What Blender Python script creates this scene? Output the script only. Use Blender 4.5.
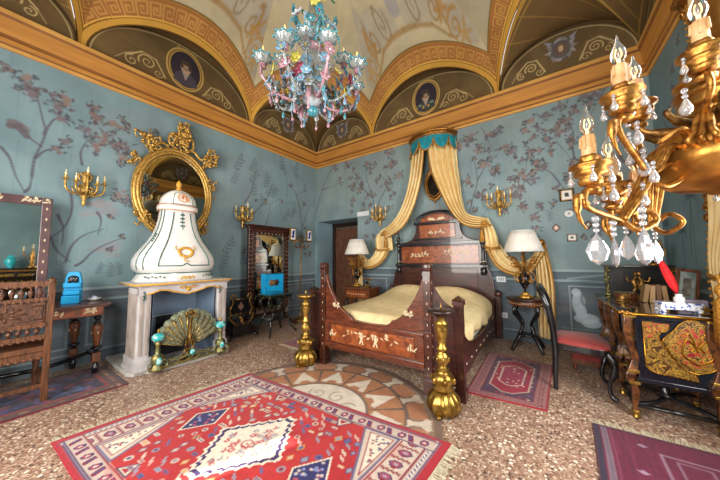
import bpy, math, random
import numpy as np
from mathutils import Vector, Matrix
for _o in list(bpy.data.objects): bpy.data.objects.remove(_o)
S = bpy.context.scene; COL = S.collection
PI = math.pi; sin = math.sin; cos = math.cos
# ---------------------------------------------------------------- camera
cam = bpy.data.cameras.new('camera'); camo = bpy.data.objects.new('camera', cam); COL.objects.link(camo)
F_PX, YAW, PIT, ROLL = 262.0, math.radians(35.1), math.radians(4.2), math.radians(-0.5)
cam.sensor_width = 36; cam.sensor_fit = 'HORIZONTAL'; cam.lens = F_PX/720*36; cam.clip_start = .02
_F = Vector((-sin(YAW)*cos(PIT), cos(YAW)*cos(PIT), sin(PIT))); _R0 = Vector((cos(YAW), sin(YAW), 0)); _U0 = _R0.cross(_F)
_R = _R0*cos(ROLL)+_U0*sin(ROLL); _U = -_R0*sin(ROLL)+_U0*cos(ROLL)
camo.matrix_world = Matrix(((_R.x,_U.x,-_F.x,0),(_R.y,_U.y,-_F.y,0),(_R.z,_U.z,-_F.z,1.25),(0,0,0,1)))
S.camera = camo
# ---------------------------------------------------------------- look, world, light
S.view_settings.view_transform = 'Standard'; S.view_settings.look = 'None'; S.view_settings.gamma = 1; S.view_settings.use_curve_mapping = False
S.view_settings.exposure = 0.0
try:
    S.cycles.use_denoising = True; S.cycles.max_bounces = 8; S.cycles.diffuse_bounces = 5; S.cycles.glossy_bounces = 4
    S.cycles.transmission_bounces = 6; S.cycles.caustics_reflective = False; S.cycles.caustics_refractive = False
    S.cycles.sample_clamp_indirect = 4
except Exception: pass
W = bpy.data.worlds.new('daylight'); S.world = W; W.use_nodes = True
W.node_tree.nodes['Background'].inputs[0].default_value = (.80, .90, 1, 1); W.node_tree.nodes['Background'].inputs[1].default_value = 1.6
def area(name, loc, target, sx, sy, power, col=(1, 1, 1)):
    l = bpy.data.lights.new(name, 'AREA'); l.shape = 'RECTANGLE'; l.size = sx; l.size_y = sy; l.energy = power; l.color = col
    o = bpy.data.objects.new(name, l); COL.objects.link(o); o.location = loc
    o.rotation_euler = (Vector(target)-Vector(loc)).to_track_quat('-Z', 'Y').to_euler(); return o
# lamps for the daylight of the two front windows and the side window (openings are built below)
area('window_light_front', (-2.43, -1.32, 1.75), (-2.43, 3, 1.75), 1.15, 2.1, 150, (1, .96, .90))  # added on the room side of the nearly closed shutter, for diffuse daylight
area('window_light_front', (-0.38, -1.32, 1.75), (-0.38, 3, 1.75), 1.15, 2.1, 112, (1, .96, .90))
area('window_light_side', (1.22, 1.77, 1.8), (-3, 1.77, 1.8), 1.25, 2.1, 116, (1, .97, .92))
_s = bpy.data.lights.new('sun', 'SUN'); _s.energy = 14; _s.angle = .012; _s.color = (1, .93, .8)
_so = bpy.data.objects.new('sun', _s); COL.objects.link(_so)
# aims low through the front window on to the rug
_so.rotation_euler = (Vector((.362, 1, -1.0))).to_track_quat('-Z', 'Y').to_euler()
# ---------------------------------------------------------------- helpers
def H(h):
    h = h.lstrip('#'); c = [int(h[i:i+2], 16)/255 for i in (0, 2, 4)]
    return tuple(x/12.92 if x <= .04045 else ((x+.055)/1.055)**2.4 for x in c)
OFF = {}
def tag(o, label=None, cat=None, group=None, kind=None):
    if label: o['label'] = label
    if cat: o['category'] = cat
    if group: o['group'] = group
    if kind: o['kind'] = kind
    return o
def thing(name, label, cat, loc=(0, 0, 0), rz=0, group=None):
    o = bpy.data.objects.new(name, None); COL.objects.link(o); o.location = loc; o.rotation_euler = (0, 0, rz)
    o.empty_display_size = .1; tag(o, label, cat, group); return o
def dup(o, loc=None, rz=None, label=None, group=None, parent=None):
    c = o.copy(); COL.objects.link(c)
    if parent is not None: c.parent = parent
    if loc is not None: c.location = loc
    if rz is not None: c.rotation_euler = (0, 0, rz)
    if label: c['label'] = label
    if group: c['group'] = group
    for ch in [x for x in bpy.data.objects if x.parent == o]: dup(ch, parent=c)
    return c
class G:
    """collects shapes, then links them as one mesh object"""
    def __init__(s, M=None): s.v = []; s.f = []; s.mi = []; s.sm = []; s.M = M
    def add(s, vs, fs, mi=0, sm=False):
        b = len(s.v)
        if s.M is not None: vs = [tuple(s.M @ Vector(v)) for v in vs]
        s.v += [tuple(v) for v in vs]; s.f += [tuple(b+i for i in f) for f in fs]; s.mi += [mi]*len(fs); s.sm += [sm]*len(fs); return s
    def box(s, c, d, mi=0, rz=0, R=None):
        x, y, z = d[0]/2, d[1]/2, d[2]/2; vs = [Vector((a, b, e)) for a in (-x, x) for b in (-y, y) for e in (-z, z)]
        m = R if R is not None else Matrix.Rotation(rz, 3, 'Z')
        return s.add([m @ v+Vector(c) for v in vs], [(0, 1, 3, 2), (4, 6, 7, 5), (0, 4, 5, 1), (2, 3, 7, 6), (0, 2, 6, 4), (1, 5, 7, 3)], mi)
    def lathe(s, prof, c=(0, 0, 0), n=20, mi=0, ax='Z', a0=0, a1=2*PI, sx=1, sy=1, sq=0, R=None, flute=0, nf=8):
        full = abs(a1-a0-2*PI) < 1e-6; k = n if full else n+1; vs = []
        for r, z in prof:
            for j in range(k):
                a = a0+(a1-a0)*j/n; q = 1.0
                if sq: q = 1/((abs(cos(a))**(2+sq)+abs(sin(a))**(2+sq))**(1/(2+sq)))
                if flute: q *= 1+flute*cos(nf*a)
                p = Vector((r*q*cos(a)*sx, r*q*sin(a)*sy, z))
                if ax == 'X': p = Vector((p.z, p.x, p.y))
                elif ax == 'Y': p = Vector((p.x, p.z, p.y))
                if R is not None: p = R @ p
                vs.append(p+Vector(c))
        fs = []
        for i in range(len(prof)-1):
            for j in range(n):
                j2 = (j+1) % k; fs.append((i*k+j, i*k+j2, (i+1)*k+j2, (i+1)*k+j))
        if prof[0][0] > 1e-4: fs.append(tuple(range(k-1, -1, -1)))
        if prof[-1][0] > 1e-4: fs.append(tuple((len(prof)-1)*k+j for j in range(k)))
        return s.add(vs, fs, mi, True)
    def tube(s, pts, r, n=8, mi=0, closed=False, flat=1):
        pts = [Vector(p) for p in pts]; N = len(pts)
        rs = r if isinstance(r, (list, tuple)) else [r]*N
        vs = []; up = None
        for i in range(N):
            a = pts[i-1] if (i > 0 or closed) else pts[i]; b = pts[(i+1) % N] if (i < N-1 or closed) else pts[i]
            t = (b-a); t = t.normalized() if t.length > 1e-9 else Vector((0, 0, 1))
            if up is None: up = Vector((0, 0, 1)) if abs(t.z) < .9 else Vector((1, 0, 0))
            e1 = t.cross(up)
            if e1.length < 1e-6: e1 = t.cross(Vector((0, 1, 0)))
            e1.normalize(); e2 = e1.cross(t).normalized(); up = e2
            for j in range(n):
                q = 2*PI*j/n; vs.append(pts[i]+e1*(rs[i]*cos(q))+e2*(rs[i]*flat*sin(q)))
        fs = []; L = N if closed else N-1
        for i in range(L):
            i2 = (i+1) % N
            for j in range(n):
                j2 = (j+1) % n; fs.append((i*n+j, i*n+j2, i2*n+j2, i2*n+j))
        if not closed: fs += [tuple(range(n-1, -1, -1)), tuple((N-1)*n+j for j in range(n))]
        return s.add(vs, fs, mi, True)
    def ball(s, c, r, mi=0, n=10, k=7):
        rr = r if isinstance(r, (list, tuple)) else (r, r, r); vs = []; fs = []
        vs.append((c[0], c[1], c[2]-rr[2]))
        for i in range(1, k):
            t = PI*i/k
            for j in range(n):
                a = 2*PI*j/n; vs.append((c[0]+rr[0]*sin(t)*cos(a), c[1]+rr[1]*sin(t)*sin(a), c[2]-rr[2]*cos(t)))
        vs.append((c[0], c[1], c[2]+rr[2])); T = len(vs)-1
        for j in range(n):
            j2 = (j+1) % n; fs.append((0, 1+j2, 1+j)); fs.append((T, 1+(k-2)*n+j, 1+(k-2)*n+j2))
            for i in range(k-2): a = 1+i*n; fs.append((a+j, a+j2, a+n+j2, a+n+j))
        return s.add(vs, fs, mi, True)
    def prism(s, poly, o, ex, ey, th, mi=0, sm=False):
        """outline poly (2d) in plane o+ex,ey pushed by th along ex x ey, centred"""
        ex = Vector(ex); ey = Vector(ey); n = ex.cross(ey).normalized()*th/2; o = Vector(o); N = len(poly)
        a = [o+ex*p[0]+ey*p[1]-n for p in poly]; b = [o+ex*p[0]+ey*p[1]+n for p in poly]
        fs = [tuple(range(N-1, -1, -1)), tuple(range(N, 2*N))]+[(i, (i+1) % N, N+(i+1) % N, N+i) for i in range(N)]
        return s.add(a+b, fs, mi, sm)
    def grid(s, fn, nu, nv, mi=0, sm=True, closeu=False):
        k = nu if closeu else nu+1
        vs = [fn(i/nu, j/nv) for j in range(nv+1) for i in range(k)]
        fs = [(j*k+i, j*k+(i+1) % k, (j+1)*k+(i+1) % k, (j+1)*k+i) for j in range(nv) for i in range(nu)]
        return s.add(vs, fs, mi, sm)
    def sheet(s, fn, nu, nv, th, mi=0, closeu=False):
        """a surface with thickness th (pushed along -normal approx by finite difference)"""
        k = nu if closeu else nu+1; P = [[Vector(fn(i/nu, j/nv)) for i in range(k)] for j in range(nv+1)]; A = []; B = []
        for j in range(nv+1):
            for i in range(k):
                i0 = (i-1) % k if closeu else max(i-1, 0); i1 = (i+1) % k if closeu else min(i+1, k-1)
                d1 = P[j][i1]-P[j][i0]; d2 = P[min(j+1, nv)][i]-P[max(j-1, 0)][i]; n = d1.cross(d2)
                n = n.normalized() if n.length > 1e-12 else Vector((0, 0, 1)); A.append(P[j][i]+n*th/2); B.append(P[j][i]-n*th/2)
        T = len(A); q = lambda j, i: j*k+(i % k if closeu else i)
        fs = [(q(j, i), q(j, i+1), q(j+1, i+1), q(j+1, i)) for j in range(nv) for i in range(nu)]
        fs += [tuple(T+x for x in reversed(f)) for f in fs]
        for i in range(nu): fs += [(q(0, i+1), q(0, i), T+q(0, i), T+q(0, i+1)), (q(nv, i), q(nv, i+1), T+q(nv, i+1), T+q(nv, i))]
        if not closeu:
            for j in range(nv): fs += [(q(j, 0), q(j+1, 0), T+q(j+1, 0), T+q(j, 0)), (q(j+1, nu), q(j, nu), T+q(j, nu), T+q(j+1, nu))]
        return s.add(A+B, fs, mi, True)
    def build(s, name, mats, parent=None, bevel=0, world=False, seg=2):
        me = bpy.data.meshes.new(name); v = s.v
        if world and parent is not None:
            r = parent
            while r.parent: r = r.parent
            l = r.location; v = [(p[0]-l[0], p[1]-l[1], p[2]-l[2]) for p in v]
        me.from_pydata(v, [], s.f)
        for m in (mats if isinstance(mats, (list, tuple)) else [mats]): me.materials.append(m)
        me.polygons.foreach_set('material_index', s.mi); me.polygons.foreach_set('use_smooth', s.sm); me.update()
        o = bpy.data.objects.new(name, me); COL.objects.link(o)
        if parent: o.parent = parent
        if bevel:
            b = o.modifiers.new('bevel', 'BEVEL'); b.width = bevel; b.segments = seg; b.limit_method = 'ANGLE'; b.angle_limit = .7
        return o
def single(g, name, mats, label, cat, loc=(0, 0, 0), rz=0, group=None, bevel=0):
    o = g.build(name, mats, bevel=bevel); o.location = loc; o.rotation_euler = (0, 0, rz); return tag(o, label, cat, group)
def struct(g, name, mats, bevel=0, parent=None):
    o = g.build(name, mats, parent, bevel)
    if not parent: o['kind'] = 'structure'
    return o
def bez(ps, n=8):
    """Catmull-Rom through the points"""
    ps = [Vector(p) for p in ps]; out = []
    for i in range(len(ps)-1):
        p0 = ps[max(i-1, 0)]; p1 = ps[i]; p2 = ps[i+1]; p3 = ps[min(i+2, len(ps)-1)]
        for k in range(n):
            t = k/n; out.append(.5*((2*p1)+(p2-p0)*t+(2*p0-5*p1+4*p2-p3)*t*t+(-p0+3*p1-3*p2+p3)*t**3))
    out.append(ps[-1]); return out
def lerp(a, b, t): return a+(b-a)*t
def interp(x, xs, ys): return float(np.interp(x, xs, ys))
# ---------------------------------------------------------------- materials
def nt(name):
    m = bpy.data.materials.new(name); m.use_nodes = True; t = m.node_tree; b = t.nodes['Principled BSDF']; return m, t, b
def noise_mix(t, b, colA, colB, scale=6, detail=4, stretch=None, lo=.35, hi=.65, bump=0, bscale=None, dist=0):
    tc = t.nodes.new('ShaderNodeTexCoord'); mp = t.nodes.new('ShaderNodeMapping'); t.links.new(tc.outputs['Object'], mp.inputs[0])
    if stretch: mp.inputs['Scale'].default_value = stretch
    n = t.nodes.new('ShaderNodeTexNoise'); n.inputs['Scale'].default_value = scale; n.inputs['Detail'].default_value = detail; n.inputs['Distortion'].default_value = dist
    t.links.new(mp.outputs[0], n.inputs['Vector'])
    r = t.nodes.new('ShaderNodeValToRGB'); r.color_ramp.elements[0].position = lo; r.color_ramp.elements[1].position = hi
    r.color_ramp.elements[0].color = (*colA, 1); r.color_ramp.elements[1].color = (*colB, 1)
    t.links.new(n.outputs['Fac'], r.inputs[0]); t.links.new(r.outputs[0], b.inputs['Base Color'])
    if bump:
        n2 = n
        if bscale:
            n2 = t.nodes.new('ShaderNodeTexNoise'); n2.inputs['Scale'].default_value = bscale; n2.inputs['Detail'].default_value = 3; t.links.new(mp.outputs[0], n2.inputs['Vector'])
        bp = t.nodes.new('ShaderNodeBump'); bp.inputs['Strength'].default_value = bump; bp.inputs['Distance'].default_value = .01
        t.links.new(n2.outputs['Fac'], bp.inputs['Height']); t.links.new(bp.outputs[0], b.inputs['Normal'])
    return r
def mat(name, a, c=None, rough=.5, metal=0, scale=6, stretch=None, bump=0, bscale=None, lo=.35, hi=.65, spec=.5, coat=0, trans=0, ior=1.45, dist=0, emit=None, alpha=1):
    m, t, b = nt(name); a = H(a) if isinstance(a, str) else a; c = a if c is None else (H(c) if isinstance(c, str) else c)
    noise_mix(t, b, a, c, scale, 4, stretch, lo, hi, bump, bscale, dist)
    b.inputs['Roughness'].default_value = rough; b.inputs['Metallic'].default_value = metal; b.inputs['Specular IOR Level'].default_value = spec
    b.inputs['Coat Weight'].default_value = coat; b.inputs['Transmission Weight'].default_value = trans; b.inputs['IOR'].default_value = ior
    if emit: b.inputs['Emission Color'].default_value = (*emit[0], 1); b.inputs['Emission Strength'].default_value = emit[1]
    b.inputs['Alpha'].default_value = alpha
    return m
def painted(name, rough=.6, nscale=5, namt=.12, bump=0, bscale=60, sheen=0, spec=.5, vor=None):
    """colour from the mesh's own 'Col' attribute, gently mottled"""
    m, t, b = nt(name); at = t.nodes.new('ShaderNodeAttribute'); at.attribute_name = 'Col'
    tc = t.nodes.new('ShaderNodeTexCoord'); n = t.nodes.new('ShaderNodeTexNoise'); n.inputs['Scale'].default_value = nscale; n.inputs['Detail'].default_value = 5
    t.links.new(tc.outputs['Object'], n.inputs['Vector'])
    mr = t.nodes.new('ShaderNodeMapRange'); mr.inputs['From Min'].default_value = .3; mr.inputs['From Max'].default_value = .7
    mr.inputs['To Min'].default_value = 1-namt; mr.inputs['To Max'].default_value = 1+namt; t.links.new(n.outputs['Fac'], mr.inputs['Value'])
    mx = t.nodes.new('ShaderNodeVectorMath'); mx.operation = 'SCALE'; t.links.new(at.outputs['Color'], mx.inputs[0]); t.links.new(mr.outputs[0], mx.inputs['Scale'])
    t.links.new(mx.outputs[0], b.inputs['Base Color'])
    b.inputs['Roughness'].default_value = rough; b.inputs['Sheen Weight'].default_value = sheen; b.inputs['Specular IOR Level'].default_value = spec
    if bump:
        n2 = t.nodes.new('ShaderNodeTexNoise'); n2.inputs['Scale'].default_value = bscale; n2.inputs['Detail'].default_value = 3; t.links.new(tc.outputs['Object'], n2.inputs['Vector'])
        bp = t.nodes.new('ShaderNodeBump'); bp.inputs['Strength'].default_value = bump; bp.inputs['Distance'].default_value = .004
        t.links.new(n2.outputs['Fac'], bp.inputs['Height']); t.links.new(bp.outputs[0], b.inputs['Normal'])
    return m
gold = mat('gilt', '#cb9246', '#835425', .38, .88, 40, bump=.25, bscale=90)
gold_dk = mat('aged_gilt', '#a57d41', '#5c4122', .42, .8, 30, bump=.3, bscale=70)
gold_pol = mat('polished_gilt', '#c08a3e', '#875a28', .3, .85, 9, bump=.12, bscale=25)
brass = mat('brass', '#b99548', '#6f5422', .3, .85, 18, bump=.12, bscale=30)
wood_red = mat('mahogany', '#4e2416', '#28110b', .3, 0, 5, (1, 1, 9), coat=.3, bump=.05)
wood_dk = mat('dark_walnut', '#3a1e17', '#1c0f0d', .35, 0, 6, (1, 1, 8), coat=.2)
wood_mid = mat('walnut', '#7a4527', '#40210f', .4, 0, 5, (9, 9, 1), coat=.15, bump=.1)
wood_bright = mat('burr_walnut', '#a3582a', '#652e14', .28, 0, 7, coat=.4, dist=2)
ebony = mat('ebonised_wood', '#0d0d10', '#191a1e', .25, 0, 8, coat=.4)
inlay = mat('bone_inlay', '#dfd0ae', '#bda680', .4, 0, 60)
cream_wax = mat('cream_candle', '#efe4c8', '#e2cf9d', .5, 0, 12)
white_glaze = mat('white_glaze', '#e9e7e4', '#d8d4cf', .18, 0, 3, coat=.5)
green_line = mat('green_glaze', '#2b6b60', '#1d4a48', .25, 0, 20)
ochre_line = mat('ochre_glaze', '#d9a73f', '#b9822a', .3, 0, 20)
pink_line = mat('coral_glaze', '#d98e63', '#c2714a', .3, 0, 20)
turq = mat('turquoise_glaze', '#2fb6bf', '#178a99', .15, 0, 15, coat=.6)
blue_lac = mat('bright_blue_lacquer', '#12a3dc', '#1192cb', .35, 0, 6)
mirror_m = mat('mirror_glass', '#c9cfc8', '#b9c0ba', .03, 1, 2)
white_pl = mat('white_plastic', '#dfe3e6', '#d3d8dc', .4, 0, 5)
black_m = mat('black', '#101012', '#1a1a1c', .45, 0, 8)
verdi = mat('verdigris_brass', '#55644a', '#8c7a45', .4, .6, 25, bump=.3, bscale=50)
bright_gilt = mat('bright_gilt', '#d9b263', '#a67c3a', .4, .65, 40, bump=.2, bscale=90)
silkY = mat('yellow_silk', '#ead39c', '#dcbd80', .48, 0, 4, spec=.4, bump=.06, bscale=80)
fringe_m = mat('gold_fringe', '#c48f36', '#8c5a1c', .6, .2, 70, bump=.5)
coverM = mat('cream_damask', '#ecd9a8', '#dcc592', .55, 0, 9, bump=.12, bscale=55)
def glassmat(name, col, rough=.03, alpha=.45, ior=1.4):
    m, t, b = nt(name); b.inputs['Base Color'].default_value = (*H(col), 1); b.inputs['Roughness'].default_value = rough
    b.inputs['Transmission Weight'].default_value = .75; b.inputs['IOR'].default_value = ior; b.inputs['Alpha'].default_value = 1; b.inputs['Coat Weight'].default_value = .5
    tc = t.nodes.new('ShaderNodeTexCoord'); n = t.nodes.new('ShaderNodeTexNoise'); n.inputs['Scale'].default_value = 40; t.links.new(tc.outputs['Object'], n.inputs['Vector'])
    bp = t.nodes.new('ShaderNodeBump'); bp.inputs['Strength'].default_value = .12; t.links.new(n.outputs['Fac'], bp.inputs['Height']); t.links.new(bp.outputs[0], b.inputs['Normal'])
    return m
crystal = glassmat('crystal', '#f4f7ff', .02, ior=1.6)
bulb_glass = glassmat('clear_bulb_glass', '#ffffff', .0, ior=1.25); bulb_glass.node_tree.nodes['Bump'].inputs['Strength'].default_value = 0; bulb_glass.node_tree.nodes['Principled BSDF'].inputs['Transmission Weight'].default_value = .97
# ---------------------------------------------------------------- painting on fine meshes
def sm01(x): return np.clip(x, 0, 1)
class Cv:
    """a painting in metres: rgb array that becomes the vertex colours of a fine mesh"""
    def __init__(s, w, h, res, col):
        s.w, s.h, s.r = w, h, res; s.nx = int(round(w/res))+1; s.ny = int(round(h/res))+1
        s.X, s.Y = np.meshgrid(np.linspace(0, w, s.nx), np.linspace(0, h, s.ny)); s.I = np.ones((s.ny, s.nx, 3))*np.array(H(col))
    def _bb(s, x0, y0, x1, y1):
        i0 = max(int(x0/s.w*(s.nx-1))-1, 0); i1 = min(int(x1/s.w*(s.nx-1))+3, s.nx); j0 = max(int(y0/s.h*(s.ny-1))-1, 0); j1 = min(int(y1/s.h*(s.ny-1))+3, s.ny)
        return (slice(j0, max(j1, j0)), slice(i0, max(i1, i0)))
    def put(s, sl, a, col):
        c = np.array(H(col) if isinstance(col, str) else col); s.I[sl] = s.I[sl]*(1-a[..., None])+c*a[..., None]
    def rect(s, x0, y0, x1, y1, col, a=1):
        sl = s._bb(x0, y0, x1, y1); X, Y = s.X[sl], s.Y[sl]; r = s.r
        m = sm01((X-x0)/r+.5)*sm01((x1-X)/r+.5)*sm01((Y-y0)/r+.5)*sm01((y1-Y)/r+.5)*a; s.put(sl, m, col)
    def frame(s, x0, y0, x1, y1, w, col, a=1):
        s.rect(x0, y0, x1, y0+w, col, a); s.rect(x0, y1-w, x1, y1, col, a); s.rect(x0, y0, x0+w, y1, col, a); s.rect(x1-w, y0, x1, y1, col, a)
    def ell(s, cx, cy, rx, ry, col, a=1, rot=0, ring=None):
        R = max(rx, ry); sl = s._bb(cx-R, cy-R, cx+R, cy+R); dx, dy = s.X[sl]-cx, s.Y[sl]-cy
        u = dx*cos(rot)+dy*sin(rot); v = -dx*sin(rot)+dy*cos(rot); q = np.sqrt((u/rx)**2+(v/ry)**2); k = min(rx, ry)
        m = sm01((1-q)*k/s.r+.5)
        if ring: m = m*sm01((q-(1-ring/k))*k/s.r+.5)
        s.put(sl, m*a, col)
    def line(s, pts, w, col, a=1):
        for i in range(len(pts)-1):
            (x0, y0), (x1, y1) = pts[i][:2], pts[i+1][:2]; ww = w if not isinstance(w, (list, tuple)) else lerp(w[0], w[1], i/max(1, len(pts)-2))
            sl = s._bb(min(x0, x1)-ww, min(y0, y1)-ww, max(x0, x1)+ww, max(y0, y1)+ww); X, Y = s.X[sl], s.Y[sl]
            dx, dy = x1-x0, y1-y0; L = dx*dx+dy*dy+1e-12; t = np.clip(((X-x0)*dx+(Y-y0)*dy)/L, 0, 1); d = np.hypot(X-x0-t*dx, Y-y0-t*dy)
            s.put(sl, sm01((ww/2-d)/s.r+.5)*a, col)
    def poly(s, pts, col, a=1, ew=0, ecol=None):
        P = np.array(pts, float); sl = s._bb(P[:, 0].min(), P[:, 1].min(), P[:, 0].max(), P[:, 1].max()); X, Y = s.X[sl], s.Y[sl]; ins = np.zeros(X.shape, bool)
        for i in range(len(P)):
            x0, y0 = P[i]; x1, y1 = P[(i+1) % len(P)]
            if y0 == y1: continue
            c = ((y0 > Y) != (y1 > Y)) & (X < (x1-x0)*(Y-y0)/(y1-y0)+x0); ins ^= c
        s.put(sl, ins*a*1.0, col)
        if ew: s.line(list(map(tuple, pts))+[tuple(pts[0])], ew, ecol, a)
    def spiral(s, cx, cy, r, turns, a0, w, col, a=.9, sgn=1):
        pts = []
        for i in range(int(18*turns)+1):
            t = i/(18*turns); q = r*(1-t*.88); an = a0+sgn*2*PI*turns*t; pts.append((cx+q*cos(an), cy+q*sin(an)))
        s.line(pts, (w, w*.45), col, a)
def paint_mesh(name, P, I, m, parent=None, mask=None, th=None, edge=None):
    """P: (ny,nx,3) points, I: (ny,nx,3) linear rgb"""
    ny, nx = P.shape[:2]; idx = np.arange(ny*nx).reshape(ny, nx)
    q = np.stack([idx[:-1, :-1], idx[:-1, 1:], idx[1:, 1:], idx[1:, :-1]], -1).reshape(-1, 4)
    if mask is not None: q = q[mask[:-1, :-1].reshape(-1)]
    V = P.reshape(-1, 3); C = I.reshape(-1, 3)
    if th:                                  # underside and rim, so that a rug has its real thickness
        n0 = len(V); V = np.concatenate([V, V+np.array(th)]); C = np.concatenate([C, C]); b = []
        rim = list(idx[0, :])+list(idx[1:, -1])+list(idx[-1, :-1][::-1])+list(idx[1:-1, 0][::-1])
        for i in range(len(rim)): a_, b_ = rim[i], rim[(i+1) % len(rim)]; b.append((b_, a_, a_+n0, b_+n0))
        q = np.concatenate([q, np.array(b), np.array([[n0+idx[0, 0], n0+idx[-1, 0], n0+idx[-1, -1], n0+idx[0, -1]]])])
    me = bpy.data.meshes.new(name); me.vertices.add(len(V)); me.vertices.foreach_set('co', V.astype(np.float32).ravel())
    me.loops.add(q.size); me.loops.foreach_set('vertex_index', q.astype(np.int32).ravel()); me.polygons.add(len(q))
    me.polygons.foreach_set('loop_start', np.arange(0, q.size, 4, dtype=np.int32)); me.polygons.foreach_set('loop_total', np.full(len(q), 4, dtype=np.int32))
    me.polygons.foreach_set('use_smooth', np.ones(len(q), bool)); me.update(calc_edges=True)
    at = me.color_attributes.new('Col', 'FLOAT_COLOR', 'POINT'); at.data.foreach_set('color', np.concatenate([C, np.ones((len(C), 1))], 1).astype(np.float32).ravel())
    me.materials.append(m); me.validate(); o = bpy.data.objects.new(name, me); COL.objects.link(o)
    if parent: o.parent = parent
    return o
def quadP(cv, p00, p10, p11, p01):
    """corners (canvas 0,0 / w,0 / w,h / 0,h) -> points"""
    u = (cv.X/cv.w)[..., None]; v = (cv.Y/cv.h)[..., None]; a, b, c, d = [np.array(p, float) for p in (p00, p10, p11, p01)]
    return a*(1-u)*(1-v)+b*u*(1-v)+c*u*v+d*(1-u)*v
# ================================================================ THE ROOM
XL, XR, YB, YF, ZC, ZS = -4.65, 1.19, 4.71, -1.30, 3.55, 3.96
rnd = random.Random(7)
m_floor, _t, _b = nt('terrazzo'); 
def _terrazzo(t, b):
    tc = t.nodes.new('ShaderNodeTexCoord')
    def vor(scale):
        v = t.nodes.new('ShaderNodeTexVoronoi'); v.inputs['Scale'].default_value = scale; t.links.new(tc.outputs['Object'], v.inputs['Vector']); return v
    v1 = vor(40); v2 = vor(88)
    def ramp(src, stops):
        r = t.nodes.new('ShaderNodeValToRGB'); r.color_ramp.interpolation = 'CONSTANT'; e = r.color_ramp.elements
        while len(e) < len(stops): e.new(.5)
        for i, (p, c) in enumerate(stops): e[i].position = p; e[i].color = (*H(c), 1)
        s = t.nodes.new('ShaderNodeSeparateColor'); t.links.new(src, s.inputs[0]); t.links.new(s.outputs[0], r.inputs[0]); return r
    r1 = ramp(v1.outputs['Color'], [(0, '#8a6a56'), (.2, '#9c7d68'), (.36, '#b9a48e'), (.5, '#7a5b4b'), (.64, '#ddd2c2'), (.74, '#937463'), (.88, '#4c3b36')])
    r2 = ramp(v2.outputs['Color'], [(0, '#9c7d6a'), (.3, '#866756'), (.5, '#b09a86'), (.7, '#77594b'), (.88, '#d8ccbb'), (.94, '#5c4840')])
    d = t.nodes.new('ShaderNodeMath'); d.operation = 'LESS_THAN'; d.inputs[1].default_value = .42; t.links.new(v1.outputs['Distance'], d.inputs[0])
    mx = t.nodes.new('ShaderNodeMix'); mx.data_type = 'RGBA'; t.links.new(d.outputs[0], mx.inputs['Factor']); t.links.new(r2.outputs[0], mx.inputs[6]); t.links.new(r1.outputs[0], mx.inputs[7])
    n = t.nodes.new('ShaderNodeTexNoise'); n.inputs['Scale'].default_value = .9; n.inputs['Detail'].default_value = 4; t.links.new(tc.outputs['Object'], n.inputs['Vector'])
    mr = t.nodes.new('ShaderNodeMapRange'); mr.inputs['To Min'].default_value = .82; mr.inputs['To Max'].default_value = 1.34; t.links.new(n.outputs['Fac'], mr.inputs['Value'])
    vm = t.nodes.new('ShaderNodeVectorMath'); vm.operation = 'SCALE'; t.links.new(mx.outputs[2], vm.inputs[0]); t.links.new(mr.outputs[0], vm.inputs['Scale'])
    t.links.new(vm.outputs[0], b.inputs['Base Color']); b.inputs['Roughness'].default_value = .38; b.inputs['Specular IOR Level'].default_value = .45
_terrazzo(_t, _b)
g = G(); g.box(((XL+XR)/2, (YB+YF)/2+.3, -.06), (XR-XL+.4, YB-YF+1.4, .12)); struct(g, 'floor', m_floor)

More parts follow.
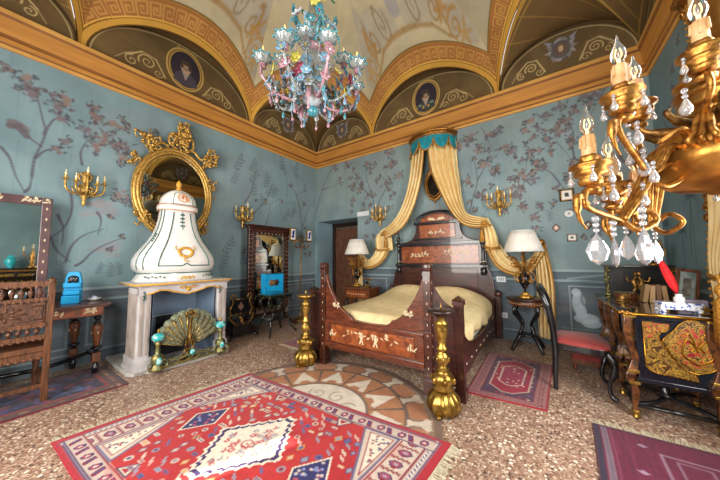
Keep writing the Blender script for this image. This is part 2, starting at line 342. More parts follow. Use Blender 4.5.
# ---- painted wall hangings
ML = {'branches':[[(1.54,2.2),(1.55,2.42),(1.61,2.72),(1.58,2.9),(1.54,3.09),(1.52,3.18)],[(1.5,2.02),(1.53,2.08),(1.54,2.2)],[(1.32,2.47),(1.38,2.37),(1.43,2.19),(1.5,2.02)],[(1.6,2.72),(1.65,2.89),(1.7,2.97)],[(1.55,2.42),(1.62,2.53),(1.7,2.59)],[(1.92,2.45),(1.9,2.61),(1.95,2.78)],[(1.84,2.09),(1.86,1.92),(1.84,1.75),(1.78,1.61),(1.71,1.54)],[(1.71,1.54),(1.76,1.39),(1.88,1.25)],[(1.92,1.2),(1.98,1.25),(2.06,1.37),(2.19,1.48),(2.33,1.56)],[(2.08,1.88),(2.12,1.78),(2.1,1.59)],[(1.84,1.25),(1.88,1.44),(1.98,1.58),(2.15,1.67)],[(1.75,1.8),(1.8,1.65),(1.8,1.44)],[(4.09,2.36),(4.23,2.63),(4.31,3.05)],[(4.0,1.97),(4.31,2.2),(4.6,2.58),(4.69,2.86)],[(5.54,2.0),(5.47,2.42),(5.32,2.81),(5.11,2.96)],[(5.54,2.0),(5.79,2.59)],[(4.54,1.9),(4.65,2.29)]],'flowers':[(1.46,3.23,0.11),(1.44,3.3,0.08),(1.48,3.17,0.09),(1.69,3.08,0.09),(1.76,3.2,0.1),(1.72,2.97,0.09),(1.66,3.21,0.05),(1.7,2.57,0.07),(1.77,2.69,0.07),(2.0,3.13,0.11),(2.0,3.23,0.06),(1.94,2.9,0.1),(2.02,2.74,0.11),(2.1,2.85,0.11),(2.21,3.07,0.11),(2.31,2.82,0.11),(2.29,2.67,0.08),(2.31,2.15,0.09),(2.38,2.08,0.07),(1.29,3.35,0.07),(1.34,3.34,0.03)],'smear':[(2.08,1.95,0.11),(2.17,1.9,0.1),(2.14,2.01,0.09),(2.02,1.87,0.08),(2.19,1.41,0.13),(2.24,1.45,0.11),(2.66,1.24,0.13)],'sprig':[(3.97,3.11,0.16),(3.9,2.82,0.14),(4.26,3.14,0.14),(4.29,2.92,0.15),(4.28,2.68,0.14),(4.57,2.91,0.15),(4.67,2.72,0.15),(4.77,2.7,0.13),(4.94,3.41,0.16),(5.0,3.25,0.11),(5.31,3.29,0.16),(5.37,3.44,0.12),(5.63,3.0,0.12),(5.1,2.25,0.15),(5.27,2.34,0.14),(4.46,2.47,0.12),(2.25,1.14,0.09),(2.14,1.17,0.07),(2.33,1.16,0.08),(1.8,1.19,0.08),(1.83,1.09,0.08),(4.2,2.13,0.15),(3.74,1.26,0.14),(3.82,1.53,0.16),(4.12,1.35,0.17),(3.69,1.05,0.1)],'bird':[(1.37,2.7),(1.42,2.74),(1.48,2.65),(1.59,2.57)]}
MB = {'branches':[[(-0.01,2.4),(0.2,2.98),(0.46,3.38),(0.72,3.53)],[(0.2,2.98),(0.59,3.01)],[(1.76,2.06),(1.69,2.56),(1.54,2.98),(1.52,3.26)],[(1.69,2.56),(1.41,2.83),(1.27,3.03)],[(1.76,2.33),(1.97,2.65),(2.16,2.91)],[(3.64,2.04),(3.68,2.21),(3.78,2.57),(3.74,2.93)],[(3.78,2.57),(3.92,2.78)],[(5.06,2.64),(5.05,2.85),(5.07,3.02),(5.02,3.23)],[(4.89,2.29),(4.81,2.46),(4.71,2.58)],[(5.05,2.77),(4.97,2.97)],[(4.54,2.35),(4.42,2.5)]],'flowers':[(1.57,3.34,0.11),(1.65,3.21,0.09),(0.99,3.47,0.11),(0.62,3.45,0.1),(2.08,3.44,0.11),(2.14,3.21,0.11),(2.32,2.94,0.11),(2.02,2.85,0.11),(1.27,3.1,0.09),(0.78,3.08,0.09),(1.16,2.59,0.09),(1.13,2.92,0.09),(1.35,2.79,0.09),(2.19,3.5,0.1),(1.82,2.93,0.09),(3.52,3.25,0.11),(3.69,3.33,0.11),(3.8,3.09,0.09),(3.91,2.8,0.11),(3.62,2.6,0.09),(4.0,3.29,0.09),(4.21,3.03,0.1),(4.4,2.54,0.09),(4.55,2.43,0.08),(4.62,2.65,0.07),(4.59,3.36,0.1),(4.76,3.37,0.09),(4.44,2.03,0.07),(4.56,1.86,0.08),(4.25,2.32,0.08),(4.34,2.21,0.08),(5.2,3.52,0.1),(5.34,3.48,0.1),(5.01,3.23,0.09),(4.51,3.23,0.08),(4.64,2.69,0.09),(4.69,2.59,0.07),(4.44,2.5,0.08),(5.11,3.35,0.08),(4.94,3.48,0.09),(5.27,3.38,0.07),(4.87,3.15,0.08),(4.08,2.68,0.07),(3.81,2.31,0.07)],'smear':[(4.17,3.64,0.15),(4.37,2.26,0.07),(4.95,3.08,0.08)],'sprig':[(2.93,1.74,0.08),(3.42,2.91,0.09),(4.15,3.34,0.08),(4.35,2.95,0.08),(4.74,1.87,0.08),(4.63,2.03,0.08),(5.46,3.08,0.09),(5.56,3.16,0.08),(5.67,3.15,0.07)]}
MR = {'branches':[[(5.94,1.19),(5.91,1.45),(5.9,1.62)],[(5.31,1.26),(5.28,1.56),(5.22,1.84)],[(5.53,2.41),(5.55,2.76),(5.39,2.96)],[(5.58,2.65),(5.71,2.85)]],'flowers':[(5.38,3.03,0.05),(5.14,3.4,0.04),(5.33,3.2,0.04)],'smear':[],'sprig':[],'palms':[(5.9,1.62,0.13),(5.22,1.84,0.15),(6.33,1.4,0.12),(5.48,1.51,0.09)]}
MUR = painted('painted_wall_silk', .75, 2.2, .13, bump=.25, bscale=25, spec=.2)
def flower(cv, x, y, r, R, tone=0):
    dk = ['#4f4a50', '#5a4a4c', '#494c54'][R.randrange(3)]; md = ['#7c6867', '#6f646b', '#83716a'][R.randrange(3)]
    for _ in range(9):
        a = R.uniform(0, 6.28); q = r*R.uniform(.45, 1.2); cv.line([(x+q*.35*cos(a), y+q*.35*sin(a)), (x+q*cos(a), y+q*sin(a))], .009, dk, .5)
        for _k in range(2): cv.ell(x+q*cos(a)+R.uniform(-.2, .2)*r, y+q*sin(a)+R.uniform(-.2, .2)*r, max(.014, r*R.uniform(.12, .3)), max(.009, r*R.uniform(.07, .14)), dk, .62, R.uniform(0, 3.1))
    for _ in range(7):
        a = R.uniform(0, 6.28); q = r*R.uniform(0, .6); cv.ell(x+q*cos(a), y+q*sin(a), r*R.uniform(.2, .4), r*R.uniform(.15, .28), md, .7, R.uniform(0, 3.1))
    if tone == 0:
        for _ in range(3): cv.ell(x+R.uniform(-.4, .4)*r, y+R.uniform(-.6, .2)*r, r*.34, r*.2, '#b9a99b', .75, R.uniform(-.4, .4))
def sprig(cv, x, y, r, R, col='#5a6873'):
    a0 = R.uniform(.9, 2.2); pts = [(x-r*cos(a0), y-r*sin(a0)), (x, y), (x+r*.8*cos(a0), y+r*.8*sin(a0))]; cv.line(pts, .014, col, .6)
    for k in range(9):
        t = k/8; px = lerp(pts[0][0], pts[2][0], t); py = lerp(pts[0][1], pts[2][1], t); s = -1 if k % 2 else 1
        cv.ell(px+s*r*.26*cos(a0+1.3), py+s*r*.26*sin(a0+1.3), r*.26, r*.1, col, .7, a0+s*.8+R.uniform(-.4, .4))
def mural(cv, D, R):
    # weathering of the cloth: broad darker and paler clouds, vertical weave
    for _ in range(70):
        cv.ell(R.uniform(0, cv.w), R.uniform(1.1, ZC), R.uniform(.2, .7), R.uniform(.15, .5), ['#5f7b84', '#8599a0', '#7c8a92', '#878d88', '#5d7a86', '#8a8488'][R.randrange(6)], .14, R.uniform(0, 3))
    for _ in range(260):
        x = R.uniform(0, cv.w); y = R.uniform(1, 3.3); cv.rect(x, y, x+.012, y+R.uniform(.1, .7), ['#5a737c', '#8c9c9e'][R.randrange(2)], .22)
    for x, y, r in D['smear']:
        for _ in range(14): cv.ell(x+R.uniform(-1, 1)*r, y+R.uniform(-.7, .7)*r, r*.5, r*.12, '#8e7f83', .32, R.uniform(-.3, .6))
    for b in D['branches']:
        cv.line([tuple(p)[:2] for p in bez([(p[0], p[1], 0) for p in b], 6)], (.028, .010), '#565560', .72)
    for x, y, r in D['sprig']: sprig(cv, x, y, r, R)
    for x, y, r in D['flowers']: flower(cv, x, y, r, R, 0 if r > .11 else 1)
def dado(cv, zr=.93, panels=()):
    w = cv.w
    cv.rect(0, 0, w, zr, '#606d76')
    R = random.Random(3)
    for _ in range(160): cv.ell(R.uniform(0, w), R.uniform(0, zr), R.uniform(.1, .5), R.uniform(.02, .10), ['#4a5660', '#76838a', '#55626c', '#7f7d7c', '#665f5c'][R.randrange(5)], .25, R.uniform(-.3, .3))
    for z, t, c in ((zr, .03, '#9fb2b4'), (zr-.045, .012, '#4f5e68'), (zr-.14, .035, '#92a6aa'), (zr-.175, .014, '#4c5963'), (.16, .014, '#94a4a8'), (.13, .02, '#4c5a64')): cv.rect(0, z-t, w, z, c, .85)
    for x0, x1 in panels: cv.frame(x0, .22, x1, zr-.22, .018, '#9aa9ae', .7); cv.frame(x0+.03, .25, x1-.03, zr-.25, .01, '#4f5c68', .7)
# left wall
cv = Cv(YB-YF, ZC+.06, .009, '#7b949a'); R = random.Random(11); mural(cv, ML, R)
for _ in range(34): flower(cv, R.choice([R.uniform(3.9, 5.9), R.uniform(4.2, 5.9), R.uniform(2.2, 2.7)]), R.uniform(1.1, 3.2), R.uniform(.03, .06), R, 1)
for _ in range(14): x, y = R.choice([R.uniform(3.8, 5.8), R.uniform(4.2, 5.6)]), R.uniform(1.0, 2.9); cv.line([(p.x, p.y) for p in bez([(x, y, 0), (x+R.uniform(-.12, .12), y+.2, 0), (x+R.uniform(-.25, .25), y+.4, 0)], 5)], .014, '#585d68', .5)
cv.ell(*ML['bird'][1], .09, .05, '#6c5f60', .8, -.5); cv.ell(ML['bird'][0][0], ML['bird'][0][1]+.02, .035, .03, '#5d5558', .8); cv.line(ML['bird'][1:], (.06, .02), '#5c555b', .8)
dado(cv, .93, [(.3, 1.9), (2.05, 2.2), (3.6, 4.4), (4.5, 5.9)])
E3 = np.stack([np.full(cv.X.shape, XL), YF+cv.X, cv.Y], -1); o = paint_mesh('wall_left', E3, cv.I, MUR); o['kind'] = 'structure'
# back wall, with the door recess cut through
DX0, DX1, DZ, DY = -4.62, -3.37, 2.19, 5.31
cv = Cv(XR-XL, ZC+.06, .009, '#7f9294'); R = random.Random(5); mural(cv, MB, R)
for _ in range(120): flower(cv, R.choice([R.uniform(3.6, 5.7), R.uniform(3.6, 5.7), R.uniform(1.0, 2.3)]), R.uniform(1.5, 3.4), R.uniform(.03, .065), R, 1)
for _ in range(26): x, y = R.uniform(.6, 5.6), R.uniform(1.6, 3.2); cv.line([(p.x, p.y) for p in bez([(x, y, 0), (x+R.uniform(-.1, .1), y+.18, 0), (x+R.uniform(-.2, .2), y+.38, 0)], 5)], .012, '#5d5f69', .5)
dado(cv, 1.08, [(1.4, 2.0), (4.9, 5.8)])
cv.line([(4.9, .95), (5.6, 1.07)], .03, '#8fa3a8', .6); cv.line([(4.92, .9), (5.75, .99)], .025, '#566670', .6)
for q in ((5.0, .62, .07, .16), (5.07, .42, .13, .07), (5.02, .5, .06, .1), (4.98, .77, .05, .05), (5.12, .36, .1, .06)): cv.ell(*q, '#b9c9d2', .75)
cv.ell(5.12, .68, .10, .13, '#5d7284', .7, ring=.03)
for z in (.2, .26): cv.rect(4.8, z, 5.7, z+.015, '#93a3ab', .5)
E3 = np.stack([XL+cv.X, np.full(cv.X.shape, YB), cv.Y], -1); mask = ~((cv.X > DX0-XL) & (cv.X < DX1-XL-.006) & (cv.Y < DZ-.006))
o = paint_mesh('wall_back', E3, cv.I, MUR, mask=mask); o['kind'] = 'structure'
# right wall, with a tall window behind the curtain
WY0, WY1, WZ0, WZ1 = .95, 2.60, .75, 2.85
cv = Cv(YB-YF, ZC+.06, .015, '#6c8288'); R = random.Random(9); mural(cv, MR, R)
for x, y, r in MR['palms']:
    cv.line([(x, .9), (x+.01, y-r*.3)], .02, '#4b5d66', .7)
    for k in range(19):
        a = -.5+k*4.2/18; cv.line([(x, y), (x+r*.6*cos(a), y+r*.6*sin(a)+.02), (x+r*1.2*cos(a), y+r*1.15*sin(a)-.03)], (.028, .008), '#4c5f68', .7)
dado(cv, 1.08)
E3 = np.stack([np.full(cv.X.shape, XR), YF+cv.X, cv.Y], -1); mask = ~((cv.X > WY0-YF) & (cv.X < WY1-YF) & (cv.Y > WZ0) & (cv.Y < WZ1))
o = paint_mesh('wall_right', E3, cv.I, MUR, mask=mask); o['kind'] = 'structure'
m_plain = mat('blue_grey_plaster', '#748589', '#68797f', .75, scale=3)
m_reveal = mat('pale_blue_plaster', '#8aa6b0', '#7c98a4', .75, scale=3)
# door recess: thick reveals, soffit and back
g = G(); ym = (YB+DY)/2; g.box((DX0-.05, ym+.03, DZ/2), (.1, DY-YB+.1, DZ)); g.box((DX1+.05, ym+.07, DZ/2), (.1, DY-YB, DZ)); g.box(((DX0+DX1)/2, ym+.03, DZ+.05), (DX1-DX0+.3, DY-YB-.02, .1))
g.box(((DX0+DX1)/2, DY+.12, DZ/2), (DX1-DX0+.3, .1, DZ+.2)); struct(g, 'trim_1', m_reveal)
# door
g = G(); dz = 2.19
for c, d in (((DX0+.04, DY+.02, dz/2), (.08, .08, dz)), ((DX1-.04, DY+.02, dz/2), (.08, .08, dz)), (((DX0+DX1)/2, DY+.02, dz-.05), (DX1-DX0, .08, .1))): g.box(c, d)
dr = struct(g, 'door_1', wood_dk, .008)
m_door = mat('old_door_wood', '#7d5238', '#4c2e20', .45, 0, 5, (9, 9, 1), bump=.1)
for s in (0, 1):
    x0 = DX0+.085+s*(DX1-DX0-.17)/2; x1 = x0+(DX1-DX0-.17)/2-.006; xm = (x0+x1)/2; g = G(); g.box((xm, DY+.03, 1.04), (x1-x0, .04, 2.07))
    for z0, z1 in ((.12, .62), (.72, 1.22), (1.32, 1.98)):
        g.box((xm, DY+.005, (z0+z1)/2), (x1-x0-.16, .02, z1-z0)); g.box((xm, DY-.008, (z0+z1)/2), (x1-x0-.26, .015, z1-z0-.1))
    lf = g.build('door_leaf', m_door, dr, .006)
g = G(); g.ball((-3.94, DY-.03, 1.05), .03); g.tube([(-3.94, DY-.03, 1.05), (-3.94, DY+.02, 1.05)], .01); g.build('door_handle', brass, dr)
# front wall with two tall windows (behind the camera); the first has an unseen slit shutter added to narrow the sun
WIN = ((-3.0, -1.86), (-.95, .2))
g = G(); xs = [XL-.1, WIN[0][0], WIN[0][1], WIN[1][0], WIN[1][1], XR+.1]
for i in (0, 2, 4): g.box(((xs[i]+xs[i+1])/2, YF-.1, ZS/2), (xs[i+1]-xs[i], .2, ZS))
for a, b in WIN: g.box(((a+b)/2, YF-.1, .35), (b-a, .2, .7)); g.box(((a+b)/2, YF-.1, (2.85+ZS)/2), (b-a, .2, ZS-2.85))
struct(g, 'wall_front', m_plain)
m_wpaint = mat('pale_window_paint', '#c9c6b8', '#bdb9a8', .5)
for i, (a, b) in enumerate(WIN):
    g = G(); 
    for x in (a+.04, b-.04): g.box((x, YF-.15, 1.775), (.08, .06, 2.15))
    for z in (.74, 2.81): g.box(((a+b)/2, YF-.15, z), (b-a-.16, .055, .08))
    if i == 1: g.box(((a+b)/2, YF-.15, 1.775), (.07, .06, 2.15)); g.box(((a+b)/2, YF-.15, 2.1), (b-a, .04, .05))
    w = struct(g, 'window_%d' % (i+1), m_wpaint, .006)
g = G(); XSL = -2.51
g.box(((WIN[0][0]-.05+XSL-.07)/2, YF-.22, 1.775), (XSL-.07-WIN[0][0]+.05, .03, 2.3)); g.box(((WIN[0][1]+.05+XSL+.07)/2, YF-.22, 1.775), (WIN[0][1]+.05-XSL-.07, .03, 2.3))
struct(g, 'sun_slit_shutter', mat('sun_slit_green', '#45584b', '#3a4a40', .6))  # unseen panels added outside; their gap shapes the sun streak on the rug
g = G()
for y in (WY0+.04, (WY0+WY1)/2, WY1-.04): g.box((XR+.07, y, (WZ0+WZ1)/2), (.06, .08, WZ1-WZ0))
for z in (WZ0+.04, 2.2, WZ1-.04): g.box((XR+.07, (WY0+WY1)/2, z), (.055, WY1-WY0-.01, .07))
struct(g, 'window_3', m_wpaint, .006)
# ---- cornice: one painted moulding right round the room
m_corn, t, b = nt('faux_marbled_cornice')
r = noise_mix(t, b, H('#c68a3c'), H('#a8702f'), 2.0, 5, (1, 1, 10), .25, .8); b.inputs['Roughness'].default_value = .6
prof = [(0, 3.545), (.012, 3.55), (.018, 3.585), (.034, 3.60), (.036, 3.65), (.022, 3.665), (.024, 3.70), (.055, 3.73), (.062, 3.80), (.072, 3.86), (.095, 3.885), (.098, 3.935), (.07, 3.95), (0, 3.955)]
g = G(); cs = [(XL, YF, 1, 1), (XR, YF, -1, 1), (XR, YB, -1, -1), (XL, YB, 1, -1)]; vs = [(cx+sx*p, cy+sy*p, z) for cx, cy, sx, sy in cs for p, z in prof]; n = len(prof)
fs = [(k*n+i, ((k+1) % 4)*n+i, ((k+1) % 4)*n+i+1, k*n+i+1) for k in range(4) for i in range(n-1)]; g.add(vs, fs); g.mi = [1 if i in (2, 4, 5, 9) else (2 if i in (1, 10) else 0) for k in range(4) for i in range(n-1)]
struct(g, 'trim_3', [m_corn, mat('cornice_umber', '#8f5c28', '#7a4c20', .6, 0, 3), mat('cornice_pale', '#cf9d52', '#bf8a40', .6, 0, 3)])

# ---- ceiling: eight-sided vault on lunettes
CX, CY = -1.73, 1.705; HD, PW = 1.30, 2.4
OV = [(-1.23, 3.005), (1.23, 3.005), (2.92, 1.175), (2.92, -1.175), (1.23, -3.005), (-1.23, -3.005), (-2.92, -1.175), (-2.92, 1.175)]
def vault(k, t, h):
    A, B = OV[k], OV[(k+1) % 8]; L = math.hypot(B[0]-A[0], B[1]-A[1]); h = min(max(h, 0), HD*.9999); m = max(1-(h/HD)**PW, 1e-9)**(1/PW)
    lim = L*m/2; t = max(-lim, min(lim, t)); w = .5+t/(L*m); return (CX+m*(A[0]+(B[0]-A[0])*w), CY+m*(A[1]+(B[1]-A[1])*w), ZS+h)
FR = painted('vault_fresco', .85, 3, .10, bump=.15, bscale=20, spec=.15)
ceil_g = G(); ceil_g.box((CX, CY, 5.42), (XR-XL+.3, YB-YF+.3, .1))
ceiling = struct(ceil_g, 'ceiling', m_plain)
OCH, OCD, RED = np.array(H('#c39542')), np.array(H('#7d5c2c')), np.array(H('#a0693c'))
def band_col(s, q, wq):
    """s along the arch, q across (0 inner), in metres"""
    if q < .012: return H('#6b4a24')
    if q < .085: return OCH
    if q < .100: return H('#7b5a26')
    if q < .118: return H('#d3a54c')
    if q > wq-.03: return H('#a47a34') if q < wq-.012 else H('#76603a')
    # greek key, cell .17, between .118 and wq-.03
    c = .125; v = (q-.118)/(wq-.03-.118); u = (s/c) % 1.0
    cell = [[1,1,1,1,1,1,1,1], [1,0,0,0,0,0,0,0], [1,0,1,1,1,1,1,0], [1,0,1,0,0,0,1,0], [1,0,1,0,1,0,1,0], [1,0,1,1,1,0,1,0], [1,0,0,0,0,0,1,0], [1,1,1,1,1,1,1,0]]
    y = min(7, int(v*8)); x = int(u*8); return RED*.95 if cell[7-y][x] else H('#b78a4a')
def arcs(k):
    A, B = OV[k], OV[(k+1) % 8]; return math.hypot(B[0]-A[0], B[1]-A[1])
def band(k):
    L = arcs(k); r0, h0 = L/2-.05, .70; WQ = .34; NT, NQ = 330, 34
    P = np.zeros((NQ+1, NT+1, 3)); I = np.zeros_like(P); s = 0; prev = None
    for i in range(NT+1):
        th = PI*i/NT; ct, st = cos(th), sin(th); base = (r0*ct, h0*st); nx, ny = ct/r0, st/h0; q = math.hypot(nx, ny); nx /= q; ny /= q; ny *= .72
        if prev: s += math.hypot(base[0]-prev[0], base[1]-prev[1])
        prev = base
        # how far out before the crease with the next bay
        def lim(d):
            t, h = base[0]+nx*d, base[1]+ny*d; m = max(1-(min(h, HD*.999)/HD)**PW, 1e-9)**(1/PW); return L*m/2-abs(t)
        D = WQ
        if lim(WQ) < 0:
            lo, hi = 0, WQ
            for _ in range(14):
                md = (lo+hi)/2
                if lim(md) > 0: lo = md
                else: hi = md
            D = lo
        for j in range(NQ+1):
            d = D*j/NQ; P[j, i] = vault(k, base[0]+nx*d, max(0, base[1]+ny*d)); P[j, i, :2] += (np.array([CX, CY])-P[j, i, :2])*.004; P[j, i, 2] -= .004; I[j, i] = band_col(s, d, WQ)
    return paint_mesh('painted_arch_band', P, I, FR, ceiling)
for k in (0, 1, 2, 3, 5, 6, 7): band(k)
# the cream bays with their arabesques; one cut sheet per bay
def bay(k):
    L = arcs(k); N = 150; Mh = 110
    cvv = Cv(L, HD, .012, '#bdb08e'); R = random.Random(k*5+1)
    for _ in range(60): cvv.ell(R.uniform(0, L), R.uniform(0, HD), R.uniform(.1, .4), R.uniform(.08, .3), ['#bcb090', '#a39a80', '#ad9d78', '#a09a8a'][R.randrange(4)], .2, R.uniform(0, 3))
    if k in (0, 2, 4, 6) or k == 6:    # lilac-grey ground near the arch, scrolls in ochre and umber
        c = L/2
        for s in (-1, 1):
            cvv.ell(c+s*.78, .98, .34, .12, '#98938d', .5, s*-.7); cvv.ell(c+s*.35, 1.1, .3, .09, '#98938d', .45)
            cvv.spiral(c+s*.28, 1.12, .10, 1.6, .3, .022, '#8d7a5c', .8, s); cvv.spiral(c+s*.52, 1.07, .09, 1.5, 2, .022, '#94764a', .8, -s); cvv.spiral(c+s*.75, .93, .11, 1.6, 1, .026, '#a8834b', .85, s)
            cvv.line([(c, 1.05), (c+s*.2, 1.04), (c+s*.45, 1.0), (c+s*.7, .86), (c+s*.9, .70)], (.035, .015), '#9b7b4a', .8)
            for a in range(6): cvv.ell(c+s*(.62+.05*cos(a)), 1.05+.05*sin(a), .045, .018, '#a97f3f', .8, a)
            for a in range(5): cvv.ell(c+s*(.86+.06*cos(a*1.3)), .86+.06*sin(a*1.3), .06, .02, '#ad8a4e', .8, a*1.3)
        cvv.ell(c, 1.16, .09, .05, '#8d8c93', .7)
    P = np.zeros((Mh+1, N+1, 3)); I = np.zeros_like(P); mask = np.ones((Mh+1, N+1), bool); r0, h0 = L/2+.06, .82
    for j in range(Mh+1):
        h = HD*sin(j/Mh*PI/2); m = max(1-(h/HD)**PW, 1e-9)**(1/PW)
        for i in range(N+1):
            t = (i/N-.5)*L*m; P[j, i] = vault(k, t, h); I[j, i] = cvv.I[min(cvv.ny-1, int(h/HD*(cvv.ny-1))), min(cvv.nx-1, int((t/L+.5)*(cvv.nx-1)))]
            mask[j, i] = (t/(L/2+.03))**2+(h/.80)**2 > 1
    return paint_mesh('painted_vault_bay', P, I, FR, ceiling, mask=mask)
for k in range(8): bay(k)
# webs behind the arches
BR, BRD, LN = np.array(H('#6b5434')), np.array(H('#4c3c26')), np.array(H('#b08a4a'))
def web_centre(k, wall_pt):
    """wall_pt(t,h) -> point on the wall; from wall lunette arc to the arch edge"""
    L = arcs(k); r0, h0 = L/2-.05, .70; NT, NS = 120, 24; P = np.zeros((NS+1, NT+1, 3)); I = np.zeros_like(P)
    for i in range(NT+1):
        th = PI*i/NT; a = np.array(wall_pt((L/2-.03)*cos(th), .83*sin(th))); b = np.array(vault(k, r0*cos(th), h0*sin(th)+.003))
        for j in range(NS+1):
            u = j/NS; P[j, i] = a*(1-u)+b*u; P[j, i, 2] += .04*sin(PI*u)*sin(th); I[j, i] = OCH*.8 if u > .93 else (LN*.8 if .80 < u < .85 else BR*.92)
    paint_mesh('painted_lunette_vault', P, I, FR, ceiling)
web_centre(0, lambda t, h: (CX+t, YB, ZS+h)); web_centre(6, lambda t, h: (XL, CY+t, ZS+h)); web_centre(2, lambda t, h: (XR, CY-t, ZS+h)); 
def web_corner(k, c0, wallA, wallB):
    """corner bay k; wallA lunette joins the start of the diagonal arch (t<0), wallB the end"""
    L = arcs(k); r0, h0 = L/2-.05, .70
    for sgn, wp in ((-1, wallA), (1, wallB)):
        NT, NS = 90, 60; P = np.zeros((NS+1, NT+1, 3)); I = np.zeros_like(P)
        for i in range(NT+1):
            v = i/NT; ph = PI*(1-v); a = np.array(wp(ph)); th = v*PI/2; b = np.array(vault(k, sgn*r0*cos(th), h0*sin(th)+.003))
            for j in range(NS+1):
                u = j/NS; w = sin(u*PI/2)**1.0; p = a*(1-u)+b*u; p[2] = a[2]+(b[2]-a[2])*w; P[j, i] = p
                c = BR.copy()
                if u > .955: c = OCH*.8
                elif .90 < u < .92 or .06 < u < .075: c = LN*.75
                elif abs((v*5) % 1-.5) < .035+.0*u and u > .08: c = LN*.62
                elif v > .985: c = LN*.8
                I[j, i] = c
        paint_mesh('painted_corner_vault', P, I, FR, ceiling)
# half widths of the corner lunettes
def wa(ox, oy, dx, dy, hw): return lambda ph: (ox+dx*hw*(1+cos(ph)), oy+dy*hw*(1+cos(ph)), ZS+.66*sin(ph))
# ph = PI at the springing next to the central lunette, 0 at the room corner
web_corner(1, (XR, YB), wa(-.50, YB, 1, 0, .845), wa(XR, 2.88, 0, 1, .915))
web_corner(7, (XL, YB), wa(XL, 2.88, 0, 1, .915), wa(-2.96, YB, -1, 0, .845))
web_corner(5, (XL, YF), wa(-2.96, YF, -1, 0, .845), wa(XL, .53, 0, -1, .915))
web_corner(3, (XR, YF), wa(XR, .53, 0, -1, .915), wa(-.50, YF, 1, 0, .845))
# lunette walls, painted
def lun(name, w, hw, hh, place, kind, seed):
    cvv = Cv(w, .86, .0075, '#665236'); R = random.Random(seed); c = w/2
    for _ in range(40): cvv.ell(R.uniform(0, w), R.uniform(0, .86), R.uniform(.1, .4), R.uniform(.06, .2), ['#5c4a30', '#7f6640', '#65583a', '#74603f'][R.randrange(4)], .25, R.uniform(0, 3))
    n = 60; arc = [(c+(hw-.07)*cos(PI*i/n), (hh-.06)*sin(PI*i/n)) for i in range(n+1)]; cvv.line(arc, .012, '#bda878', .8)
    arc = [(c+(hw-.03)*cos(PI*i/n), (hh-.025)*sin(PI*i/n)) for i in range(n+1)]; cvv.line(arc, .03, '#4d3d25', .8)
    G_ = '#c2ab78'
    if kind:
        for s in (-1, 1):
            k = .75 if kind == 2 else 1
            cvv.spiral(c+s*.50*k, .22, .11*k, 1.7, -.5 if s > 0 else 3.6, .016, G_, .9, s); cvv.spiral(c+s*.68*k, .14, .08*k, 1.4, 1.5, .014, G_, .85, -s)
            cvv.spiral(c+s*.36*k, .12, .06, 1.3, 0, .012, G_, .8, s)
            cvv.line([(c+s*.27*k, .1), (c+s*.4*k, .32), (c+s*.55*k, .34), (c+s*.75*k, .2), (c+s*.85*k, .08)], (.02, .008), G_, .85)
            for a in range(5): cvv.ell(c+s*(.58*k+.03*a), .33-.03*a, .022, .01, G_, .8, -s*.6)
            cvv.spiral(c+s*.1, .72, .05, 1.2, 0, .01, G_, .6, s)
    if kind == 1:
        cvv.ell(c, .40, .275, .345, '#7a6238'); cvv.ell(c, .40, .275, .345, '#c4a561', 1, ring=.02); cvv.ell(c, .40, .235, .305, '#b9964f', 1, ring=.018); cvv.ell(c, .40, .217, .287, '#39313a')
        # a bust portrait: coat, collar, face, hair, moustache
        cvv.poly([(c-.17, .18), (c-.14, .30), (c-.06, .36), (c+.06, .36), (c+.15, .30), (c+.18, .18), (c+.1, .14), (c-.1, .14)], '#3f4244' if seed > 30 else '#4a4650')
        cvv.poly([(c-.05, .34), (c, .22), (c+.05, .34)], '#9b8f86'); cvv.ell(c, .43, .075, .10, '#b0957c'); cvv.ell(c, .515, .085, .045, '#4b3f38'); cvv.ell(c-.055, .45, .02, .05, '#4b3f38')
        cvv.ell(c+.055, .45, .02, .05, '#4b3f38'); cvv.ell(c-.025, .445, .012, .007, '#3a302c'); cvv.ell(c+.025, .445, .012, .007, '#3a302c'); cvv.ell(c, .405, .035, .011, '#4b3b33'); cvv.ell(c, .425, .009, .02, '#98795f')
        if seed > 30:
            for s in (-1, 1): cvv.ell(c+s*.12, .27, .045, .02, '#6f8a7a'); cvv.ell(c+s*.05, .22, .02, .03, '#b08c4a')
    if kind == 2:
        cvv.ell(c, .36, .15, .16, '#5f5a58'); cvv.ell(c, .36, .15, .16, '#8f8a88', .8, ring=.025); cvv.ell(c, .36, .08, .09, '#6d5349', .8)
        for a in range(14): cvv.ell(c+.15*cos(a*.45), .36+.16*sin(a*.45), .045, .018, ['#7f7b7c', '#989290', '#57524f'][a % 3], .85, a*.9)
        cvv.ell(c, .37, .03, .05, '#b99d72')
        for s in (-1, 1): cvv.poly([(c+s*.1, .5), (c+s*.2, .56), (c+s*.14, .44)], '#8f8b95')
    P = np.array([[place(cvv.X[j, i]-c, cvv.Y[j, i]) for i in range(cvv.nx)] for j in range(cvv.ny)])
    mask = ((cvv.X-c)/(hw+.03))**2+(cvv.Y/(hh+.02))**2 < 1.02
    o = paint_mesh(name, P, cvv.I, FR, ceiling, mask=mask)
lun('lunette_painting', 2.46, 1.215, .83, lambda t, h: (CX+t, YB, ZS+h), 1, 41)
lun('lunette_painting', 2.40, 1.16, .83, lambda t, h: (XL, CY+t, ZS+h), 1, 21)
lun('lunette_painting', 2.40, 1.16, .83, lambda t, h: (XR, CY-t, ZS+h), 1, 22)
lun('lunette_painting', 1.72, .845, .66, lambda t, h: (.345+t, YB, ZS+h), 2, 3)
lun('lunette_painting', 1.72, .845, .66, lambda t, h: (-3.805+t, YB, ZS+h), 2, 4)
lun('lunette_painting', 1.86, .915, .66, lambda t, h: (XL, 3.795+t, ZS+h), 2, 5)
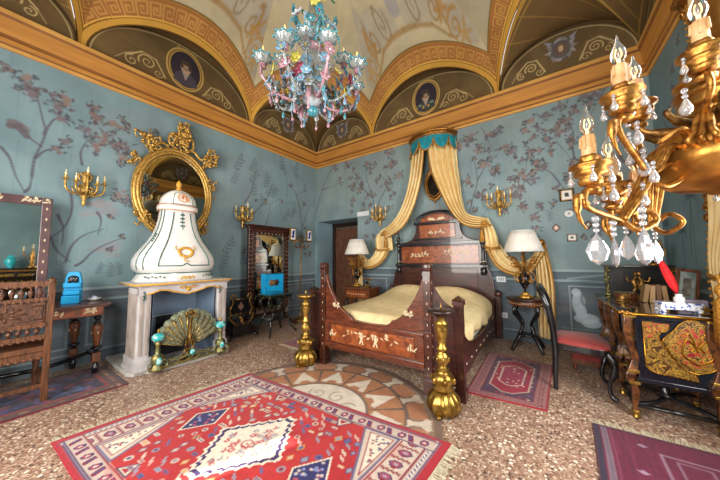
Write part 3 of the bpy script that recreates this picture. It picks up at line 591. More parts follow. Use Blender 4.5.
lun('lunette_painting', 1.86, .915, .66, lambda t, h: (XL, -.385+t, ZS+h), 2, 6)
lun('lunette_painting', 1.86, .915, .66, lambda t, h: (XR, 3.795-t, ZS+h), 2, 7)
lun('lunette_painting', 1.86, .915, .66, lambda t, h: (XR, -.385-t, ZS+h), 2, 8)
g = G(); g.box((CX, YF-.05, 4.7), (XR-XL, .1, 1.6)); struct(g, 'trim_4', m_plain)
# ================================================================ FLOOR INLAY AND RUGS
INL = painted('marble_inlay', .35, 12, .12, spec=.45)
MCX, MCY, MR_ = -1.66, 1.61, 1.05
cv = Cv(2*MR_, 2*MR_, .011, '#77685e'); c = MR_
R = random.Random(2)
def pol(r, a): return (c+r*cos(a), c+r*sin(a))
cv.ell(c, c, MR_, MR_, '#6d5a52'); cv.ell(c, c, 1.0, 1.0, '#8c7565')
for k in range(64): a = k*2*PI/64; cv.ell(*pol(.93, a), .05, .05, ['#6f625c', '#8a6e5e', '#5d534f'][k % 3], .8)
cv.ell(c, c, .83, .83, '#6b5d56'); cv.ell(c, c, .78, .78, '#a9795a'); 
for k in range(16):
    a = (k+.5)*2*PI/16
    cv.poly([pol(.82, a-.12), pol(.97, a-.14), pol(.97, a+.14), pol(.82, a+.12)], '#a6765a')
    a = k*2*PI/16      # cream cartouche with waisted middle
    cv.poly([pol(.80, a-.065), pol(.84, a-.03), pol(.90, a-.03), pol(.95, a-.085), pol(.985, a-.06), pol(.975, a), pol(.985, a+.06), pol(.95, a+.085), pol(.90, a+.03), pol(.84, a+.03), pol(.80, a+.065)], '#c9bcab')
for k in range(12):
    a = (k+.5)*2*PI/12+.1
    cv.poly([pol(.77, a), pol(.54, a-.22), pol(.51, a-.12), pol(.56, a-.06), pol(.56, a+.06), pol(.51, a+.12), pol(.54, a+.22)], '#d2c8b8')
    b = k*2*PI/12+.1; cv.poly([pol(.78, b-.02), pol(.48, b-.012), pol(.48, b+.012), pol(.78, b+.02)], '#6a5e58')
cv.ell(c, c, .49, .49, '#6f625b'); cv.ell(c, c, .465, .465, '#d2c8ba')
for k in range(9): cv.spiral(c+.30*cos(k*.7), c+.30*sin(k*.7), .09, 1.3, k, .012, '#7c6c66', .8)
P = np.stack([MCX-c+cv.X, MCY-c+cv.Y, np.full(cv.X.shape, .0015)], -1); mask = (cv.X-c)**2+(cv.Y-c)**2 < MR_**2
paint_mesh('floor_medallion', P, cv.I, INL, bpy.data.objects['floor'], mask=mask)
WOOL = painted('wool_pile', .9, 40, .10, bump=.35, bscale=260, sheen=.15, spec=.1)
m_fr = mat('cream_fringe', '#cfc6ac', '#b1a68a', .9, 0, 60)
def rug(name, corners, res, paint, label, group=None, fringe=(), flen=.05, fcol=None, thick=.010):
    """corners p00,p10,p11,p01 on the floor; canvas x runs p00->p10"""
    p = [Vector((a[0], a[1], 0)) for a in corners]; w = (p[1]-p[0]).length; h = (p[3]-p[0]).length
    cv = Cv(w, h, res, '#8c1f2c'); paint(cv, w, h); o0 = p[0]; t = thing(name, label, 'rug', tuple(o0), group=group)
    P = quadP(cv, *[tuple(q-o0+Vector((0, 0, thick))) for q in p])
    wob = .004*np.sin(cv.X*7+1)*np.sin(cv.Y*5); P[..., 0] += wob; P[..., 1] += wob
    paint_mesh('pile', P, cv.I, WOOL, t, th=(0, 0, -thick+.001))
    R = random.Random(4)
    for e in fringe:
        a, b = {'x0': (p[0], p[3]), 'x1': (p[1], p[2]), 'y0': (p[0], p[1]), 'y1': (p[3], p[2])}[e]; cen = (p[0]+p[1]+p[2]+p[3])/4; d = (b-a); n = Vector((-d.y, d.x, 0)).normalized()
        if n.dot((a+b)/2-cen) < 0: n = -n
        g = G(); N = int(d.length/.011)
        for k in range(N):
            q = a+d*((k+.5)/N)-o0; L = flen*R.uniform(.7, 1.15); s = d.normalized()*R.uniform(-.35, .35)*L; z = Vector((0, 0, .004)); dw = d.normalized()*.004
            a1 = q-dw+z; b1 = q+dw+z; e1 = q+n*L+s+Vector((0, 0, .001)); g.add([a1, b1, e1+dw*.8, e1-dw*.8, a1+Vector((0, 0, .003)), b1+Vector((0, 0, .003)), e1+dw*.8+Vector((0, 0, .003)), e1-dw*.8+Vector((0, 0, .003))], [(0, 3, 2, 1), (4, 5, 6, 7), (1, 2, 6, 5), (3, 0, 4, 7), (2, 3, 7, 6)])
        g.build('fringe', m_fr, t)
    return t
def hexm(cv, x, y, rx, ry, o='#3a2f58', f='#8f2540', i='#d9cdb8'):
    pts = lambda k: [(x-rx*k, y), (x-rx*.5*k, y+ry*k), (x+rx*.5*k, y+ry*k), (x+rx*k, y), (x+rx*.5*k, y-ry*k), (x-rx*.5*k, y-ry*k)]
    cv.poly(pts(1), o); cv.poly(pts(.72), f); cv.poly(pts(.35), i)
RED_, CRM, NAV, MAR = '#b02a2c', '#c4b2a2', '#2f2b57', '#7c1f35'
def p_big(cv, w, h):
    R = random.Random(8); cv.rect(0, 0, w, h, '#a0222e')
    e, s = .055, .03
    cv.rect(e, s, w-e, h-s, '#b9a699')
    cv.frame(e, s, w-e, h-s, .012, '#4b3a63')
    for x in (e+.02, w-e-.045): 
        cv.rect(x, s, x+.025, h-s, '#c3b9b0')
        for k in range(int(h/.03)): cv.poly([(x, k*.03), (x+.025, k*.03+.02), (x+.025, k*.03+.03), (x, k*.03+.012)], '#4a4270')
    for x in (e+.055, w-e-.07): cv.rect(x, s+.02, x+.015, h-s-.02, '#7d1e35')
    # wide end bands
    for xa in (e+.075, w-e-.215):
        cv.rect(xa, s+.02, xa+.14, h-s-.02, CRM); n = int(h/.125)
        for k in range(n):
            y = s+.05+(k+.5)*(h-2*s-.1)/n; hexm(cv, xa+.07, y, .052, .028, '#54395c', '#94465c', '#9c8c98'); hexm(cv, xa+.07, y+.03, .02, .008, MAR, MAR, MAR)
            for q in range(8): cv.ell(xa+.012+q*.0165, y+.058+.007*(q % 2), .008, .011, MAR)
    for xa in (e+.215, w-e-.245): cv.rect(xa, .15, xa+.03, h-.15, '#8d2036'); cv.rect(xa+.01, .15, xa+.018, h-.15, '#d0c4b0'); cv.rect(xa-.006, .15, xa, h-.15, '#352d55')
    # long side bands
    for ya in (s+.012, h-s-.012-.105):
        cv.rect(e+.02, ya, w-e-.02, ya+.105, '#bba79b'); cv.rect(e, ya, w-e, ya+.01, MAR); cv.rect(e, ya+.095, w-e, ya+.105, '#43305a'); n = 24
        for k in range(n):
            x = e+.06+k*(w-2*e-.1)/n; 
            if k % 2: hexm(cv, x+.03, ya+.053, .032, .03, NAV, '#9c3a57', '#c9b8aa')
            else: cv.poly([(x-.02, ya+.02), (x+.02, ya+.02), (x+.05, ya+.088), (x+.01, ya+.088)], '#7a2140'); cv.poly([(x-.006, ya+.03), (x+.01, ya+.03), (x+.03, ya+.078), (x+.014, ya+.078)], '#4a4172')
    # field
    f = [(.30, .155), (w-.30, .155), (w-.30, h-.155), (.30, h-.155)]
    cv.poly(f, '#a82428')
    for _ in range(60): cv.ell(R.uniform(.35, w-.35), R.uniform(.2, h-.2), .15, .1, ['#c03330', '#a32227'][R.randrange(2)], .25)
    for sx in (0, 1):
        for sy in (0, 1):
            X = lambda x: w-x if sx else x
            Y = lambda y: h-y if sy else y
            cv.poly([(X(.30), Y(.155)), (X(.56), Y(.155)), (X(.30), Y(.66))], CRM, 1, .014, '#5c5a7c')
            cv.poly([(X(.325), Y(.18)), (X(.50), Y(.18)), (X(.325), Y(.55))], '#d8ccb8', 1, .008, '#8c2b40')
            for _ in range(70):
                a, b = R.uniform(0, 1), R.uniform(0, 1)
                if a+b < .9: cv.ell(X(.335+.14*a), Y(.19+.32*b), .009, .008, ['#8c2b40', '#44406e'][R.randrange(2)])
            cv.poly([(X(.67), Y(.155)), (X(.80), Y(.155)), (X(.735), Y(.245))], '#cdbfab', 1, .01, '#4c2f52'); cv.poly([(X(.70), Y(.165)), (X(.77), Y(.165)), (X(.735), Y(.21))], '#9c2736')
    cx, cy = w/2, h/2; pl = []
    while len(pl) < 160:      # scattered small figures
        x, y = R.uniform(.36, w-.36), R.uniform(.2, h-.2)
        if any((x-a)**2+(y-b)**2 < .0026 for a, b in pl): continue
        if abs(x-cx)/.34+abs(y-cy)/.40 < 1.05 or abs(abs(x-cx)-.54)/.19+abs(y-cy)/.22 < 1.0: continue
        ex = min(x, w-x)-.30; ey = min(y, h-y)-.155
        if ex/.26+ey/.5 < 1.1: continue
        pl.append((x, y)); c1 = ['#c9b8a6', '#8f8896', '#c7a59a', '#5b5784'][R.randrange(4)]; c2 = ['#403a6a', '#7b1f33', '#7c7f8c', '#c4973e'][R.randrange(4)]; k = R.randrange(4); r = R.uniform(.015, .026)
        if k == 0: cv.ell(x, y, r, r, c1); cv.ell(x, y, r*.55, r*.55, c2)
        elif k == 1: cv.poly([(x-r*1.4, y-r*.7), (x+r*1.4, y-r*.7), (x+r*1.4, y+r*.7), (x-r*1.4, y+r*.7)], c1); cv.ell(x-r*.6, y, r*.4, r*.4, c2); cv.ell(x+r*.6, y, r*.4, r*.4, c2)
        elif k == 2: cv.line([(x-r*1.3, y-r), (x, y+r*.3), (x+r*.3, y-r*.2), (x+r*1.3, y+r)], .012, c1)
        else: cv.poly([(x, y-r*1.4), (x+r, y), (x, y+r*1.4), (x-r, y)], c1, 1, .006, c2)
    for s in (-1, 1):          # blue lozenges
        bx = cx+s*.54; q = lambda k: [(bx-.115*k, cy), (bx, cy+.175*k), (bx+.115*k, cy), (bx, cy-.175*k)]
        cv.poly(q(1.12), '#d3c6b4'); cv.poly(q(1), '#2c2a5c')
        for _ in range(60):
            a = R.uniform(-1, 1); b = R.uniform(-1, 1)
            if abs(a)+abs(b) < .85: cv.ell(bx+.11*a, cy+.165*b, .011, .009, ['#c9b6ae', '#b14a58', '#8088b5'][R.randrange(3)])
    def stepped(kx, ky, n=7):
        pts = []
        for qx, qy in ((1, 1), (-1, 1), (-1, -1), (1, -1)):
            seg = []
            for i in range(n):
                t = i/n; seg.append((kx*(1-t), ky*t)); seg.append((kx*(1-t)*.99, ky*(t+.5/n)*1.02)) ; 
                seg.append((kx*(1-t-.0/n)-kx*.55/n, ky*(t+.55/n)))
            if qx*qy < 0: seg = seg[::-1]
            pts += [(cx+qx*a, cy+qy*b) for a, b in seg]
        return pts
    cv.poly(stepped(.30, .385), '#d8ccba'); cv.poly(stepped(.275, .355), '#39285a'); cv.poly(stepped(.245, .325), '#dccfbd')
    for _ in range(150):
        a = R.uniform(-1, 1); b = R.uniform(-1, 1)
        if abs(a)+abs(b) < .85:
            x, y = cx+.22*a, cy+.30*b; r = R.uniform(.01, .02); cc = ['#a8394a', '#8b8590', '#b44b4f', '#c08a7d'][R.randrange(4)]
            if R.random() < .5: cv.rect(x-r, y-r, x+r, y+r, cc); cv.rect(x-r*.4, y-r*.4, x+r*.4, y+r*.4, '#dccfbd')
            else: cv.line([(x-r, y-r), (x+r*.5, y), (x-r*.3, y+r), (x+r, y+r)], .009, cc)
    cv.spiral(cx, cy, .05, 1.5, 0, .012, '#a8394a')
rug('wool_rug', [(-2.728, 1.732), (-.572, 1.868), (-.693, .457), (-2.849, .321)], .0068, p_big,
    'large red patterned wool rug with cream lozenge medallion in the foreground', fringe=('x0', 'x1'), flen=.07)
def p_small(field, dark, mid, seed):
    def f(cv, w, h):
        R = random.Random(seed); cv.rect(0, 0, w, h, '#8d1c30'); cv.frame(.012, .012, w-.012, h-.012, .085, '#8c5a58')
        for sx in range(2):
            n = int(h/.045)
            for k in range(n): hexm(cv, (.055 if sx == 0 else w-.055), (k+.5)*h/n, .022, .015, dark, '#8b2b3d', '#b39a8c')
            n2 = int(w/.045)
            for k in range(n2): hexm(cv, (k+.5)*w/n2, (.055 if sx == 0 else h-.055), .018, .02, dark, '#9b2b3d', '#c9b6a4')
        cv.frame(.1, .1, w-.1, h-.1, .012, '#3a2438'); cv.rect(.112, .112, w-.112, h-.112, mid)
        for k in range(90):
            s = R.randrange(4); t = R.random(); x, y = [(.14, t*h), (w-.14, t*h), (t*w, .14), (t*w, h-.14)][s]
            if .12 < x < w-.12 and .12 < y < h-.12: cv.ell(x, y, .012, .012, ['#b59a8e', '#8c2336', '#57466a'][R.randrange(3)])
        q = lambda k: [(w/2-(w/2-.15)*k, h/2-(h/2-.3)*k), (w/2-(w/2-.27)*k, h/2-(h/2-.18)*k), (w/2+(w/2-.27)*k, h/2-(h/2-.18)*k), (w/2+(w/2-.15)*k, h/2-(h/2-.3)*k), (w/2+(w/2-.15)*k, h/2+(h/2-.3)*k), (w/2+(w/2-.27)*k, h/2+(h/2-.18)*k), (w/2-(w/2-.27)*k, h/2+(h/2-.18)*k), (w/2-(w/2-.15)*k, h/2+(h/2-.3)*k)]
        cv.poly(q(1), field, 1, .012, '#b8a094'); cv.poly(q(.62), '#8c2440' if field != '#8c2440' else '#6a1a35', 1, .012, '#c9b3a2')
        for k in range(40):
            a, b = R.uniform(-.42, .42), R.uniform(-.42, .42); cv.poly([(w/2+a*w*.55-.012, h/2+b*h*.55), (w/2+a*w*.55, h/2+b*h*.55+.02), (w/2+a*w*.55+.012, h/2+b*h*.55), (w/2+a*w*.55, h/2+b*h*.55-.02)], ['#bfa697', '#4b3358', '#a13a52'][R.randrange(3)], .9)
    return f
rug('wool_rug', [(-.665, 2.64), (-.043, 2.69), (.014, 3.84), (-.66, 3.94)], .008, p_small('#8c1530', '#3a2642', '#4a2a40', 1), 'small crimson rug with dark border on the floor right of the bed', fringe=('y1',), flen=.04)
rug('wool_rug', [(-3.27, 2.60), (-2.62, 2.60), (-2.60, 3.75), (-3.25, 3.75)], .012, p_small('#6a2340', '#352642', '#5a2f4a', 2), 'small faded purple rug on the far side of the bed', fringe=('y0',), flen=.05)
def p_purple(cv, w, h):
    R = random.Random(6); cv.rect(0, 0, w, h, '#5b1330')
    for _ in range(500): x = R.uniform(0, w); y = R.uniform(0, h); cv.rect(x, y, x+.006, y+R.uniform(.05, .3), ['#6d1a38', '#4a1028', '#7a2444', '#3d1230'][R.randrange(4)], .5)
    cv.rect(0, 0, .035, h, '#2c2236'); cv.rect(.045, 0, .075, h, '#7a6672')
    for k in range(int(h/.022)): cv.rect(.05, k*.022, .07, k*.022+.01, '#3a2840')
    cv.rect(.09, 0, .097, h, '#7b3a55'); cv.rect(.17, .0, .176, h, '#6e2744')
    for s, c1, t in ((.31, '#8f7387', .012), (.375, '#8a7086', .008)): cv.frame(s, s*.62, w-s, h-s*.62, t, c1, .85)
    cv.rect(0, 0, w, .03, '#3a1830', .6)
    for x, y in ((.24, .15), (.7, .12), (.2, .45), (.24, .8)): cv.poly([(x-.03, y), (x, y+.02), (x+.03, y), (x, y-.02)], '#8f7387'); 
    for x in np.arange(.5, w-.4, .12):
        for y in np.arange(.4, h-.35, .14): cv.ell(x, y, .025, .03, '#37203f', .7); cv.ell(x, y, .01, .012, '#8a5a70', .7)
rug('wool_rug', [(.229, 2.69), (1.12, 2.72), (1.06, 1.15), (.14, 1.15)], .008, p_purple, 'dark plum and maroon rug in front of the writing desk', fringe=('y0',), flen=.09)
def p_dark(cv, w, h):
    R = random.Random(12); cv.rect(0, 0, w, h, '#2d2030'); cv.frame(.02, .02, w-.02, h-.02, .09, '#4f342c')
    for k in range(200):
        t = R.random(); s = R.randrange(4); x, y = [(.065, t*h), (w-.065, t*h), (t*w, .065), (t*w, h-.065)][s]; cv.ell(x, y, .014, .014, ['#a06a45', '#40304a', '#8d3b35', '#9a7f62'][R.randrange(4)], .8)
    cv.frame(.115, .115, w-.115, h-.115, .035, '#7d2530'); cv.rect(.15, .15, w-.15, h-.15, '#221b35')
    for _ in range(260):
        x, y = R.uniform(.17, w-.17), R.uniform(.17, h-.17); cv.ell(x, y, R.uniform(.012, .03), R.uniform(.03, .075), ['#6e2230', '#2a3068', '#55305a', '#1a1830', '#7c4450', '#3a4a7a', '#12121f'][R.randrange(7)], .95, R.uniform(0, 3))
rug('wool_rug', [(-3.53, .90), (-4.42, .89), (-4.40, -.95), (-3.50, -.95)], .012, p_dark, 'dark blue and brown patterned rug under the inlaid dressing table')
# ================================================================ BED
BX, BY = -1.57, 2.43
bed = thing('canopy_bed', 'carved mahogany double bed with bone inlay and cream coverlet', 'bed', (BX, 3.5, 0))
m_mah2 = mat('dark_mahogany', '#452019', '#2a1411', .3, 0, 5, (1, 1, 7), coat=.35)
m_foot = mat('figured_mahogany', '#70381f', '#451e12', .3, 0, 6, (1, 1, 5), coat=.35, dist=1.5)
def spray(g, o, ex, ey, w, h, seed, mi=1, n=10, th=.004):
    """a spray of bone inlay leaves and flowers lying on a panel face"""
    R = random.Random(seed)
    stem = [(-w/2, -h*.1), (-w*.3, h*.15), (0, -h*.05), (w*.3, h*.15), (w/2, -h*.1)]
    for k in range(n):
        x = lerp(-w/2, w/2, (k+.5)/n); y = interp(x, [s[0] for s in stem], [s[1] for s in stem])+R.uniform(-.2, .2)*h; a = R.uniform(0, 6.28); l = R.uniform(.018, .034)
        g.prism([(x-l*cos(a), y-l*sin(a)), (x+l*.35*sin(a), y-l*.35*cos(a)), (x+l*cos(a), y+l*sin(a)), (x-l*.35*sin(a), y+l*.35*cos(a))], o, ex, ey, th, mi)
        if k % 3 == 1:
            r = R.uniform(.018, .028); g.prism([(x+(r if q % 2 else r*.5)*cos(q*PI/5), y+.03+(r if q % 2 else r*.5)*sin(q*PI/5)) for q in range(10)], o, ex, ey, th, mi)
# foot posts
TX = (-2.25, -.925); SXp = (-2.475, -.66)
for x in TX:
    g = G(); g.box((x, BY, .60), (.072, .072, 1.12)); g.box((x, BY, .07), (.092, .092, .14)); g.box((x, BY, .17), (.084, .084, .02)); g.box((x, BY, .56), (.082, .082, .016)); g.box((x, BY, 1.10), (.084, .084, .02))
    g.lathe([(.045, 1.12), (.056, 1.135), (.058, 1.185), (.05, 1.205), (.02, 1.215), (0, 1.218)], (x, BY, 0), 4, 0, sq=0, a0=PI/4, a1=PI/4+2*PI)
    for k in range(9):
        z = .24+k*.098; g.box((x, BY-.037, z), (.008, .004, .02), 1); g.box((x+(.037 if x > BX else -.037), BY, z), (.004, .008, .02), 1)
    g.build('foot_post', [wood_red, inlay], bed, .006, world=True)
for x in SXp:
    g = G(); g.box((x, BY+.05, .46), (.075, .075, .80)); g.box((x, BY+.05, .05), (.095, .095, .10)); g.box((x, BY+.05, .845), (.095, .095, .03))
    g.lathe([(.062, .86), (.066, .875), (0, .915)], (x, BY+.05, 0), 4, 0, a0=PI/4, a1=PI/4+2*PI); g.build('corner_post', [m_mah2], bed, .006, world=True)
for s, x0, x1 in ((-1, SXp[0], TX[0]), (1, TX[1], SXp[1])):      # wings between tall and short posts, falling in a hollow curve
    a, b = (x1, x0) if s < 0 else (x0, x1); pts = [(a, .10)]
    top = [(a+(b-a)*t, .80+.30*(1-t)**2.4) for t in [i/10 for i in range(11)]]; pts = [(a, .12)]+top+[(b, .12)]
    g = G(); g.prism(pts, (0, BY+.03, 0), (1, 0, 0), (0, 0, 1), .04); g.prism([(a+(b-a)*.12, .2)]+[(a+(b-a)*t, .72+.28*(1-t)**2.4) for t in (.12, .3, .5, .7, .88)]+[(a+(b-a)*.88, .2)], (0, BY+.004, 0), (1, 0, 0), (0, 0, 1), .014)
    g.build('wing_panel', [m_mah2], bed, .003, world=True)
# footboard
g = G(); x0, x1 = TX[0]+.04, TX[1]-.04; L = x1-x0; H_ = [(0, 1.07), (.035, .96), (.075, .86), (.13, .76), (.19, .68), (.25, .63), (.275, .625), (.29, .60), (.33, .565), (.5, .555)]
top = [(x0+L*t, z) for t, z in H_]+[(x1-L*t, z) for t, z in H_[-2::-1]]
g.prism([(x0, .25)]+top+[(x1, .25)], (0, BY, 0), (1, 0, 0), (0, 0, 1), .045)
g.box((BX-.017, BY-.028, .525), (L, .03, .03), 0); g.box((BX-.017, BY-.028, .255), (L, .04, .045)); g.box((BX-.017, BY+.02, .215), (L, .03, .05))
for xx in (x0+.03, x1-.03): g.box((xx, BY-.025, .39), (.06, .02, .25))
fb = g.build('footboard', [m_foot, inlay], bed, .004, world=True)
g = G(); g.box((BX-.017, BY-.027, .39), (L-.2, .012, .19)); g.build('inlaid_panel', [wood_bright], fb, .003, world=True)
g = G(); spray(g, (BX-.017, BY-.034, .40), (1, 0, 0), (0, 0, 1), .72, .12, 3, 0, 13)
for s in (-1, 1): spray(g, (BX-.017+s*.50, BY-.034, .37), (1, 0, 0), (0, 0, 1), .10, .08, 5, 0, 4); spray(g, (BX-.017+s*.46, BY-.024, .70), (1, 0, 0), (0, 0, 1), .09, .10, 6, 0, 5)
for s in (-1, 1):
    pts = [(BX-.017+s*.09*k-.0, .40+.03*((k+1) % 2)) for k in (1,)]
    for xx, zz in pts:
        g.ball((xx, BY-.034, zz+.035), (.014, .003, .016)); g.prism([(-.02, .02), (.02, .02), (.012, -.03), (.03, -.075), (.012, -.075), (0, -.04), (-.02, -.08), (-.034, -.07), (-.014, -.02)], (xx, BY-.034, zz), (1, 0, 0), (0, 0, 1), .004)
g.build('bone_inlay', [inlay], fb, world=True)
# side rails with scooped tops
for s, x in ((-1, SXp[0]+.02), (1, SXp[1]-.02)):
    ys = [BY+.08, 2.56, 2.66, 2.8, 3.0, 3.4, 3.9, 4.2, 4.4, 4.5]; zt = [.80, .62, .50, .42, .38, .35, .37, .42, .52, .62]; zb = [.2, .2, .16, .14, .16, .2, .16, .14, .12, .05]
    pts = list(zip(ys, zb))+list(zip(ys[::-1], zt[::-1])); g = G(); g.prism(pts, (x, 0, 0), (0, 1, 0), (0, 0, 1), .035); 
    for k in range(8): y = 2.7+k*.22; g.prism([(y-.02, .24), (y, .255), (y+.024, .245), (y+.005, .23)], (x+s*.019, 0, 0), (0, 1, 0), (0, 0, 1), .004, 1)
    g.tube([(x+s*.015, a, b) for a, b in zip(ys, zt)], .014, 6); g.build('side_rail', [m_mah2, inlay], bed, 0, world=True)
# coverlet over the mattress and pillows
def coverpt(u, v):
    x0, x1, y0, y1 = -2.46, -.70, BY+.03, 4.50; x = lerp(x0, x1, u); y = lerp(y0, y1, v)
    a = abs(2*u-1); ed = (1-a**5); z = .60+.03*sin(v*3)+ed*.05
    pil = math.exp(-((v-.86)/.12)**2)*(.10+.03*abs(sin(PI*(u*2)))); z += pil*(1-a**4)
    z += .006*sin(17*u+9*v)+.005*sin(31*v+5*u)
    if a > .93: k = (a-.93)/.07; z = lerp(z, .40+.02*sin(v*22), k); x += (.07 if u > .5 else -.07)*sin(k*PI/2)*0.8
    if v < .03: z = lerp(.50, z, v/.03)
    if v > .96: z = lerp(z, .5, (v-.96)/.04)
    return (x, y, z)
def cover2(u, v):
    # the sides hang down
    if u < .06: p = list(coverpt(.0, v)); k = 1-u/.06; p[0] = -2.46+.0; p[0] -= .02*sin(v*30)*k; p[2] = lerp(.55, .34+.03*sin(v*9), k); return tuple(p)
    if u > .94: p = list(coverpt(1., v)); k = (u-.94)/.06; p[0] = -.695+.02*sin(v*30)*k+.02*sin(PI*k); p[2] = lerp(.55, .36+.05*cos((v-.45)*7), k); return tuple(p)
    w = (u-.06)/.88; a = abs(2*w-1); x = lerp(-2.44, -.715, .5+.5*(1 if w > .5 else -1)*(a if a < .9 else .9+(a-.9)*1.0)); y = lerp(BY+.03, 4.52, v)
    z = .55+.12*(1-a**6)*.9-.03*(1-v)+.035*v+math.exp(-((v-.87)/.13)**2)*(.085+.035*abs(sin(PI*2*w)))*(1-a**4)+.003*sin(13*w+7*v)+.0015*sin(60*w)
    if v < .04: z -= .12*(1-v/.04)
    if v > .97: z -= .1*(v-.97)/.03
    return (x, y, z)
g = G(); g.sheet(cover2, 70, 60, .012); cvo = g.build('coverlet', [coverM], bed, world=True)
g = G(); g.box((BX, 3.47, .42), (1.70, 1.95, .24)); g.build('mattress', [mat('white_ticking', '#cfc6b2', '#beb59f', .8)], bed, .04, world=True)
# headboard
HY = 4.62; hb = []
prof = [(.965, .05), (.965, .60), (.93, .64), (.90, .66), (.885, .80), (.85, .98), (.80, 1.10), (.785, 1.20), (.785, 1.53), (.70, 1.54), (.60, 1.56), (.50, 1.60), (.44, 1.66), (.405, 1.74), (.395, 1.86), (.395, 1.90), (.34, 1.93), (.30, 1.97), (.22, 2.03), (.11, 2.075), (0, 2.09)]
out = [(BX+.02+a, b) for a, b in prof]+[(BX+.02-a, b) for a, b in prof[-2::-1]]
g = G(); g.prism(out, (0, HY, 0), (1, 0, 0), (0, 0, 1), .07); hb = g.build('headboard', [m_mah2], bed, .006, world=True)
cxh = BX+.02
g = G(); g.box((cxh, HY-.05, 1.515), (1.62, .07, .05)); g.box((cxh, HY-.05, 1.125), (1.62, .07, .045)); g.box((cxh, HY-.05, 1.885), (.84, .06, .035)); g.box((cxh, HY-.045, 1.60), (.86, .04, .03))
for a in (0,): g.tube([(cxh+.41*cos(PI*i/16)*1.0, HY-.045, 1.90+.20*sin(PI*i/16)) for i in range(17)], .022, 6)
g.build('moulding', [ebony], hb, .005, world=True)
g = G(); g.box((cxh, HY-.04, 1.32), (1.36, .02, .30)); g.box((cxh, HY-.04, 1.74), (.64, .02, .24)); g.build('burr_panel', [wood_bright], hb, .006, world=True)
g = G(); g.prism([(.30*cos(PI*i/12), .13*sin(PI*i/12)) for i in range(13)], (cxh, HY-.04, 1.915), (1, 0, 0), (0, 0, 1), .02)
g.build('arched_panel', [wood_bright], hb, .004, world=True)
g = G(); g.box((cxh, HY-.038, .88), (1.30, .012, .40)); g.build('lower_panel', [wood_red], hb, .006, world=True)
g = G(); spray(g, (cxh-.33, HY-.052, 1.31), (1, 0, 0), (0, 0, 1), .34, .13, 21, 0, 16); spray(g, (cxh+.33, HY-.052, 1.32), (1, 0, 0), (0, 0, 1), .44, .16, 22, 0, 20); spray(g, (cxh, HY-.052, 1.71), (1, 0, 0), (0, 0, 1), .30, .08, 23, 0, 10)
for s in (-1, 1): g.prism([(0, 0), (s*.05, .05), (s*.13, .055), (s*.16, .02), (s*.1, .01)], (cxh, HY-.052, 1.93), (1, 0, 0), (0, 0, 1), .004)
g.build('bone_inlay', [inlay], hb, world=True)
for s in (-1, 1):
    x = cxh+s*.745; g = G(); P_ = [(.05, 1.14), (.05, 1.17), (.03, 1.18), (.034, 1.22), (.026, 1.25), (.024, 1.42), (.036, 1.45), (.028, 1.47), (.045, 1.485), (.045, 1.50), (.05, 1.54), (.02, 1.56), (.03, 1.58), (.042, 1.61), (.034, 1.65), (.012, 1.68), (.022, 1.70), (.014, 1.73), (0, 1.745)]
    g.lathe(P_, (x, HY-.06, 0), 12); g.lathe([(.03, .98), (.045, 1.0), (.045, 1.08), (.03, 1.10)], (x, HY-.06, 0), 12); g.build('turned_column', [ebony], hb, world=True)
    for zc_ in (1.475, 1.19): g = G(); g.lathe([(.034, zc_), (.034, zc_+.013)], (x, HY-.06, 0), 12); g.build('white_collar', [inlay], hb, world=True)
    g = G(); x = cxh+s*.93; g.box((x, HY-.02, .35), (.08, .09, .62)); g.lathe([(.045, .66), (.055, .68), (.05, .72), (.02, .75), (0, .76)], (x, HY-.02, 0), 12); g.build('head_post', [m_mah2], bed, .006, world=True)
# ================================================================ CANOPY
can = thing('bed_canopy', 'gilt and turquoise half crown above the bed holding yellow silk drapes', 'canopy', (-1.60, 4.71, 3.3))
CXC, RY = -1.61, .36
def cro(a, r=1.0): return (CXC+.42*r*cos(a), 4.70-RY*r*sin(a))
m_teal = mat('turquoise_silk', '#1f8f9c', '#126f80', .5, 0, 12, spec=.4)
g = G()
for z, r, rr in ((3.49, 1.04, .022), (3.455, 1.0, .014), (3.43, 1.02, .012)): g.tube([(*cro(PI*i/24, r), z) for i in range(25)], rr, 7)
g.prism([(CXC+.42*cos(PI*i/16)-CXC, RY*sin(PI*i/16)) for i in range(17)], (CXC, 4.70, 3.475), (1, 0, 0), (0, -1, 0), .02); g.build('gilt_rim', [gold], can, world=True)
def val(u, v):
    a = PI*u; x, y = cro(a, 1.0+.04*v+.015*sin(u*60)*v); sc = abs(sin(u*PI*5)); return (x, y, 3.43-v*(.07+.21*sc**.5))
g = G(); g.sheet(val, 90, 6, .008); g.build('scalloped_valance', [m_teal], can, world=True)
g = G(); g.tube([tuple(Vector(val(i/90, 1))+Vector((0, -.006, 0))) for i in range(91)], .011, 6); g.build('fringe', [fringe_m], can, world=True)
g = G(); g.tube([tuple(Vector(val(i/90, .1))+Vector((0, -.006, 0))) for i in range(91)], .006, 5); g.build('gold_braid', [fringe_m], can, world=True)
m_line = mat('silk_lining', '#c9a35a', '#a57f3c', .6, 0, 5)
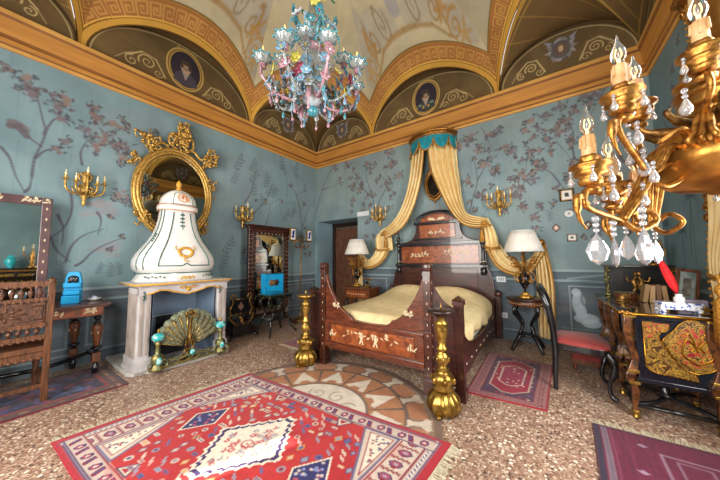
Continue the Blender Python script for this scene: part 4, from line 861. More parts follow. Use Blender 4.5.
def drape(outer, inner, folds=7, amp=.035, y0=4.50, depth=None, name='drape', par=can, fr=True, nv=40, phase=0):
    """cloth between two edge curves given as (x,y,z)"""
    O = bez(outer, 6); I = bez(inner, 6); N = nv
    def at(c, t): f = t*(len(c)-1); i = min(int(f), len(c)-2); return c[i].lerp(c[i+1], f-i)
    def fn(u, v):
        p = at(O, v).lerp(at(I, v), u); w = (at(O, v)-at(I, v)).length; k = amp*min(1, w/.22)
        p.y += k*sin(2*PI*folds*u+phase+1.2*v)-k*.3*sin(4*PI*folds*u+2); return tuple(p)
    g = G(); g.sheet(fn, folds*10, N, .006); d = g.build(name, [silkY], par, world=True)
    if fr:
        R = random.Random(3); e = [Vector(fn(1, i/70)) for i in range(71)]; g = G(); g.tube([tuple(p+Vector((0, -.012, 0))) for p in e], .013, 6)
        for i in range(0, 70, 1): p = e[i]; q = (e[i+1]-p); n = Vector((-q.z, 0, q.x)).normalized()*(1 if inner[0][0] < outer[0][0] else -1); g.ball(tuple(p-n*.0+Vector((0, -.02, 0))+n*.028), (.012, .012, .012), 0, 6, 4)
        g.build('fringe', [fringe_m], d, world=True)
    return d
drape([(-2.01, 4.62, 3.36), (-2.03, 4.60, 3.02), (-2.085, 4.58, 2.65), (-2.22, 4.55, 2.24), (-2.40, 4.52, 1.97), (-2.70, 4.56, 1.80)],
      [(-1.66, 4.38, 3.36), (-1.70, 4.40, 3.0), (-1.79, 4.42, 2.55), (-1.94, 4.42, 2.14), (-2.16, 4.44, 1.84), (-2.53, 4.50, 1.66)], 4, .045)
drape([(-1.18, 4.62, 3.36), (-1.165, 4.60, 2.92), (-1.13, 4.58, 2.57), (-1.09, 4.56, 2.22), (-1.01, 4.54, 1.99), (-.74, 4.58, 1.90)],
      [(-1.62, 4.38, 3.36), (-1.57, 4.40, 2.85), (-1.43, 4.42, 2.43), (-1.26, 4.42, 2.06), (-1.05, 4.44, 1.80), (-.76, 4.50, 1.73)], 5, .045, phase=1)
# tied-back falls, swags and hanging ends either side
drape([(-.80, 4.60, 1.86), (-.79, 4.56, 1.6), (-.77, 4.55, 1.37)], [(-.72, 4.60, 1.90), (-.61, 4.54, 1.66), (-.55, 4.54, 1.38)], 3, .03, nv=16, fr=False)
drape([(-2.50, 4.60, 1.86), (-2.44, 4.56, 1.6), (-2.43, 4.55, 1.42)], [(-2.62, 4.60, 1.88), (-2.80, 4.54, 1.70), (-2.80, 4.54, 1.42)], 3, .03, nv=16, fr=False)
drape([(-.58, 4.58, 1.50), (-.46, 4.56, 1.29), (-.33, 4.54, 1.20), (-.18, 4.55, 1.24), (-.06, 4.60, 1.46)],
      [(-.76, 4.58, 1.42), (-.62, 4.52, 1.14), (-.42, 4.50, 1.01), (-.19, 4.50, 1.03), (0.0, 4.58, 1.34)], 3, .022)
drape([(-2.78, 4.58, 1.50), (-2.90, 4.55, 1.30), (-3.05, 4.56, 1.26), (-3.22, 4.60, 1.46)],
      [(-2.50, 4.58, 1.44), (-2.63, 4.52, 1.20), (-2.88, 4.50, 1.07), (-3.12, 4.52, 1.10), (-3.28, 4.58, 1.34)], 3, .022)
drape([(-.12, 4.63, 1.48), (-.11, 4.62, 1.0), (-.12, 4.62, .5), (-.12, 4.62, .12)], [(.0, 4.63, 1.50), (.07, 4.60, 1.0), (.08, 4.60, .6), (.05, 4.60, .10)], 4, .03)
drape([(-3.18, 4.63, 1.48), (-3.20, 4.62, 1.0), (-3.20, 4.62, .5), (-3.19, 4.62, .12)], [(-3.28, 4.63, 1.50), (-3.33, 4.60, 1.0), (-3.34, 4.60, .6), (-3.33, 4.60, .10)], 4, .03)
def knot(name, c, s):
    g = G(); g.lathe([(.0, -.05), (.035, -.04), (.05, 0), (.035, .04), (0, .05)], c, 12, 0, 'Y', flute=.12, nf=6); g.tube([(c[0]-.12*s, c[1], c[2]-.02), (c[0], c[1]-.06, c[2]-.05), (c[0]+.1*s, c[1], c[2]-.03)], .014, 6)
    q = (c[0]-.03*s, c[1]-.05, c[2]-.10); g.tube([(c[0], c[1]-.05, c[2]-.02), q], .008, 5); g.lathe([(.0, 0), (.02, -.01), (.024, -.03), (.016, -.045), (.03, -.07), (.038, -.19), (0, -.19)], q, 10, 0, flute=.1, nf=8); return g.build(name, [fringe_m], can, world=True)
knot('tassel_tieback', (-.76, 4.50, 1.80), 1); knot('tassel_tieback', (-2.55, 4.50, 1.76), -1)
for q_ in ([(-.78, 4.52, 1.43), (-.68, 4.47, 1.40), (-.56, 4.50, 1.41)], [(-2.82, 4.52, 1.46), (-2.66, 4.47, 1.42), (-2.46, 4.50, 1.45)]): g = G(); g.tube(q_, .018, 6); g.build('rope_band', [fringe_m], can, world=True)
for x in (-.04, -3.24): g = G(); g.lathe([(.0, -.03), (.05, -.025), (.055, 0), (.03, .02), (0, .025)], (x, 4.60, 1.47), 10, 0, 'Y'); g.build('rosette', [gold], can, world=True)
# gilt looking-glass between the drapes
t = thing('wall_mirror', 'small gilt framed mirror hanging between the yellow bed drapes', 'mirror', (-1.60, 4.70, 2.3))
g = G(); fr = lambda r: [(r*.165*cos(a), .33+(.26 if sin(a) > 0 else .30)*r*sin(a)) for a in [2*PI*i/28 for i in range(28)]]
g.tube([(x, -.02, z) for x, z in fr(1)], .022, 7, closed=True); g.tube([(x, -.03, z) for x, z in fr(.8)], .008, 6, closed=True)
for i in range(20): a = 2*PI*i/20; g.ball((.175*cos(a), -.03, .33+.29*sin(a)), (.02, .015, .024), 0, 7, 5)
for s in (-1, 1): g.tube(bez([(0, -.02, .63), (s*.05, -.03, .68), (s*.09, -.03, .64), (s*.05, -.03, .61)]), .012, 6); g.tube(bez([(0, -.02, .03), (s*.04, -.03, .06), (s*.07, -.03, .02)]), .011, 6)
g.ball((0, -.03, .70), (.025, .02, .04)); g.ball((0, -.03, -.0), (.02, .02, .035)); g.build('frame', [gold], t)
g = G(); g.prism(fr(.88), (0, -.012, 0), (1, 0, 0), (0, 0, 1), .008); g.build('glass', [mat('dark_old_mirror', '#6b6a66', '#4a3a33', .12, .9, 5)], t)
# ================================================================ BEDSIDE
def lamp(x, y, z0, lab, sc=1.0):
    t = thing('table_lamp', lab, 'lamp', (x, y, z0), group=None)
    g = G(); g.lathe([(.085, 0), (.09, .012), (.07, .03), (.045, .045), (.05, .06), (.02, .08)], (0, 0, 0), 20, 0, flute=.06, nf=6); g.build('foot', [ochre_gilt], t)
    g = G(); g.lathe([(.02, .075), (.016, .12), (.03, .14), (.055, .18), (.075, .235), (.08, .275), (.055, .315), (.03, .33), (.024, .36), (.03, .38)], (0, 0, 0), 20); v = g.build('vase_body', [lamp_black], t)
    g = G()
    for k in range(6): a = k*PI/3+.4; ca, sa = cos(a), sin(a); g.tube(bez([(.08*ca, .08*sa, .24), (.09*ca, .09*sa, .29), (.05*ca, .05*sa, .33), (.03*ca, .03*sa, .30)], 5), .006, 5); g.ball((.078*ca, .078*sa, .225), (.014, .014, .02), 0, 6, 4)
    for s in (-1, 1): g.tube(bez([(s*.07, 0, .20), (s*.12, 0, .26), (s*.11, 0, .34), (s*.04, 0, .36)], 6), .008, 6)
    g.build('gilt_mount', [gold], v)
    g = G()
    for k in range(8):
        a = k*PI/4; ca, sa = cos(a), sin(a); g.tube(bez([(.02*ca, .02*sa, .36), (.07*ca, .07*sa, .40), (.12*ca, .12*sa, .50), (.17*ca, .17*sa, .56), (.20*ca, .20*sa, .55)], 5), [.011]*10+[.007]*11, 6)
        for q in range(5): u = q/4; g.ball(((.06+.12*u)*ca+.015*sin(q), (.06+.12*u)*sa, .41+.15*u), (.018, .018, .013), 0, 6, 4)
        g.tube(bez([(.09*ca, .09*sa, .44), (.14*ca, .14*sa, .42), (.15*ca, .15*sa, .47), (.12*ca, .12*sa, .47)], 4), .008, 5)
    g.lathe([(.015, .36), (.018, .62), (.03, .63), (.03, .68)], (0, 0, 0), 10); g.build('filigree_holder', [gold], t)
    def sh(u, v): a = 2*PI*u; r = (lerp(.245, .145, v))*(1+.012*sin(60*a)*0+.010*sin(48*a)); return (r*cos(a), r*sin(a), .64+.285*v)
    g = G(); g.sheet(sh, 192, 3, .003, closeu=True); s = g.build('lamp_shade', [shade_m], t)
    g = G(); 
    for v in (0, 1): g.tube([tuple(Vector(sh(i/48, v))*1.0) for i in range(48)], .006, 5, closed=True)
    g.build('trim', [white_pl], s)
    g = G(); g.ball((0, 0, .74), (.028, .028, .045)); g.lathe([(.014, .66), (.014, .70)], (0, 0, 0), 8); g.build('bulb', [white_glaze], t)
    t.scale = (sc,)*3; return t
ochre_gilt = mat('pale_gilt', '#e0b35c', '#b9842f', .35, .8, 20)
lamp_black = mat('black_enamel', '#15161a', '#5a4a2a', .2, .2, 22, lo=.55, hi=.62)
shade_m = mat('pleated_ivory_silk', '#e0dcd4', '#d2cdc3', .8, 0, 10)
# right: round table on scrolled legs
t = thing('bedside_table', 'round dark bedside table on scrolled black legs right of the bed', 'table', (-.245, 4.32, 0)); RTX, RTY = -.245, 4.32
g = G(); g.lathe([(0, .665), (.215, .665), (.235, .675), (.24, .69), (.235, .70), (0, .70)], (0, 0, 0), 36); g.build('table_top', [wood_dk], t)
g = G(); g.lathe([(.20, .60), (.205, .605), (.205, .66), (.20, .665)], (0, 0, 0), 36); ap = g.build('apron', [wood_mid], t)
g = G(); 
for k in range(36): a = k*PI/18; g.box((.206*cos(a), .206*sin(a), .632), (.006, .014, .006), 0, a)
g.build('inlay', [inlay], ap)
for k in range(4):
    a = PI/4+k*PI/2; ca, sa = cos(a), sin(a); g = G()
    g.tube(bez([(.17*ca, .17*sa, .61), (.20*ca, .20*sa, .52), (.12*ca, .12*sa, .42), (.07*ca, .07*sa, .33), (.11*ca, .11*sa, .24), (.09*ca, .09*sa, .20)], 6), .02, 7); g.tube(bez([(.06*ca, .06*sa, .22), (.14*ca, .14*sa, .17), (.22*ca, .22*sa, .05), (.25*ca, .25*sa, .014)], 6), .022, 7)
    g.ball((.17*ca, .17*sa, .55), .028, 0, 8, 5); g.build('leg', [ebony], t)
g = G(); g.lathe([(.11, .19), (.12, .2), (.12, .215), (.11, .22)], (0, 0, 0), 24); g.build('lower_shelf', [ebony], t)
lamp(RTX, RTY, .70, 'table lamp with ivory pleated shade on the round table right of the bed')
# left: box table with drawer
t = thing('bedside_table', 'square walnut bedside table with inlaid drawer left of the bed', 'table', (-2.93, 4.22, 0))
g = G(); g.box((0, 0, .70), (.62, .44, .03)); g.build('table_top', [wood_mid], t, .006)
g = G(); g.box((0, .01, .60), (.56, .38, .17)); g.build('cabinet_frame', [wood_mid], t, .004)
g = G(); g.box((0, -.188, .60), (.48, .014, .12)); d = g.build('drawer', [wood_bright], t, .003)
g = G(); 
for k in range(7): g.prism([(-.02, 0), (0, .013), (.02, 0), (0, -.013)], ((k-3)*.06, -.197, .60), (1, 0, 0), (0, 0, 1), .004)
g.build('bone_inlay', [inlay], d)
for sx in (-1, 1):
    for sy in (-1, 1): g = G(); g.lathe([(.028, .52), (.03, .50), (.018, .47), (.03, .42), (.034, .36), (.018, .18), (.026, .16), (.018, .13), (.028, .05), (.02, 0)], (sx*.25, sy*.16, 0), 12); g.build('leg', [wood_dk], t)
lamp(-3.10, 4.30, .715, 'table lamp with ivory pleated shade on the square table left of the bed')
t = thing('gilt_ornament', 'small gilt and black ornament on the left bedside table', 'ornament', (-2.76, 4.16, .715))
g = G(); g.box((0, 0, .012), (.12, .07, .024)); g.box((0, 0, .035), (.09, .05, .02)); 
for s in (-1, 1): g.tube(bez([(s*.04, 0, .04), (s*.055, 0, .08), (s*.03, 0, .12), (s*.05, 0, .16)], 5), .009, 6)
g.tube([(-.06, 0, .165), (.06, 0, .165)], .012, 7); g.ball((-.065, 0, .165), .02, 0, 7, 5); g.ball((.065, 0, .165), .02, 0, 7, 5); g.build('gilt_stand', [gold_dk], t)
g = G(); g.lathe([(0, -.02), (.035, -.02), (.035, .02), (0, .02)], (0, 0, .095), 16, 0, 'Y'); g.build('dial_case', [black_m], t)
# ================================================================ ON THE BACK WALL
def plate(name, x, z, w, h, m, lab, cat, wall='y', th=.012):
    g = G(); g.box((x, YB-th/2-.001, z), (w, th, h)); t = thing(name, lab, cat, (x, YB, z)); g.build('plate', [m], t, .003, world=True); return t
plate('wall_sign', -3.22, 2.245, .31, .10, white_pl, 'small white sign on the back wall beside the door recess', 'sign')
for z, lab in ((.915, 'white wall socket above the other between bed and bedside table'), (.36, 'white wall socket low on the dado beside the bed')):
    t = plate('wall_socket', -.582, z, .13, .085, white_pl, lab, 'socket'); g = G()
    for k in (-1, 0, 1): g.box((-.582+k*.03, YB-.0145, z), (.022, .004, .045))
    g.build('outlet_insert', [mat('grey_plastic', '#a8acb0')] if z > .5 else [bpy.data.materials['grey_plastic']], t, world=True)
def hang(name, x, z, w, h, lab, shape='rect', fm=gold_dk, inner='#d6d3cc', pic='#3b3630', cat='picture'):
    t = thing(name, lab, cat, (x, YB, z)); y = -.012
    if shape == 'rect': outl = [(-w/2, -h/2), (w/2, -h/2), (w/2, h/2), (-w/2, h/2)]
    elif shape == 'dia': outl = [(-w/2, 0), (0, -h/2), (w/2, 0), (0, h/2)]
    else: outl = [(w/2*cos(2*PI*i/20), h/2*sin(2*PI*i/20)) for i in range(20)]
    g = G(); g.prism(outl, (0, -.010, 0), (1, 0, 0), (0, 0, 1), .016); g.tube([(a*.96, -.02, b*.96) for a, b in outl], .008 if w < .13 else .013, 5, closed=True); g.build('frame', [fm], t)
    g = G(); k = .74; g.prism([(a*k, b*k) for a, b in outl], (0, -.0205, 0), (1, 0, 0), (0, 0, 1), .003); mt = g.build('mount', [mat('mount', inner)], t)
    g = G(); k = .33; q = [(a*k*(.9+.2*math.sin(i*2.1)), b*k+h*.02) for i, (a, b) in enumerate(outl)]; g.prism(q, (0, -.023, 0), (1, 0, 0), (0, 0, 1), .003); g.ball((0, -.023, h*.13), (w*.07, .002, h*.07), 0, 8, 5); g.build('print', [mat('print', pic)], mt); return t
hang('framed_print', .298, 2.135, .155, .17, 'small square gilt framed print, highest of the little wall pictures', fm=gold_dk)
hang('oval_miniature', .308, 1.865, .095, .085, 'tiny oval white miniature below the square gilt framed print', 'oval', fm=white_pl, pic='#7d7f83')
hang('lozenge_miniature', .155, 1.675, .10, .115, 'lozenge shaped brown framed miniature left of the white oval one', 'dia', fm=wood_mid, inner='#b99a8c', pic='#e6d6c6')
hang('lozenge_miniature', .505, 1.69, .11, .115, 'lozenge shaped dark framed miniature right of the white oval one', 'dia', fm=wood_dk, inner='#6a5a4e', pic='#cfc7b9')
hang('square_miniature', .325, 1.525, .105, .095, 'square pale framed miniature, lowest of the little wall pictures', fm=mat('pale_frame', '#b8a08e', '#8a7364'), pic='#4a3b33')
# ---- wall sconces
def sconce(lab, loc, rz, narm=5, sc=1, candle=True):
    t = thing('wall_sconce', lab, 'wall sconce', loc, rz, 'gilt wall sconces'); t.scale = (sc,)*3
    g = G(); g.lathe([(0, -.24), (.012, -.225), (.022, -.19), (.014, -.17), (.026, -.13), (.018, -.10), (.03, -.05), (.04, 0), (.03, .04), (.018, .07), (.034, .10), (.022, .14), (.03, .17), (.01, .2), (0, .215)], (0, -.055, 0), 12)
    g.tube([(0, 0, -.02), (0, -.06, -.02)], .02, 6); g.lathe([(0, -.006), (.05, -.005), (.055, .005), (0, .008)], (0, -.003, 0), 14, 0, 'Y')
    for s in (-1, 1): g.tube(bez([(0, -.05, .12), (s*.05, -.06, .17), (s*.05, -.06, .10), (s*.02, -.06, .08)], 5), .010, 6); g.tube(bez([(0, -.05, -.06), (s*.04, -.06, -.02), (s*.05, -.06, -.08), (s*.015, -.06, -.12)], 5), .009, 6)
    g.build('back_stem', [bright_gilt], t)
    A = [(-.165, .06), (-.09, .13), (.0, .16), (.09, .13), (.165, .06)][:narm]
    for i, (dx, dy) in enumerate(A):
        zt = .02+.035*(abs(dx) > .1)+(.09 if dx == 0 else 0); e = (dx, -.055-dy, zt)
        g = G(); g.tube(bez([(0, -.07, -.06), (dx*.45, -.06-dy*.5, -.10), (dx*.95, -.055-dy, -.05), e], 6), .011, 6); g.tube(bez([(dx*.5, -.06-dy*.5, -.09), (dx*.65, -.05-dy*.6, -.02), (dx*.4, -.05-dy*.5, .0)], 5), .007, 5)
        arm = g.build('arm', [bright_gilt], t)
        g = G(); g.lathe([(.006, 0), (.034, .006), (.036, .012), (.012, .018), (.016, .03), (.014, .045), (.017, .05)], e, 12); g.build('drip_pan', [bright_gilt], arm)
        g = G(); g.lathe([(.011, .045), (.0115, .085), (.006, .09), (.008, .105), (.0, .125)], e, 8); g.build('candle', [cream_wax], arm)
    return t
sconce('five armed gilt wall sconce on the left wall near the dressing mirror', (XL, .645, 2.16), PI/2)
sconce('gilt wall sconce between the oval mirror and the tall dark standing mirror', (XL, 2.72, 2.08), PI/2)
sconce('gilt wall sconce on the back wall left of the bed canopy', (-2.76, YB, 2.15), 0)
sconce('gilt wall sconce on the back wall right of the bed canopy', (-.55, YB, 2.14), 0)
# ================================================================ FIREPLACE
FX, FY = -4.05, 1.475
fp = thing('fireplace', 'white glazed fireplace with bell shaped painted hood and gold finial', 'fireplace', (FX, FY, 0))
m_white = mat('white_painted_stone', '#c6c3c3', '#aea9aa', .45, 0, 5, coat=.1)
m_side = mat('mauve_grey_stone', '#b3a59c', '#93877f', .5, 0, 4)
m_grey = mat('blue_grey_slate', '#66788c', '#55667a', .5, 0, 4)
m_hearth = mat('hearth_marble', '#c3c1bc', '#a9a6a1', .35, 0, 4)
m_opening_shade = mat('opening_shade', '#15161a', '#23242a', .8, 0, 6)
g = G(); hp = [(-.58, -.54), (-.10, -.55), (.30, -.545), (.37, -.50), (.36, -.42), (.42, -.36), (.44, -.2), (.46, 0), (.46, .2), (.45, .36), (.40, .42), (.42, .50), (.36, .55), (-.10, .56), (-.58, .55)]
g.prism(hp, (0, 0, .0225), (1, 0, 0), (0, 1, 0), .045); g.build('hearth', [m_hearth], fp, .012)
# jambs
for s in (-1, 1):
    y = s*.415; g = G(); g.box((.185, y+s*.015, .50), (.36, .12, .88)); g.box((.19, y+s*.01, .11), (.40, .16, .13)); g.box((.19, y+s*.01, .055), (.42, .18, .03)); j = g.build('jamb', [m_white], fp, .006)
    g = G(); g.box((.372, y+s*.015-.028, .54), (.012, .026, .66)); g.box((.372, y+s*.015+.028, .54), (.012, .026, .66)); g.build('fluted_strip', [m_side], j, .003)
    g = G(); g.box((.18, y+s*.077, .52), (.30, .006, .72)); g.build('side_panel', [m_side], j)
    g = G()
    for k in range(5): g.ball((.384, y-.03+.012*(k % 2), .90-.02*k), (.004, .012, .012), 0, 6, 4)
    g.build('green_garland', [green_line], j)
# interior: splayed slate cheeks, back with dark opening
g = G(); 
for s in (-1, 1): g.add([(.33, s*.34, .05), (.33, s*.34, .95), (-.02, s*.26, .95), (-.02, s*.26, .05), (.33, s*.345, .05), (.33, s*.345, .95), (-.02, s*.27, .95), (-.02, s*.27, .05)], [(0, 1, 2, 3), (7, 6, 5, 4), (0, 4, 5, 1), (1, 5, 6, 2), (2, 6, 7, 3), (3, 7, 4, 0)])
g.box((-.03, 0, .76), (.03, .56, .40)); g.box((-.03, -.235, .3), (.03, .09, .5)); g.box((-.03, .235, .3), (.03, .09, .5)); g.box((.16, 0, .93), (.36, .66, .02)); g.build('slate_lining', [m_grey], fp)
g = G(); g.box((-.30, 0, .52), (.55, .58, .94)); g.build('chimney_core', [m_white], fp)
g = G(); g.box((-.020, 0, .30), (.01, .40, .50)); g.build('dark_opening', [m_opening_shade], fp)  # flat dark panel in place of the opening, its shade put into the colour
# frieze with scalloped gilt edge
fr_ = [(-.49, .96), (.49, .96), (.49, .86), (.42, .865), (.36, .875), (.30, .90), (.22, .895), (.17, .875), (.10, .855), (0, .835), (-.10, .855), (-.17, .875), (-.22, .895), (-.30, .90), (-.36, .875), (-.42, .865), (-.49, .86)]
g = G(); g.prism(fr_, (.358, 0, 0), (0, 1, 0), (0, 0, 1), .05); f = g.build('frieze', [m_white], fp, .003)
g = G(); g.tube([(.386, a, b+.012) for a, b in fr_[3:-1]], .010, 6); 
for a in (-1, 1): g.tube(bez([(.388, 0, .93), (.390, a*.05, .915), (.392, a*.09, .925), (.392, a*.06, .945), (.390, a*.03, .93)], 4), .007, 5)
g.lathe([(0, 0), (.03, .003), (.02, .012), (0, .014)], (.383, 0, .90), 8, 0, 'X', flute=.2, nf=4); g.build('gilt_scroll', [ochre_line], f)
g = G(); g.prism([(-.20, -.53), (.42, -.53), (.44, -.50), (.44, .50), (.42, .53), (-.20, .53)], (0, 0, .985), (1, 0, 0), (0, 1, 0), .03); g.prism([(-.15, -.505), (.405, -.505), (.405, .505), (-.15, .505)], (0, 0, .965), (1, 0, 0), (0, 1, 0), .02); sh = g.build('mantel_shelf', [m_white], fp, .004)
g = G(); g.tube([(-.20, -.533, .985), (.42, -.533, .985), (.443, -.50, .985), (.443, .50, .985), (.42, .533, .985), (-.2, .533, .985)], .012, 6); g.build('gilt_edge', [ochre_line], sh)
# plinth
def sup(a, r, z, sx=.74, sq=.7):
    q = 1/((abs(cos(a))**(2+sq)+abs(sin(a))**(2+sq))**(1/(2+sq))); return Vector((r*q*cos(a)*sx-.04, r*q*sin(a), z))
HP = [(1.00, .46), (1.015, .465), (1.03, .45), (1.07, .425), (1.10, .415), (1.115, .435), (1.15, .465), (1.20, .478), (1.27, .472), (1.34, .44), (1.42, .385), (1.50, .330), (1.58, .285), (1.68, .248), (1.80, .222), (1.92, .210)]
hz, hr = [p[0] for p in HP], [p[1]*.96 for p in HP]
g = G(); g.grid(lambda u, v: tuple(sup(2*PI*u, interp(lerp(1.0, 1.92, v), hz, hr), lerp(1.0, 1.92, v))), 72, 80, closeu=True); hood = g.build('hood', [white_glaze], fp)
DZ_ = [1.99, 2.04, 2.09, 2.14, 2.18, 2.21, 2.225]; DR = [.205, .203, .192, .162, .118, .06, .001]
g = G(); g.grid(lambda u, v: tuple(sup(2*PI*u, interp(lerp(1.99, 2.225, v), DZ_, DR), lerp(1.99, 2.225, v), .9, .6)), 60, 24, closeu=True); dome = g.build('dome', [white_glaze], fp)
g = G(); g.grid(lambda u, v: tuple(sup(2*PI*u, .218+.012*sin(PI*v), 1.91+.085*v, .78, .7)), 60, 6, closeu=True); col = g.build('collar', [white_glaze], fp)
g = G()
for z in (1.918, 1.985): g.tube([tuple(sup(2*PI*i/48, .224, z, .78, .7)) for i in range(48)], .006, 5, closed=True)
g.build('coral_line', [pink_line], col)
g = G(); g.lathe([(.03, 2.22), (.035, 2.235), (.018, 2.25), (.03, 2.27), (.036, 2.29), (.028, 2.32), (.010, 2.35), (0, 2.36)], (-.04, 0, 0), 12); g.build('finial', [ochre_line], fp)
def hs(a, z, off=.004): p = sup(a, interp(z, hz, hr), z); n = Vector((cos(a)*1.2, sin(a), 0)).normalized(); return tuple(p+n*off)
g = G()
for s in (-1, 1):
    g.tube([hs(s*lerp(.62, .45, t), lerp(1.19, 1.89, t)) for t in [i/20 for i in range(21)]], .007, 5); g.tube([hs(s*lerp(.98, .95, t), lerp(1.15, 1.91, t)) for t in [i/20 for i in range(21)]], .006, 5); g.tube([hs(s*lerp(1.25, 1.2, t), lerp(1.15, 1.91, t)) for t in [i/20 for i in range(21)]], .006, 5)
    g.tube([hs(s*a, 1.19+(.03*(1-a/.1) if a < .1 else 0)) for a in [i*.62/14 for i in range(15)]], .007, 5)
g.tube([tuple(sup(2*PI*i/60, .418, 1.10)) for i in range(60)], .006, 5, closed=True)
for i in range(4):
    for s in (-1, 1): g.ball(hs(s*.07+.0, 1.86-.05*i), (.004, .014, .012), 0, 6, 4)
g.tube([hs(0, lerp(1.66, 1.90, t)) for t in (0, .5, 1)], .004, 5)
for s in (-1, 1):
    for k in range(4): g.ball(hs(s*1.1, 1.50+.03*k), (.010, .010, .014), 0, 6, 4)
    for k in range(6): g.ball(tuple(sup(s*(.5+.09*k), .437, 1.05)+Vector((.004, 0, .012*(k % 2)))), (.006, .012, .010), 0, 6, 4)
g.build('green_line', [green_line], hood)
g = G(); c = Vector(hs(0, 1.36, 0)); up = (Vector(hs(0, 1.42, 0))-Vector(hs(0, 1.30, 0))).normalized(); R = random.Random(2)
for k in range(16): a = 2*PI*k/16; p = c+Vector((0, 1, 0))*(.075*cos(a))+up*(.062*sin(a))+Vector((.006, 0, 0)); g.ball(tuple(p), (.012, .02, .02), 0, 6, 4)
g.tube(bez([tuple(c+up*-.06+Vector((.01, .0, 0))), tuple(c+up*-.11+Vector((.012, -.03, 0))), tuple(c+up*-.13+Vector((.014, .02, 0)))]), .007, 5)
for s in (-1, 1): g.tube(bez([tuple(c+up*-.0+Vector((.008, s*.07, 0))), tuple(c+up*.05+Vector((.008, s*.11, 0))), tuple(c+up*.09+Vector((.006, s*.10, 0)))]), .006, 5)
g.build('gilt_wreath', [ochre_line], hood)
g = G()
for k in range(14): a = 2*PI*k/14; z = 2.09+.055*sin(a); r = interp(z, DZ_, DR); g.ball(tuple(sup(.32*cos(a), r, z, .9, .6)), (.008, .014, .012), k % 2, 6, 4)
for k in range(5): z = 2.07+.01*k; g.ball(tuple(sup(.15*cos(k*2), interp(z, DZ_, DR), z, .9, .6)), (.007, .02, .018), 1, 6, 4)
g.build('painted_cartouche', [ochre_line, pink_line], dome)
g = G()
for s in (-1, 1): g.tube([tuple(sup(s*.55, interp(z, DZ_, DR)+.002, z, .9, .6)) for z in (2.0, 2.05, 2.10, 2.14)], .004, 5)
g.tube([tuple(sup(.55*t, interp(2.14+.03*(1-t*t), DZ_, DR)+.002, 2.14+.03*(1-t*t), .9, .6)) for t in [i/6-1 for i in range(13)]], .004, 5)
g.tube([tuple(sup(2*PI*i/48, .208, 1.998, .9, .6)) for i in range(48)], .004, 5, closed=True); g.build('green_line', [green_line], dome)
g = G(); 
for s in (-1, 0, 1): g.tube(bez([(.355, s*.05-.03, 1.02), (.36, s*.05, 1.055), (.355, s*.05+.03, 1.03)], 4), .010, 6)
g.build('gilt_ornament', [ochre_line], fp)
# ---- fan shaped fire screen
t = thing('fire_screen', 'brass peacock fan fire screen standing in the white fireplace', 'fire screen', (-3.63, 1.485, .045))
m_mesh = mat('grey_green_mesh', '#8a9078', '#6c745f', .55, .15, 60, bump=.3)
m_brw = mat('brass_wire', '#c9aa5e', '#8a6c34', .3, .9, 20)
NB = 11
def fan(a, r, x=0): return (x, .33*r*cos(a)*1.0, .16+.40*r*sin(a))
g = G()
def fs(u, v): a = lerp(.28, PI-.28, u); r = lerp(.18, 1, v); return fan(a, r*(1+.0*sin(u)), .005*math.asin(sin(u*2*PI*NB))/1.57*r)
g.sheet(fs, NB*8, 8, .004); lf = g.build('fan_leaf', [m_mesh], t)
g = G()
for k in range(NB+1): a = lerp(.28, PI-.28, k/NB); g.tube([fan(a, .1, .012), fan(a, 1.0, .018)], .006, 5)
for r in (.35, .5, .63, .74, .84, .93, 1.0): g.tube([tuple(Vector(fs(i/66, (r-.18)/.82))+Vector((.006, 0, 0))) for i in range(67)], .0032, 4)
g.build('brass_rib', [m_brw], lf)
for k in range(NB):
    a = lerp(.28, PI-.28, (k+.5)/NB); c = Vector(fan(a, 1.0)); g = G(); g.tube([tuple(c+Vector((0, .052*cos(b), .052*sin(b)))) for b in [a-PI*.55+PI*1.1*i/10 for i in range(11)]], .006, 5)
    g.lathe([(0, -.002), (.048, -.002), (.048, .002), (0, .002)], tuple(c), 14, 0, 'X'); g.build('scallop', [m_mesh], t)
g = G(); scr = lambda s, z, w, h: g.tube(bez([(.03, 0, z), (.035, s*w, z+h*.4), (.035, s*w*.9, z+h), (.03, s*w*.3, z+h*.8), (.03, s*w*.5, z+h*.5)], 5), .009, 6)
for s in (-1, 1): scr(s, .02, .06, .12); scr(s, .12, .045, .12); scr(s, .50, .05, .08)
g.tube([(.025, 0, .03), (.03, 0, .50)], .010, 6); g.ball((.03, 0, .27), (.02, .022, .05)); g.ball((.03, 0, .40), (.016, .018, .04)); g.ball((.025, 0, .57), (.02, .03, .03)); g.box((0, 0, .0125), (.12, .14, .025)); g.box((.0, 0, .06), (.03, .04, .10)); g.build('brass_mount', [gold_dk], t)
